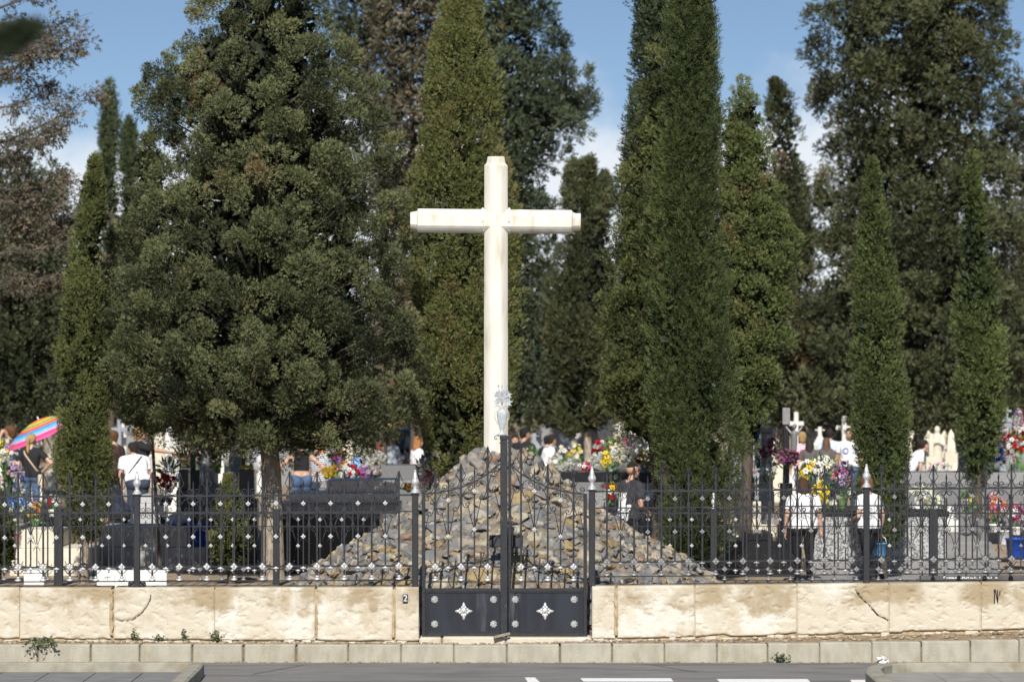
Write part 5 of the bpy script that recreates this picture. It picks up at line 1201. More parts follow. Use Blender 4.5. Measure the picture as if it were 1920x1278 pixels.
person("person in black leaning behind the one in white, right of the mound's top", 1011, 37.5, 838, rz=-60, lean=20, top_m=("tee", BLACK_T), bottom=("trousers", BLACKP), hair=("short", (.02, .018, .018)), fem=True, H=1.6)
person("person in a white T-shirt with dark hair looking right, right of the mound's top", 1024, 36.2, 837, rz=-70, lean=10, yaw=-5, top_m=("tee", WHITE_T), bottom=("trousers", JEANS), hair=("short", DK), skin="tan", H=1.6)
# right, farther off
person("blond person in a pink and white striped top, among the far visitors at the right", 1504, 41, 825, rz=10, top_m=("tee", stripes("pink_stripes", (.8, .75, .77), (.75, .1, .25), 7)), bottom=("trousers", JEANS), hair=("volume", (.4, .26, .12)), fem=True, H=1.58)
person("woman with long dark hair and grey top, before the pink-striped person", 1518, 38.5, 841, rz=-8, top_m=("tee", GREYB), bottom=("trousers", DARKJ), hair=("long2", (.035, .03, .03)), fem=True, H=1.5)
person("woman with long brown hair in a brown-grey top, among the far visitors", 1549, 40, 821, rz=-15, yaw=-14, top_m=("tee", GREYB), bottom=("trousers", DARKJ), hair=("long", (.13, .08, .055)), fem=True)
person("dark-haired man in a pale blue shirt, behind the long brown-haired woman", 1553, 43, 805, rz=-30, lean=8, yaw=-15, top_m=("tee", cloth("pale_blue_white", (.6, .68, .8))), bottom=("trousers", JEANS), hair=("short", DK), skin="tan", girth=1.1)
r, pt, up_, hd_, _, s_ = person("man in white T-shirt with round blue design, cut by the narrow cypress", 1593, 39, 803, rz=165, arms=("down", "down"), girth=1.1, top_m=("tee", WHITE_T), bottom=("trousers", JEANS), hair=("short", DK), skin="tan")
m = MB()
for k in range(16): a = 2 * math.pi * k / 16; m.ball(up_((.06 + .055 * math.cos(a), .137, 1.27 + .055 * math.sin(a))), .014, 6, 4)
m.build("shirt_print", cloth("blue_print", (.1, .18, .5)), r)
person("person in white stooping just right of the narrow green cypress", 1702, 36, 858, rz=-80, lean=35, arms=("low", "low"), top_m=("tee", WHITE_T), bottom=("trousers", DARKJ), hair=("short", DK), H=1.6)
# vest of the man by the mound: a dark layer over the back and shoulders of the shirt
sh = [c for c in vest.children if c.name.startswith("shirt")][0]; me = sh.data; n = len(me.vertices); V = np.empty(n * 3); me.vertices.foreach_get("co", V); V = V.reshape(-1, 3); Nn = np.empty(n * 3); me.vertices.foreach_get("normal", Nn); Nn = Nn.reshape(-1, 3)
li = np.empty(len(me.loops), int); me.loops.foreach_get("vertex_index", li); Fq = li.reshape(-1, 4)
msk = (V[:, 2] > 1.18) & ~((np.abs(V[:, 0] + .03) < .075) & (V[:, 1] < .02) & (V[:, 2] < 1.36)) | ((np.abs(V[:, 0]) > .12) & (V[:, 2] > .95))
ff = Fq[msk[Fq].all(1)]; u, inv = np.unique(ff, return_inverse=True)
o = link_mesh("vest", np_mesh("vest", V[u] + Nn[u] * .012, inv.reshape(-1, 4), [cloth("charcoal", (.045, .045, .055))], True), vest); m_ = o.modifiers.new("t", 'SOLIDIFY'); m_.thickness = .004; m_.offset = -1
# ================= graves =================
PALEG = pmat("pale_granite", (.55, .55, .56), (.38, .38, .39), scale=55, rough=.4, spec=.5, c3=(.15, .15, .16), scale3=110, lo3=.58, hi3=.66)
GR_GREY = pmat("grey_granite", (.34, .34, .345), (.2, .2, .205), scale=60, detail=4, rough=.35, spec=.5, c3=(.05, .05, .055), scale3=110, lo3=.55, hi3=.62)
GR_MID = pmat("mid_grey_granite", (.2, .2, .205), (.13, .13, .135), scale=60, rough=.3, spec=.5, c3=(.3, .3, .3), scale3=120, lo3=.6, hi3=.7)
GR_DARK = pmat("black_granite", (.022, .022, .026), (.012, .012, .014), scale=40, rough=.22, spec=.5)
MARBLE = pmat("white_marble", (.72, .71, .68), (.6, .59, .56), scale=6, rough=.5, c3=(.42, .41, .38), scale3=4, lo3=.58, hi3=.75)
CREAM = pmat("cream_stone", (.68, .63, .52), (.57, .52, .42), scale=5, rough=.75, c3=(.36, .3, .22), scale3=4, lo3=.6, hi3=.8)
PLASTER = pmat("grey_render", (.40, .39, .375), (.31, .3, .29), scale=4, rough=.9, bump=.3, bscale=30, c3=(.2, .19, .18), scale3=2.5, lo3=.56, hi3=.8)
SPECK = pmat("speckled_granite", (.42, .43, .43), (.13, .135, .14), scale=42, detail=3, rough=.4, spec=.5, lo=.47, hi=.53)
BLUE = plain("blue_plastic", (.02, .09, .5), .4)
def tomb(label, Y, levels, mat, cat="tomb", D=2.0, mats=None):
    """levels bottom up: (x0, x1, ytop); the first starts at the ground. Each level is a part."""
    x0, x1, _ = levels[0]; root = empty("tomb", (X_((x0 + x1) / 2, Y), Y, gz(Y)), label, cat); z = -.1; names = ["plinth", "body", "slab", "cap", "top_block"]
    for k, (a, b_, yt) in enumerate(levels):
        zt = Z_(yt, Y) - root.location.z; ins = .06 * k; m = MB()
        m.box(X_(a, Y) - root.location.x, X_(b_, Y) - root.location.x, ins, D - ins, z, zt, .012)
        nm = names[min(k, 4)] if len(levels) > 1 else "body"
        m.build(nm, (mats[k] if mats else mat), root); z = zt + .0005
    return root
def stone(label, x, yb, yt, w_, Y, kind, mat, group=None, rz=0):
    zb = gz(Y) - .05; p = P(Y); H = Z_(yt, Y) - zb; W_ = w_ / p; root = empty("gravestone", (X_(x, Y), Y, zb), label, "gravestone", group, R(rz)); root.name = {"cross": "grave_cross", "pillar": "grave_pillar", "slab": "headstone", "niche": "niche_tomb", "obelisk": "obelisk", "angel": "angel_statue", "crucifix": "grave_cross"}[kind]
    hb = max(.1, (Z_(yb, Y) - zb)); d = max(.18, W_ * .5)
    b = MB()
    if kind in ("slab",):
        b.box(-W_ * .62, W_ * .62, -d * .7, d * .7, 0, hb, .015); b.build("base", mat, root)
        m = MB(); n = 10; pts = [(-W_ / 2, hb), (W_ / 2, hb)] + [(W_ / 2 * math.cos(math.pi * i / n), H - W_ * .35 + W_ * .35 * math.sin(math.pi * i / n)) for i in range(n + 1)]
        k = len(pts); m.add([(x_, -.07, z) for x_, z in pts] + [(x_, .07, z) for x_, z in pts], [tuple(range(k)), tuple(range(k, 2 * k))[::-1]] + [(i, k + i, k + (i + 1) % k, (i + 1) % k) for i in range(k)]); m.build("slab", mat, root)
    elif kind in ("cross", "crucifix"):
        b.box(-W_ * .5, W_ * .5, -d * .5, d * .5, 0, hb * .55, .015); b.box(-W_ * .34, W_ * .34, -d * .36, d * .36, hb * .55, hb, .012); b.build("pedestal", mat, root)
        t = max(.05, W_ * .13); m = MB(); m.box(-t, t, -t, t, hb, H, .012); za = hb + (H - hb) * .68; m.box(-W_ * .48, -t, -t * .95, t * .95, za - t, za + t, .012); m.box(t, W_ * .48, -t * .95, t * .95, za - t, za + t, .012); m.build("cross", mat, root)
    elif kind == "pillar":
        b.box(-W_ * .6, W_ * .6, -d * .6, d * .6, 0, hb, .015); b.build("base", mat, root)
        m = MB(); m.box(-W_ * .42, W_ * .42, -d * .42, d * .42, hb, H * .86, .015); m.box(-W_ * .55, W_ * .55, -d * .52, d * .52, H * .86, H * .9, .012); m.build("shaft", mat, root)
        m = MB(); m.box(-.035, .035, -.03, .03, H * .9, H, .008); m.box(-.1, -.035, -.028, .028, H * .95, H * .95 + .05, .008); m.box(.035, .1, -.028, .028, H * .95, H * .95 + .05, .008); m.build("finial_cross", mat, root)
    elif kind == "obelisk":
        b.box(-W_ * .6, W_ * .6, -d * .6, d * .6, 0, hb, .015); b.build("base", mat, root)
        m = MB(); a, c = W_ * .42, W_ * .25; m.add([(-a, -a, hb), (a, -a, hb), (a, a, hb), (-a, a, hb), (-c, -c, H * .93), (c, -c, H * .93), (c, c, H * .93), (-c, c, H * .93), (0, 0, H)], [(0, 1, 5, 4), (1, 2, 6, 5), (2, 3, 7, 6), (3, 0, 4, 7), (4, 5, 8), (5, 6, 8), (6, 7, 8), (7, 4, 8)]); m.build("shaft", mat, root)
    elif kind == "niche":
        b.box(-W_ * .56, W_ * .56, -d * .6, d * .6, 0, hb, .015); b.build("base", mat, root)
        m = MB(); m.box(-W_ * .5, -W_ * .3, -d * .45, d * .45, hb, H * .74, .01); m.box(W_ * .3, W_ * .5, -d * .45, d * .45, hb, H * .74, .01); m.box(-W_ * .3, W_ * .3, -d * .1, d * .4, hb, H * .74, .01); m.build("niche", mat, root)
        m = MB(); m.box(-W_ * .56, W_ * .56, -d * .5, d * .5, H * .74, H * .79, .01); k = [(-W_ * .5, H * .79), (W_ * .5, H * .79), (0, H * .93)]; m.add([(x_, -d * .45, z) for x_, z in k] + [(x_, d * .45, z) for x_, z in k], [(0, 1, 2), (5, 4, 3), (0, 3, 4, 1), (1, 4, 5, 2), (2, 5, 3, 0)]); m.build("pediment", mat, root)
        m = MB(); m.box(-.04, .04, -.03, .03, H * .9, H, .006); m.box(-.11, .11, -.028, .028, H * .95, H * .965, .006); m.build("finial_cross", mat, root)
    elif kind == "angel":
        b.box(-W_ * .5, W_ * .5, -d * .5, d * .5, 0, hb, .015); b.build("pedestal", mat, root); h = H - hb; f = MB(); A_ = lambda a, c, ra, rb: f.add(*capsule(Vector((a[0], a[1], hb + a[2])) , Vector((c[0], c[1], hb + c[2])), ra, rb))
        A_((0, 0, .05 * h), (0, 0, .5 * h), .16 * h, .10 * h); A_((0, 0, .5 * h), (0, 0, .76 * h), .10 * h, .095 * h); A_((0, -.02, .8 * h), (0, -.03, .9 * h), .04 * h, .065 * h); A_((0, -.03, .92 * h), (0, -.03, .93 * h), .066 * h, .06 * h)
        for s in (-1, 1):
            A_((s * .1 * h, 0, .76 * h), (s * .15 * h, -.06 * h, .58 * h), .04 * h, .035 * h); A_((s * .15 * h, -.06 * h, .58 * h), (s * .02 * h, -.13 * h, .64 * h), .035 * h, .025 * h)
        f2 = fuse(f, "figure", max(.012, .014 * h), 2); f2.materials.append(mat); link_mesh("figure", f2, root)
        for s in (-1, 1):
            f = MB(); A_((s * .07 * h, .08 * h, .7 * h), (s * .17 * h, .13 * h, .86 * h), .035 * h, .03 * h)
            for q in range(5): A_((s * (.08 + .022 * q) * h, .1 * h, (.7 + .035 * q) * h), (s * (.11 + .035 * q) * h, .15 * h, (.36 + .09 * q) * h), .03 * h, .012 * h)
            w2 = fuse(f, "wing", max(.012, .012 * h), 1); w2.materials.append(mat); link_mesh("wing", w2, root)
    return root
# --- left ---
tomb("cream stone tomb of two tiers behind the fence at the far left", 17, [(18, 172, 1028), (38, 106, 993)], CREAM)
tomb("shaded grey rendered tomb of two tiers left of the thick trunk", 18.3, [(178, 386, 1026), (184, 352, 988)], PLASTER)
tomb("low black granite tomb behind the cream one at the left", 22, [(40, 132, 985), (46, 128, 962)], GR_DARK)
tomb("big granite tomb with black body and stepped grey slabs, left of the mound", 17.8, [(500, 712, 962), (512, 748, 944), (540, 742, 924), (612, 744, 900)], GR_GREY, mats=[GR_DARK, GR_GREY, PALEG, PALEG])
tomb("stepped grey granite tomb left of the olive cypress, under the white chrysanthemums", 28, [(548, 800, 915), (600, 795, 900), (672, 790, 873)], GR_MID, mats=[GR_MID, GR_GREY, GR_MID])
tomb("black granite flower stand below the red and green bouquet", 20, [(300, 362, 968), (330, 356, 918), (334, 352, 880)], GR_DARK, cat="flower stand", D=.7)
tomb("grey granite tomb end with a square vase block, left of the thick trunk", 20.8, [(366, 415, 940), (372, 410, 908), (379, 401, 868)], GR_GREY, D=1.2)
tomb("grey pedestal topped by a small white cube, left of the black planter", 20.4, [(410, 450, 935), (417, 446, 886), (419, 429, 877)], GR_MID, cat="pedestal", D=.5, mats=[GR_MID, GR_MID, MARBLE])
tomb("square black planter of low yellow flowers beside the thick trunk", 20.2, [(440, 482, 935), (448, 476, 880)], GR_DARK, cat="planter", D=.5)
tomb("pale stepped marble slab beside the man in white with the strap", 22.6, [(250, 300, 962), (258, 296, 944), (262, 286, 928)], PALEG, D=1.4)
stone("speckled granite headstone under the pink lilies, left of the thick trunk", 441, 905, 826, 22, 22, "slab", SPECK)
stone("tall black post-like grave cross rising under the bushy cypress's skirt", 455, 880, 752, 34, 23, "cross", GR_DARK)
stone("black grave cross between the red bouquet and the pink lilies", 362, 880, 772, 40, 24, "cross", GR_DARK)
stone("granite grave pillar with a small cross, behind the green and red bouquet", 388, 870, 790, 26, 25, "pillar", SPECK)
stone("pale headstone behind the pointing woman's hand", 322, 860, 800, 24, 30, "slab", MARBLE)
# --- middle ---
tomb("dark stepped granite tomb covered with bouquets, right of the mound", 20, [(1044, 1252, 950), (1056, 1248, 921), (1062, 1246, 904), (1048, 1244, 885)], GR_MID, mats=[GR_MID, GR_GREY, GR_MID, GR_DARK])
tomb("second dark granite tomb behind the bouquets, farther back right of the mound", 27, [(1060, 1250, 900), (1075, 1240, 868)], GR_MID)
stone("grey granite pillar beside the potted red and yellow flowers, left of the feathery cypress", 1232, 900, 842, 16, 21.5, "pillar", GR_GREY)
# --- right ---
tomb("black polished granite tomb right of the feathery cypress's foot", 16.6, [(1362, 1492, 1066), (1368, 1486, 1014), (1402, 1450, 1000)], GR_DARK)
tomb("cream marble plinth with an upright block, behind the black polished tomb", 19.6, [(1378, 1462, 1004), (1386, 1456, 985), (1408, 1428, 940)], CREAM, D=1.4)
stone("white marble headstone behind the cream plinth", 1392, 985, 898, 30, 20.6, "slab", MARBLE)
stone("grey marble headstone beside the black cross monument", 1436, 960, 886, 26, 20.8, "slab", GR_GREY)
r = stone("tall black granite cross monument with a grey figure, behind the bowed woman", 1474, 905, 765, 34, 18.4, "crucifix", GR_DARK)
b = MB(); z0 = r.location.z; hz = lambda y: Z_(y, 18.4) - z0
f = MB(); A_ = lambda a, c, ra, rb: f.add(*capsule(a, c, ra, rb))
xo = .125; A_((xo, -.08, hz(868)), (xo - .01, -.09, hz(845)), .03, .05); A_((xo - .01, -.09, hz(845)), (xo, -.09, hz(825)), .05, .055); A_((xo, -.09, hz(825)), (xo, -.09, hz(812)), .055, .05); A_((xo + .0, -.10, hz(801)), (xo + .01, -.10, hz(798)), .035, .037)
for s in (-1, 1): A_((xo + s * .05, -.09, hz(812)), (xo + s * .13, -.06, hz(800)), .025, .018)
me = fuse(f, "figure", .012, 3); me.materials.append(GR_MID); link_mesh("figure", me, r)
b.box(-.062, .062, -.06, .055, hz(796), hz(764), .01); b.build("capstone", GR_GREY, r)
stone("granite pillar with a cross finial, left of the black cross monument", 1437, 920, 775, 24, 22, "pillar", GR_MID)
stone("slim red-brown stone pillar behind the cream plinth", 1407, 900, 838, 13, 27, "obelisk", pmat("red_brown_stone", (.16, .085, .06), (.1, .06, .045), rough=.6))
tomb("long speckled granite tomb with a dark lid, behind the two women in white", 17.2, [(1518, 1806, 1052), (1526, 1776, 969), (1520, 1782, 958)], SPECK, mats=[GR_GREY, SPECK, GR_DARK], D=1.6)
tomb("long grey granite tomb with an overhanging slab, right of the narrow green cypress", 27, [(1688, 1935, 950), (1696, 1930, 908), (1686, 1938, 886)], GR_MID, mats=[GR_MID, GR_MID, GR_GREY])
tomb("low pale marble grave among flowers, in front of the long slab-topped tomb", 24.5, [(1700, 1800, 975), (1712, 1790, 950)], MARBLE, D=1.2)
tomb("low grey grave kerb under the pink bouquets at the right edge", 22.5, [(1838, 1990, 990), (1846, 1980, 972)], GR_MID, D=1.6)
stone("cream angel statue behind the huge conifer's bent limb", 1757, 886, 797, 40, 47, "angel", CREAM)
stone("smaller pale statue left of the cream angel, half hidden by the trunk", 1738, 880, 796, 28, 49, "angel", MARBLE)
stone("white cross on a pedestal right of the cream angel", 1780, 880, 818, 22, 48, "cross", MARBLE)
for x, yt, k, w_, lab in ((1838, 762, "pillar", 22, "grey grave pillar, first from the left in the flower-hung row"), (1861, 732, "cross", 40, "tallest grey cross of the flower-hung row at the right"), (1887, 762, "pillar", 22, "grey grave pillar right of the tallest flower-hung cross"), (1911, 770, "cross", 36, "grey cross at the right end of the flower-hung row")):
    stone(lab, x, 850, yt, w_, 33, k, pmat("blue_grey_stone", (.33, .36, .4), (.24, .26, .3), scale=20, rough=.6))
# --- the far rows of graves ---
rr = random.Random(21); far_mats = [MARBLE, MARBLE, CREAM, GR_GREY, MATS["blue_grey_stone"]]
LAB = {"slab": "blurred pale headstone among the far rows of graves under the trees", "cross": "blurred pale stone cross among the far rows of graves under the trees", "pillar": "blurred stone pillar with a small cross among the far rows of graves", "obelisk": "blurred stone obelisk among the far rows of graves under the trees", "niche": "blurred pale gabled niche tomb among the far rows of graves", "angel": "blurred pale angel statue among the far rows of graves"}
wins = [(218, 246, 785, 3), (290, 336, 800, 4), (400, 470, 785, 7), (476, 500, 800, 2), (536, 600, 800, 5), (640, 690, 822, 3), (800, 830, 815, 2), (996, 1062, 800, 9), (1058, 1102, 795, 6), (1112, 1158, 785, 7), (1120, 1245, 775, 17), (1376, 1470, 790, 12), (1488, 1600, 775, 15), (1676, 1712, 805, 4), (1722, 1800, 810, 6), (1800, 1920, 800, 10), (4, 100, 812, 5), (1985, 2060, 800, 2), (240, 300, 812, 4)]
for x0, x1, yt, n in wins:
    for k in range(n):
        Y = rr.uniform(44, 66); kd = rr.choice(["slab", "cross", "cross", "pillar", "niche", "obelisk", "cross", "angel", "niche"]); x = x0 + (x1 - x0) * (k + rr.random()) / n
        stone(LAB[kd], x, rr.uniform(838, 856), yt + rr.uniform(-8, 32), rr.uniform(20, 34) if kd != "pillar" else rr.uniform(14, 20), Y, kd, rr.choice(far_mats), group={"slab": "far headstones", "cross": "far grave crosses", "pillar": "far grave pillars", "obelisk": "far obelisks", "niche": "far niche tombs", "angel": "far angel statues"}[kd])
# the grave path
b = MB(); b.add([(X_(1490, 14), 13.8, .232), (9.5, 13.8, .232), (9.5, 16.4, .232), (X_(1490, 16.4), 16.4, .232)], [(0, 1, 2, 3)])
vs = [(X_(1776, 16.4) , 16.4, .232), (X_(1870, 16.4), 16.4, .232)]; 
for Y in (19, 20, 21, 22, 23, 24, 28, 36, 50): t = (Y - 16.4) / 33.6; vs += [(X_(1800, 16.4) + .3 * t * 6, Y, gz(Y) + .035), (X_(1800, 16.4) + .3 * t * 6 + .85, Y, gz(Y) + .035)]
b.add(vs, [(2 * i, 2 * i + 1, 2 * i + 3, 2 * i + 2) for i in range(len(vs) // 2 - 1)])
tag(b.build("path", paving), kind="structure")

# ================= flowers =================
FC = {"white": (.82, .82, .78), "cream": (.76, .72, .52), "yellow": (.80, .58, .03), "red": (.5, .012, .02), "pink": (.75, .22, .35), "magenta": (.42, .02, .17), "purple": (.3, .06, .3), "lilac": (.5, .36, .62), "orange": (.8, .24, .02), "blue": (.06, .2, .6), "mauve": (.3, .13, .2), "palepink": (.8, .55, .6)}
FMAT = {k: pmat("petal_" + k, v, tuple(x * .75 for x in v), scale=6, rough=.7) for k, v in FC.items()}
GREEN = leafmat("flower_leaf", (.02, .05, .015), (.12, .24, .06), old=(.2, .26, .09))
PETALS = {}
def blossom_mesh(kind, col):
    if (kind, col) in PETALS: return PETALS[kind, col]
    r = random.Random(hash(kind) % 97); V = []; Q = []
    def petal(d, up_, L_, w_, curl=.2, c0=Vector((0, 0, 0))):
        s = d.cross(up_).normalized() * w_; i = len(V); V.extend([c0 + d * L_ * .1, c0 + d * L_ * .55 + s + up_ * curl * .3 * L_, c0 + d * L_ + up_ * curl * L_, c0 + d * L_ * .55 - s + up_ * curl * .3 * L_]); Q.append((i, i + 1, i + 2, i + 3))
    if kind == "mum":
        for k in range(46):
            z = 1 - 1.55 * (k + .5) / 46; a = k * 2.39996; d = Vector((math.sqrt(max(0, 1 - z * z)) * math.cos(a), math.sqrt(max(0, 1 - z * z)) * math.sin(a), z)); u = d.cross(Vector((.3, .8, .2))).normalized().cross(d); petal(d, u, 1.0, .2, .12)
    elif kind == "rose":
        for q, (n, el, L_) in enumerate(((5, 10, 1.0), (5, 35, .85), (5, 60, .7), (3, 80, .6))):
            for k in range(n): a = 2 * math.pi * (k + .5 * q) / n; d = Vector((math.cos(a) * math.cos(R(el)), math.sin(a) * math.cos(R(el)), math.sin(R(el)))); petal(d, d.cross(Vector((-math.sin(a), math.cos(a), 0))) * -1, L_, .42, .15)
    elif kind == "lily":
        for k in range(6): a = 2 * math.pi * k / 6; d = Vector((math.cos(a) * .85, math.sin(a) * .85, .5)).normalized(); petal(d, Vector((0, 0, 1)), 1.15, .27, -.3)
        for k in range(3): a = 2 * math.pi * k / 3 + .5; petal(Vector((math.cos(a) * .5, math.sin(a) * .5, .9)).normalized(), Vector((1, 0, 0)), .7, .09, .1)
    else:  # daisy
        for q in (0, 1):
            for k in range(11): a = 2 * math.pi * (k + .5 * q) / 11; d = Vector((math.cos(a), math.sin(a), .12 + .2 * q)).normalized(); petal(d, Vector((0, 0, 1)), 1.0 - .25 * q, .17, .0)
    me = np_mesh("blossom", np.array([v[:] for v in V]), np.array(Q), [FMAT[col]]); PETALS[kind, col] = me; return me
fr = random.Random(5)
def bouquet(label, x, y, w_, h_, Y, cols, kind="mum", r=.04, n=None, base=None, pot=None, leafy=1.0, shape="dome", cat="flowers", group=None):
    """centre x, y and size in px of the flower mass; base = px height where it stands"""
    p = P(Y); base = base or y + h_ * .6; root = empty("bouquet" if cat == "flowers" else "potted_plant", at(x, base, Y), label, cat, group); o = root.location
    c = at(x, y, Y) - o; W_, H_ = w_ / p / 2, h_ / p / 2; D_ = min(W_, .35); r *= 1.22; n = min(100 if cols[0] in ("white", "cream") and h_ < 34 else 46, int((n or max(5, int(1.05 * W_ * H_ * 3.14 / (r * r * 2.4)))) * 1.15) + 1)
    pts = []; g = 0
    while len(pts) < n and g < n * 40:
        g += 1
        if shape == "spike": q = Vector((fr.gauss(0, .35) * W_, fr.uniform(-1, 1) * D_ * .4, fr.uniform(-1, 1) * H_)); d = Vector((q.x, -.6, .3)).normalized()
        else:
            d = Vector((fr.gauss(0, 1), fr.gauss(-.5, .8), fr.gauss(.35, .8))).normalized(); k = fr.uniform(.55, 1); q = Vector((d.x * W_ * k, d.y * D_ * k, d.z * H_ * k))
            if d.z < -.65: continue
        if any((q - a).length < r * 1.25 for a, _ in pts): continue
        pts.append((q, d))
    for q, d in pts:
        col = fr.choice(cols); kd = kind if isinstance(kind, str) else fr.choice(kind); ob = link_mesh("blossom", blossom_mesh(kd, col), root, c + q)
        dd = (d + Vector((fr.gauss(0, .25), -.35 + fr.gauss(0, .25), fr.gauss(.1, .25)))).normalized(); ob.rotation_euler = dd.to_track_quat('Z', 'Y').to_euler(); s = r * fr.uniform(.8, 1.2); ob.scale = (s, s, s)
    # stems and leaves
    n2 = int((14 + 90 * W_ * H_ / .06) * leafy); n2 = max(10, min(420, n2)); rg = np.random.default_rng(len(bpy.data.objects))
    d = unit(rg.normal(0, 1, (n2, 3)) + np.array([0, -.2, .35])); k = rg.random((n2, 1)) ** .5; pc = np.array(c)[None] + d * k * (np.array([W_ * 1.0, D_, H_ * .95]) if leafy > 1.3 else np.array([W_ * .85, D_ * .7, H_ * .8])) + (0 if leafy > 1.3 else np.array([0, D_ * .35, -H_ * .22])); a = unit(d + np.array([0, 0, .5]) + rg.normal(0, .3, (n2, 3))); nn = unit(rg.normal(0, 1, (n2, 3)) + np.array([0, -.8, .3])); s_ = unit(np.cross(a, nn)); L_ = (.05 + .09 * rg.random((n2, 1))) * (1.5 if shape == "spike" else 1)
    V = np.stack([pc, pc + a * L_ * .5 + s_ * L_ * .13, pc + a * L_, pc + a * L_ * .5 - s_ * L_ * .13], 1).reshape(-1, 3)
    st = np.linspace(-1, 1, 9); ctr = np.array(c) ; bx = [(np.array([t * W_ * .25, 0, .02]), ctr + np.array([t * W_ * .8, -D_ * .3, -H_ * .1])) for t in st]
    V2 = []
    for a0, b0 in bx: sd = np.array([.006, 0, 0]); V2 += [a0 - sd, a0 + sd, b0 + sd * .6, b0 - sd * .6]
    V = np.vstack([V, np.array(V2)]); link_mesh("leaves", np_mesh("leaves", V, np.arange(len(V)).reshape(-1, 4), [GREEN], tint=np.repeat(np.clip(rg.normal(.35, .18, len(V) // 4), 0, .68), 4)), root)
    if pot is not None:
        pm, ph = pot; m = MB(); pw = min(W_ * .6, .16); hz_ = ph / p; m.lathe([(pw * .7, -hz_), (pw * .72, -hz_ + .005), (pw, 0), (pw * 1.06, .004), (pw * 1.06, .03), (pw * .9, .032)], n=14); m.build("pot", pm, root)
    return root
GP = plain("grey_pot", (.3, .31, .32), .5); WP = plain("white_pot", (.75, .75, .74), .4); TC = plain("terracotta", (.42, .17, .08), .8); BP = plain("black_pot", (.03, .03, .03), .4)
B_ = bouquet
# left
B_("big heap of white carnations at the far left edge beside the ponytailed woman", 14, 890, 66, 120, 27.5, ["white", "white", "white", "lilac", "palepink"], ["mum", "rose"], .045, 40, base=975, pot=(GP, 14))
B_("cream gladioli standing above the white carnations at the left edge", 8, 845, 22, 40, 29, ["cream", "yellow"], "lily", .04, shape="spike", base=900)
B_("blue-tinted white blossoms between the carnation heap and the ponytailed woman", 36, 905, 24, 50, 26, ["white", "blue", "lilac"], "mum", .04, base=960, pot=(GP, 14))
B_("low white blossoms with a blue ribbon at the ponytailed woman's feet", 30, 950, 50, 40, 24, ["white", "white", "blue"], ["mum", "rose"], .042, base=985, pot=(GP, 10))
B_("yellow and green bouquet on the black tomb at the left", 66, 960, 26, 46, 21, ["yellow", "orange", "yellow"], "lily", .04, base=990, pot=(BP, 8))
B_("pale pink and red flowers low beside the ponytailed woman, in front of the leaning cypress", 98, 938, 24, 26, 21, ["palepink", "red", "white"], "rose", .035, base=958, pot=(WP, 10))
B_("pink low flowers at the left end of the cream tomb", 24, 1004, 26, 22, 17, ["pink", "palepink"], "rose", .035, base=1022, pot=(TC, 18))
B_("white gladioli and roses beside the man in the white T-shirt with the strap", 318, 878, 40, 44, 20.6, ["white", "cream", "white"], "lily", .045, shape="spike", base=925, n=14)
B_("dark red roses in front of the white gladioli", 310, 905, 46, 34, 20, ["red"], "rose", .045, base=935, n=14, pot=(BP, 12))
B_("spiky green arrangement with orange and red lilies on the black flower stand", 346, 858, 50, 46, 20.3, ["red", "orange", "yellow", "red"], "lily", .042, n=11, leafy=2.2, base=880)
B_("leafy green bouquet with a few red and white roses on the square vase block", 388, 843, 52, 40, 21.2, ["red", "white", "palepink"], "rose", .042, n=10, leafy=2.2, base=868)
B_("tall pink and red lilies left of the thick trunk", 410, 824, 22, 60, 21, ["pink", "palepink", "magenta"], "lily", .05, shape="spike", n=16, base=890)
B_("white lilies and sprays high under the bushy cypress's skirt", 426, 806, 34, 56, 22.4, ["white", "white", "palepink"], ["lily", "daisy"], .04, n=18, base=885)
B_("cream lilies in a small bunch below the pink lilies", 405, 866, 14, 26, 20.2, ["cream", "yellow"], "lily", .045, n=6, base=888)
B_("low yellow flowers in the square black planter", 462, 877, 28, 9, 20.4, ["yellow", "yellow", "orange"], "daisy", .03, base=880, n=16, leafy=.5)
B_("single pinkish orchid spray touching the thick trunk's left edge", 494, 872, 14, 26, 19, ["palepink", "lilac"], "lily", .04, n=6, base=900)
# middle left
B_("green foliage and white flowers behind the crop-top woman", 548, 812, 36, 44, 29, ["white", "yellow", "palepink"], ["daisy", "mum"], .04, n=16, leafy=1.6, base=870)
B_("tall red gladioli behind the striped-shirt man", 602, 826, 18, 66, 29.5, ["red", "red", "orange"], "lily", .05, shape="spike", n=18, base=880)
B_("magenta and white flowers under the bushy cypress, above the striped-shirt man", 578, 812, 34, 26, 30, ["pink", "magenta", "white"], ["mum", "rose"], .045, base=860, n=12)
B_("ball of yellow chrysanthemums in a pot on the stepped grey tomb", 617, 886, 27, 25, 28.1, ["yellow"], "mum", .026, n=34, base=901, pot=(GP, 14), leafy=.5)
B_("orange and purple lilies behind the yellow chrysanthemums", 634, 862, 28, 44, 28.7, ["orange", "purple", "magenta", "yellow"], "lily", .045, n=14, base=898, pot=(GP, 8))
B_("white daisies and roses right of the striped-shirt man", 611, 866, 24, 34, 28.8, ["white", "white", "cream"], ["daisy", "rose"], .04, n=14, base=900)
B_("long low arrangement of red and white flowers on the stepped grey tomb", 655, 884, 50, 28, 28.2, ["red", "white", "white", "red", "palepink"], ["rose", "mum"], .036, n=30, base=900)
B_("purple and lilac lilies at the right of the low red arrangement", 684, 885, 28, 32, 28.15, ["purple", "lilac", "magenta"], "lily", .045, n=13, base=900, pot=(GP, 4))
B_("single white and pink hydrangea head at the end of the stepped grey tomb", 704, 884, 26, 16, 28.1, ["white", "palepink"], "mum", .034, n=13, base=900)
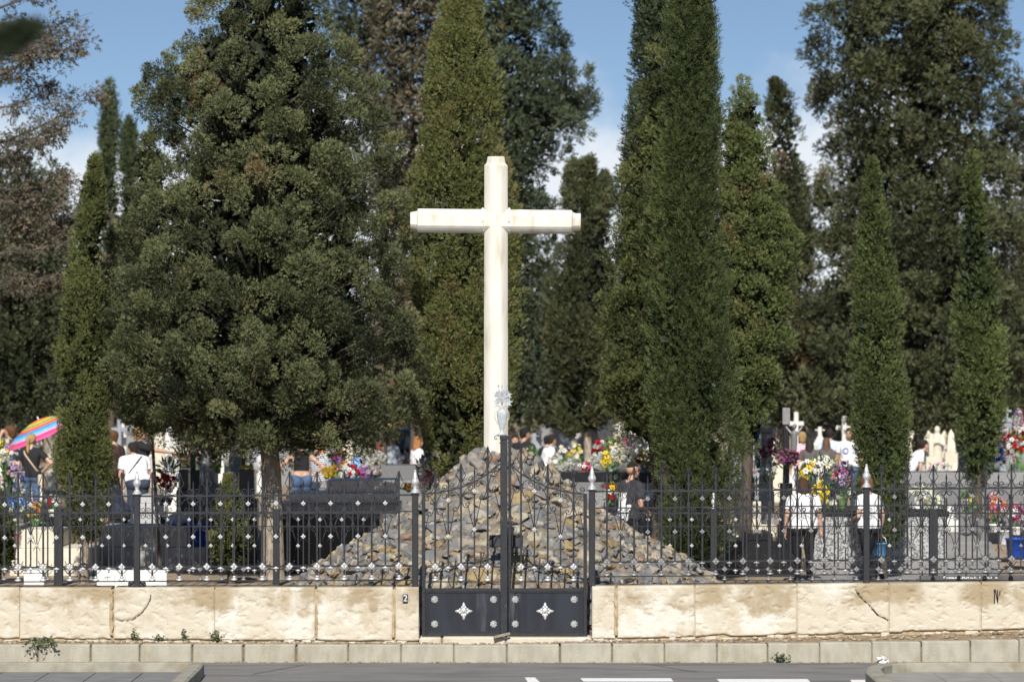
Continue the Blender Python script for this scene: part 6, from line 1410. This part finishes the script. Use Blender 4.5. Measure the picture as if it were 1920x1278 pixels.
B_("nearer of two domes of white chrysanthemums, the larger", 702, 862, 47, 33, 29, ["white", "white", "cream"], "mum", .034, n=86, base=876, pot=(TC, 4), leafy=.6)
B_("farther, smaller dome of creamy chrysanthemums", 684, 846, 36, 27, 31, ["cream", "white"], "mum", .036, n=64, base=862, pot=(TC, 8), leafy=.6)
B_("pink, white and green wreath leaning left of the olive cypress's foot", 797, 890, 42, 66, 18.4, ["palepink", "white", "magenta", "white"], ["lily", "rose"], .045, n=34, base=930, leafy=1.6)
B_("small orange blossom and dry leaves at the left shoulder of the mound", 766, 914, 18, 14, 17, ["orange", "yellow"], "rose", .04, n=3, base=925, leafy=1.0)
# middle right
B_("grassy green plant in a white pot right of the cross shaft", 994, 852, 22, 26, 31, ["white"], "daisy", .02, n=5, base=862, pot=(WP, 10), leafy=3, cat="potted plant")
B_("dome of white flowers low at the mound's right shoulder", 1064, 876, 26, 20, 21.5, ["white"], "mum", .034, n=26, base=885, pot=(GP, 3))
B_("orange and white lilies in front of the far pale graves", 1056, 850, 24, 40, 29, ["orange", "white", "cream"], "lily", .045, n=12, base=884)
B_("yellow and white spray left of the twin-topped conifer's trunk", 1082, 850, 28, 40, 28.5, ["yellow", "white", "cream"], ["daisy", "lily"], .04, n=16, base=884)
B_("red and white low bouquet at the foot of the pale bare trunk", 1098, 876, 26, 20, 21.5, ["red", "white", "pink"], "rose", .034, n=16, base=885, pot=(GP, 3))
B_("white carnations with red edges behind the yellow lilies", 1126, 842, 34, 40, 29, ["white", "white", "red"], ["mum", "rose"], .045, n=24, base=880)
B_("yellow lilies drooping left of the fade-haired man", 1138, 862, 18, 36, 21.2, ["yellow", "yellow", "orange"], "lily", .045, n=11, base=885)
B_("white chrysanthemum bunch left of the fade-haired man", 1118, 868, 30, 28, 21.8, ["white"], "mum", .04, n=22, base=885)
B_("broad bunch of white mums above the fade-haired man's head", 1168, 856, 56, 32, 22, ["white", "white", "cream"], "mum", .042, n=34, base=885)
B_("pink and white long-stemmed flowers behind the white mums", 1176, 828, 40, 42, 30, ["white", "palepink", "pink"], ["rose", "lily"], .045, n=22, base=880)
B_("green and yellow foliage spray behind the white mums", 1152, 836, 34, 24, 26, ["yellow", "cream"], "daisy", .03, n=8, base=880, leafy=2.5)
B_("pot of red and yellow flowers left of the feathery cypress", 1208, 862, 32, 34, 21.6, ["red", "yellow", "yellow", "cream"], ["rose", "mum"], .042, n=18, base=884, pot=(GP, 18))
B_("white long-stemmed callas leaning beside the fade-haired man", 1152, 892, 22, 34, 18.6, ["white"], "lily", .045, n=6, base=925, leafy=1.4)
B_("red, yellow and white bouquet by the fade-haired man's elbow", 1146, 922, 26, 36, 15.2, ["red", "red", "yellow", "white"], "rose", .042, n=14, base=948)
B_("low white wreath in front of the far pale graves, nearest the twin-topped conifer's left", 1040, 868, 30, 22, 33, ["white", "white", "cream"], ["mum", "daisy"], .045, n=20, base=885)
B_("white gladioli in a cluster between the far graves, above the white mums", 1196, 836, 34, 40, 32, ["white", "white", "palepink"], ["lily", "mum"], .045, n=26, base=880)
B_("white and cream flowers heaped left of the red and white low bouquet", 1078, 862, 22, 24, 30, ["white", "cream"], "mum", .042, n=18, base=884)
B_("white carnations low between the feathery cypress and the cream plinth", 1398, 880, 40, 30, 28, ["white", "white", "palepink"], ["mum", "rose"], .045, n=22, base=905)
B_("white and yellow wreath under the far crosses, left of the granite pillar", 1410, 858, 28, 30, 33, ["white", "white", "yellow"], ["mum", "daisy"], .045, n=20, base=885)
B_("white roses and greenery in front of the cream angel statue", 1762, 878, 46, 22, 36, ["white", "white", "palepink"], ["rose", "mum"], .045, n=22, base=890)
B_("white flowers heaped behind the pointing woman's hand", 330, 850, 40, 30, 31, ["white", "white", "cream"], ["mum", "lily"], .045, n=24, base=885)
B_("white and pale pink flowers beyond the black flower stand", 368, 856, 34, 34, 30, ["white", "palepink", "white"], ["mum", "rose"], .045, n=20, base=890)
# right
B_("garland of big white and blue paper-like flowers left of the granite pillar", 1421, 830, 18, 84, 24, ["white", "white", "blue"], "mum", .055, shape="spike", n=20, base=880)
B_("dark pink and white roses hung on the granite pillar", 1446, 850, 38, 66, 20.4, ["magenta", "palepink", "white", "mauve"], ["rose", "mum"], .042, n=30, base=900, leafy=1.4)
B_("mauve carnation cushion at the foot of the black cross shaft", 1478, 858, 38, 30, 17.9, ["mauve", "mauve", "purple"], "mum", .045, n=24, base=880)
B_("white freesias below the dark pink roses", 1438, 884, 34, 26, 20, ["white", "cream"], "daisy", .04, n=16, base=905, leafy=1.2)
B_("green fern bunch with a white bloom left of the granite pillar", 1402, 912, 36, 26, 19.8, ["white", "yellow"], "daisy", .035, n=5, base=935, leafy=2.4)
B_("magenta blossoms beside the white marble headstone", 1390, 935, 14, 22, 19.2, ["magenta", "purple"], "rose", .04, n=8, base=985)
B_("yellow lilies at the bowed woman's head, left of the white lilies", 1512, 884, 36, 46, 17.6, ["yellow", "yellow", "white"], "lily", .055, n=16, base=956, leafy=1.2)
B_("large bunch of white lilies on the speckled granite tomb", 1542, 876, 56, 40, 17.9, ["white", "white", "cream"], "lily", .055, n=26, base=956, leafy=1.6)
B_("purple and pink orchids right of the white lilies", 1580, 894, 40, 56, 17.7, ["purple", "magenta", "lilac", "pink"], ["lily", "rose"], .045, n=28, base=956, leafy=1.6)
B_("yellow gladioli hanging low behind the bowed woman's shoulder", 1536, 924, 32, 42, 17.4, ["yellow"], "lily", .055, n=18, base=957)
B_("pair of white daisies low on the speckled granite tomb", 1556, 942, 18, 14, 17.4, ["white"], "daisy", .045, n=4, base=957)
B_("dense green leaves under the white lilies on the speckled tomb", 1566, 930, 60, 44, 18.1, ["magenta"], "rose", .03, n=3, base=957, leafy=3)
B_("white blooms along the long speckled tomb right of the narrow cypress", 1744, 940, 60, 28, 22.6, ["white", "cream", "white"], ["mum", "lily"], .045, n=24, base=955)
B_("white and green flowers on the end of the long speckled tomb", 1758, 950, 34, 22, 17.8, ["white", "white"], ["daisy", "mum"], .036, n=14, base=958, leafy=1.8)
B_("small white blossoms low on the path beside the long speckled tomb", 1766, 968, 30, 22, 18.9, ["white", "cream"], "daisy", .03, n=14, base=985, pot=(WP, 16))
B_("yellow-green pot plant beside the path at the right", 1814, 942, 22, 44, 23, ["yellow", "cream"], "daisy", .03, n=8, leafy=2.4, base=968, pot=(GP, 12), cat="potted plant")
B_("pale dome of white chrysanthemums on the long slab-topped tomb", 1832, 858, 44, 30, 27.6, ["white", "cream", "white"], "mum", .036, n=70, base=874, pot=(GP, 10), leafy=.6)
B_("lilac and pale blue wreath hung on the leftmost grave pillar of the flower-hung row", 1838, 818, 44, 60, 32.4, ["lilac", "lilac", "white", "purple", "blue"], ["mum", "rose"], .048, n=40, base=880)
B_("white flowers climbing the tallest flower-hung cross", 1862, 775, 16, 84, 32.6, ["white", "lilac"], "mum", .05, shape="spike", n=20, base=880)
B_("white and pale blue flowers between the lilac wreath and the red roses", 1868, 850, 36, 60, 28.4, ["white", "white", "blue", "lilac"], ["rose", "mum"], .045, n=34, base=885)
B_("big bank of dark red and white roses at the right edge", 1894, 842, 44, 76, 28.8, ["red", "red", "white", "palepink"], ["rose", "mum"], .046, n=40, base=885, leafy=1.6)
B_("red and white carnations cut by the right edge of the picture", 1916, 826, 30, 60, 30, ["red", "white", "white"], ["mum", "rose"], .046, n=26, base=885)
B_("white and grey blossoms on the rightmost flower-hung cross", 1908, 790, 20, 50, 32.4, ["white", "lilac", "palepink"], "mum", .045, n=18, base=880)
B_("pink, white and orange bouquet low right of the path", 1866, 950, 40, 54, 22.2, ["pink", "white", "orange", "magenta", "palepink"], ["lily", "rose"], .045, n=32, base=985, pot=(WP, 12))
B_("bright pink flowers low at the right edge above the blue bucket", 1906, 965, 34, 44, 22, ["pink", "magenta", "white"], ["rose", "lily"], .045, n=24, base=990, pot=(WP, 12))
B_("cream and white bunch behind the path, under the slab-topped tomb", 1728, 922, 40, 24, 25.5, ["cream", "white", "white"], ["lily", "mum"], .045, n=16, base=940)

# ================= other things =================
# umbrella
Yu = 31; root = empty("parasol", at(72, 786, Yu), "rainbow-striped parasol tilted over the graves at the far left", "umbrella"); root.rotation_euler = (R(5), R(-23), 0)
UC = [(.35, .12, .45), (.8, .2, .05), (.85, .3, .04), (.85, .55, .05), (.1, .4, .2), (.85, .28, .03), (.7, .12, .08), (.05, .3, .72), (.12, .48, .8), (.55, .4, .6), (.72, .06, .2), (.75, .1, .3)]
um = [plain("parasol_cloth_%s" % n_, c, .8) for n_, c in zip(["violet", "red_orange", "orange", "yellow", "green", "bright_orange", "brick_red", "blue", "sky_blue", "mallow", "crimson", "pink"], UC)]
m = MB(); Ru, Hu, nr_, na_ = .84, .33, 24, 40; vs = []; fs = []
for i in range(nr_ + 1):
    t = i / nr_
    for k in range(na_):
        a = 2 * math.pi * k / na_; sc = 1 - .06 * t * (1 - abs(math.cos(a * 4))) ; vs.append((Ru * t * sc * math.cos(a), Ru * t * sc * math.sin(a), -Hu * t ** 1.7 - .0 * t))
for i in range(nr_):
    for k in range(na_): fs.append((i * na_ + k, i * na_ + (k + 1) % na_, (i + 1) * na_ + (k + 1) % na_, (i + 1) * na_ + k))
me = bpy.data.meshes.new("canopy"); me.from_pydata(vs, [], [f[::-1] for f in fs]); [me.materials.append(x) for x in um]
for i, pg in enumerate(me.polygons): pg.material_index = min(11, (i // na_) * 12 // nr_); pg.use_smooth = True
o = link_mesh("canopy", me, root); mm = o.modifiers.new("t", 'SOLIDIFY'); mm.thickness = .003
m = MB(); m.tube([(0, 0, .06), (0, 0, -1.9)], .014, 8); m.build("pole", plain("white_metal", (.7, .7, .7), .4), root)
for k in range(8):
    a = 2 * math.pi * k / 8; m = MB(); m.tube([(Ru * t * math.cos(a), Ru * t * math.sin(a), -Hu * t ** 1.7 - .012) for t in (.03, .3, .6, .85, .99)], .005, 4); m.build("rib", MATS["white_metal"], root)
# buckets and bags
def bucket(label, x, yb, w_, h_, Y, mat, handle=None, z=None):
    p = P(Y); root = empty("bucket", at(x, yb, Y) if z is None else (X_(x, Y), Y, z), label, "bucket"); r, h = w_ / p / 2, h_ / p; m = MB()
    m.lathe([(r * .78, 0), (r * .8, .004), (r * .97, h * .92), (r * 1.05, h * .93), (r * 1.05, h), (r * .96, h), (r * .76, .02)], n=20); m.build("pail", mat, root)
    if handle: m = MB(); m.tube([(-r, 0, h * .92), (-r * .8, 0, h + r * .7), (0, 0, h + r * 1.05), (r * .8, 0, h + r * .7), (r, 0, h * .92)], .008, 6); m.build("handle", handle, root)
    return root
hw14 = Matrix.Translation(p14.location) @ Matrix.Rotation(p14.rotation_euler.z, 4, 'Z') @ hands14[1]
bucket("light blue bucket with a white handle, carried by the walking woman", XC + hw14.x * P(hw14.y), 1077, 26, 24, hw14.y, plain("light_blue_plastic", (.1, .35, .68), .4), WP, z=hw14.z - .30)
bucket("big round blue tub beside the graves at the right edge", 1906, 1046, 42, 38, 19, BLUE)
bucket("dark blue bucket in the shade right of the grey rendered tomb", 371, 1022, 44, 42, 18.9, BLUE)
bucket("white plant tub beside the path at the right", 1884, 1020, 26, 26, 20, WP)
f = MB(); [f.add(*capsule((fr.uniform(-.14, .14), fr.uniform(-.08, .08), fr.uniform(.08, .2)), (fr.uniform(-.14, .14), fr.uniform(-.08, .08), fr.uniform(.05, .18)), fr.uniform(.07, .11), fr.uniform(.05, .1))) for _ in range(7)]
me = fuse(f, "plastic_bag", .012, 3); me.materials.append(plain("pale_blue_plastic", (.42, .45, .55), .5)); o = link_mesh("plastic_bag", me, None, Vector((X_(338, 19), 19, Z_(989, 19)))); tag(o, "pale bulging plastic bag on top of the grey rendered tomb", "bag")
f = MB(); [f.add(*capsule((-.2 + .06 * k, fr.uniform(-.04, .04), .02 + .028 * k), (-.2 + .06 * k + .05, fr.uniform(-.04, .04), .03 + .03 * k), .045, .035)) for k in range(7)]
me = fuse(f, "plastic_sheet", .012, 2); me.materials.append(plain("sky_blue_plastic", (.3, .45, .68), .35)); o = link_mesh("plastic_sheet", me, None, at(1213, 945, 17)); tag(o, "pale blue plastic sheet slanting right of the fade-haired man", "plastic sheet")
# white slab, white boxes, dark lettered slab
b = MB(); b.box(X_(182, 12.9), X_(313, 12.9), 12.86, 12.92, .19, Z_(1068, 12.9), .006); o = b.build("white_slab", pmat("scratched_white_paint", (.74, .74, .72), (.6, .6, .58), scale=9, rough=.6, c3=(.3, .3, .3), scale3=14, lo3=.63, hi3=.7)); tag(o, "scratched white board standing behind the fence under the tall left fence post", "board")
m = MB(); 
for pts in ([(195, 1082), (208, 1080)], [(202, 1076), (201, 1088)], [(214, 1076), (214, 1088), (216, 1092)], [(224, 1074), (228, 1090)], [(233, 1076), (238, 1090)]): m.tube([at(x, y, 12.852) for x, y in pts], .004, 4)
m.build("scratches", plain("grey_scratch", (.3, .3, .3)), o)
for x0, x1, yt, lab in ((46, 84, 1073, "small white plastic crate standing behind the fence at the left"), (52, 80, 1060, "smaller white lid lying on the white crate at the left")):
    b = MB(); yb = 1096 if yt == 1073 else 1072.9; zb = Z_(yb, 12.9) + (.0 if yt == 1073 else .004)
    b.box(X_(x0, 12.9), X_(x1, 12.9), 12.8, 13.05, zb, Z_(yt, 12.9) if yt == 1073 else zb + .05, .01); 
    for q in range(1): b.box(X_(x0, 12.9) - .012, X_(x1, 12.9) + .012, 12.785, 13.065, (Z_(yt, 12.9) if yt == 1073 else zb + .05), (Z_(yt, 12.9) if yt == 1073 else zb + .05) + .012, .004)
    tag(b.build("crate" if yt == 1073 else "lid", WP), lab, "crate" if yt == 1073 else "lid")
b = MB(); zt_ = wall_top(5.5) + .01; b.box(X_(1725, .35), 7.4, .28, .42, zt_, zt_ + .055, .006); o = b.build("dark_slab", pmat("dark_slate", (.11, .11, .115), (.07, .07, .075), rough=.7)); tag(o, "long dark slab with illegible white brush lettering, on the wall top at the right", "slab")
m = MB(); x = 1770
while x < 1868:
    h0 = random.uniform(2.5, 4.5); m.tube([at(x, 1084.5, .276), at(x + random.uniform(-1, 1), 1084.5 - h0, .276)], .007, 4)
    if random.random() < .55: m.tube([at(x, 1084.5 - h0 * random.random(), .276), at(x + 3.5, 1084.5 - h0 * random.random(), .276)], .006, 4)
    x += random.choice([3.2, 4, 5.5, 9])
m.build("lettering", plain("white_brush_paint", (.75, .75, .75)), o)
# cars beyond the graves
def car(label, px, Y, paint, rz):
    root = empty("parked_car", (X_(px, Y), Y, gz(Y)), label, "car", None, R(rz)); f = MB(); hw_ = .86
    sec = [(-2.05, .34, .62, .7), (-2.0, .3, .78, .78), (-1.55, .24, .93, .84), (-1.0, .22, .98, .86), (-.5, .2, 1.0, .87), (.6, .2, 1.0, .87), (1.4, .22, .99, .86), (1.85, .26, .95, .82), (2.05, .34, .8, .74)]
    vs = []; n = 12
    for x, z0, z1, w2 in sec:
        for k in range(n):
            a = 2 * math.pi * k / n + math.pi / n; ca, sa = math.cos(a), math.sin(a); e = .45; vs.append((x, w2 * math.copysign(abs(ca) ** e, ca), (z0 + z1) / 2 + (z1 - z0) / 2 * math.copysign(abs(sa) ** e, sa)))
    fs = [(i * n + k, (i + 1) * n + k, (i + 1) * n + (k + 1) % n, i * n + (k + 1) % n) for i in range(len(sec) - 1) for k in range(n)] + [tuple(range(n)), tuple(range((len(sec) - 1) * n, len(sec) * n))[::-1]]
    m = MB(); m.add(vs, fs, 0, True); m.build("body", paint, root)
    cab = [(-1.05, .99, .80), (-.35, 1.42, .66), (.2, 1.48, .66), (1.0, 1.45, .64), (1.75, 1.02, .76)]; m = MB(); vs = []
    for x, z, w2 in cab: vs += [(x, -w2, z), (x, w2, z)]
    low_ = [(-1.05, -.8, .97), (-1.05, .8, .97), (1.75, .76, .97), (1.75, -.76, .97)]; i0 = len(vs); vs += low_
    m.add(vs, [(0, 1, 3, 2), (6, 7, 9, 8), (i0, i0 + 1, 1, 0), (8, 9, i0 + 2, i0 + 3), (i0, 0, 2, 4, 6, 8, i0 + 3), (1, i0 + 1, i0 + 2, 9, 7, 5, 3)]); m.build("windows", plain("car_glass", (.02, .025, .03), .08, spec=.6), root)
    m = MB(); vs = []
    for x, z, w2 in cab[1:4]: vs += [(x, -w2 - .012, z - .01), (x, -w2 * .6, z + .035), (x, w2 * .6, z + .035), (x, w2 + .012, z - .01)]
    m.add(vs, [(i * 4 + k, (i + 1) * 4 + k, (i + 1) * 4 + k + 1, i * 4 + k + 1) for i in range(2) for k in range(3)][::1], 0, True); o = m.build("roof", paint, root); mm = o.modifiers.new("t", 'SOLIDIFY'); mm.thickness = .02
    for s in (-1, 1):
        m = MB()
        for a, c in (((-1.02, .82, .98), (-.36, .68, 1.42)), ((.35, .84, .98), (.3, .67, 1.46)), ((1.7, .78, 1.0), (1.0, .66, 1.43))): m.tube([(a[0], s * a[1], a[2]), (c[0], s * c[1], c[2])], .03, 6)
        m.build("pillars", paint, root)
        for x in (-1.3, 1.3):
            M = Matrix.Translation((x, s * .74, .31)) @ Matrix.Rotation(R(90), 4, 'X'); m = MB(); m.lathe([(.2, -.1), (.31, -.1), (.32, -.08), (.32, .08), (.31, .1), (.2, .1)], n=20, M=M); o = m.build("wheel", plain("tyre", (.02, .02, .02), .8), root)
            m = MB(); m.lathe([(.05, -.108), (.19, -.104), (.2, .104), (.05, .108)], n=14, M=M); m.build("rim", plain("alloy", (.5, .5, .52), .3, .8), o)
        m = MB(); m.ball((-2.0, s * .6, .68), (.05, .16, .07), 8, 6); m.build("headlight", plain("lamp_glass", (.7, .7, .7), .15), root)
        m = MB(); m.ball((2.0, s * .62, .76), (.05, .13, .08), 8, 6); m.build("tail_light", plain("red_lamp", (.4, .02, .02), .2), root)
    return root
car("dark blue hatchback parked far behind the white chrysanthemums", 745, 58, plain("navy_car_paint", (.015, .025, .06), .2, spec=.6, var=1), 14)
car("pale silver car parked far back, left of the dark blue one", 600, 62, plain("silver_car_paint", (.55, .57, .6), .25, metal=.4, var=1), 8)
# ochre house end far behind
root = empty("house", (X_(700, 105), 105, gz(105)), "small ochre house with a tiled roof far behind the olive cypress", "house"); m = MB(); m.box(-1.6, 3.2, 0, 5, -.1, 2.3, .02); m.build("wall", pmat("ochre_plaster", (.58, .4, .2), (.48, .33, .17), scale=3, rough=.9), root)
m = MB(); m.add([(-1.8, -.3, 2.25), (3.4, -.3, 2.25), (3.4, 5.3, 2.25), (-1.8, 5.3, 2.25), (-1.8, 2.5, 3.1), (3.4, 2.5, 3.1)], [(0, 1, 5, 4), (2, 3, 4, 5), (1, 2, 5), (3, 0, 4), (0, 3, 2, 1)]); m.build("roof", pmat("clay_tiles", (.35, .15, .09), (.25, .11, .07), scale=9), root)
for x in (-.6, 1.6):
    m = MB(); m.box(x - .4, x + .4, -.02, .02, .9, 1.8, .01); o = m.build("window", plain("house_glass", (.05, .06, .07), .15), root); m = MB(); m.box(x - .46, x + .46, -.05, -.021, .83, .9, .005); m.build("sill", WP, o)
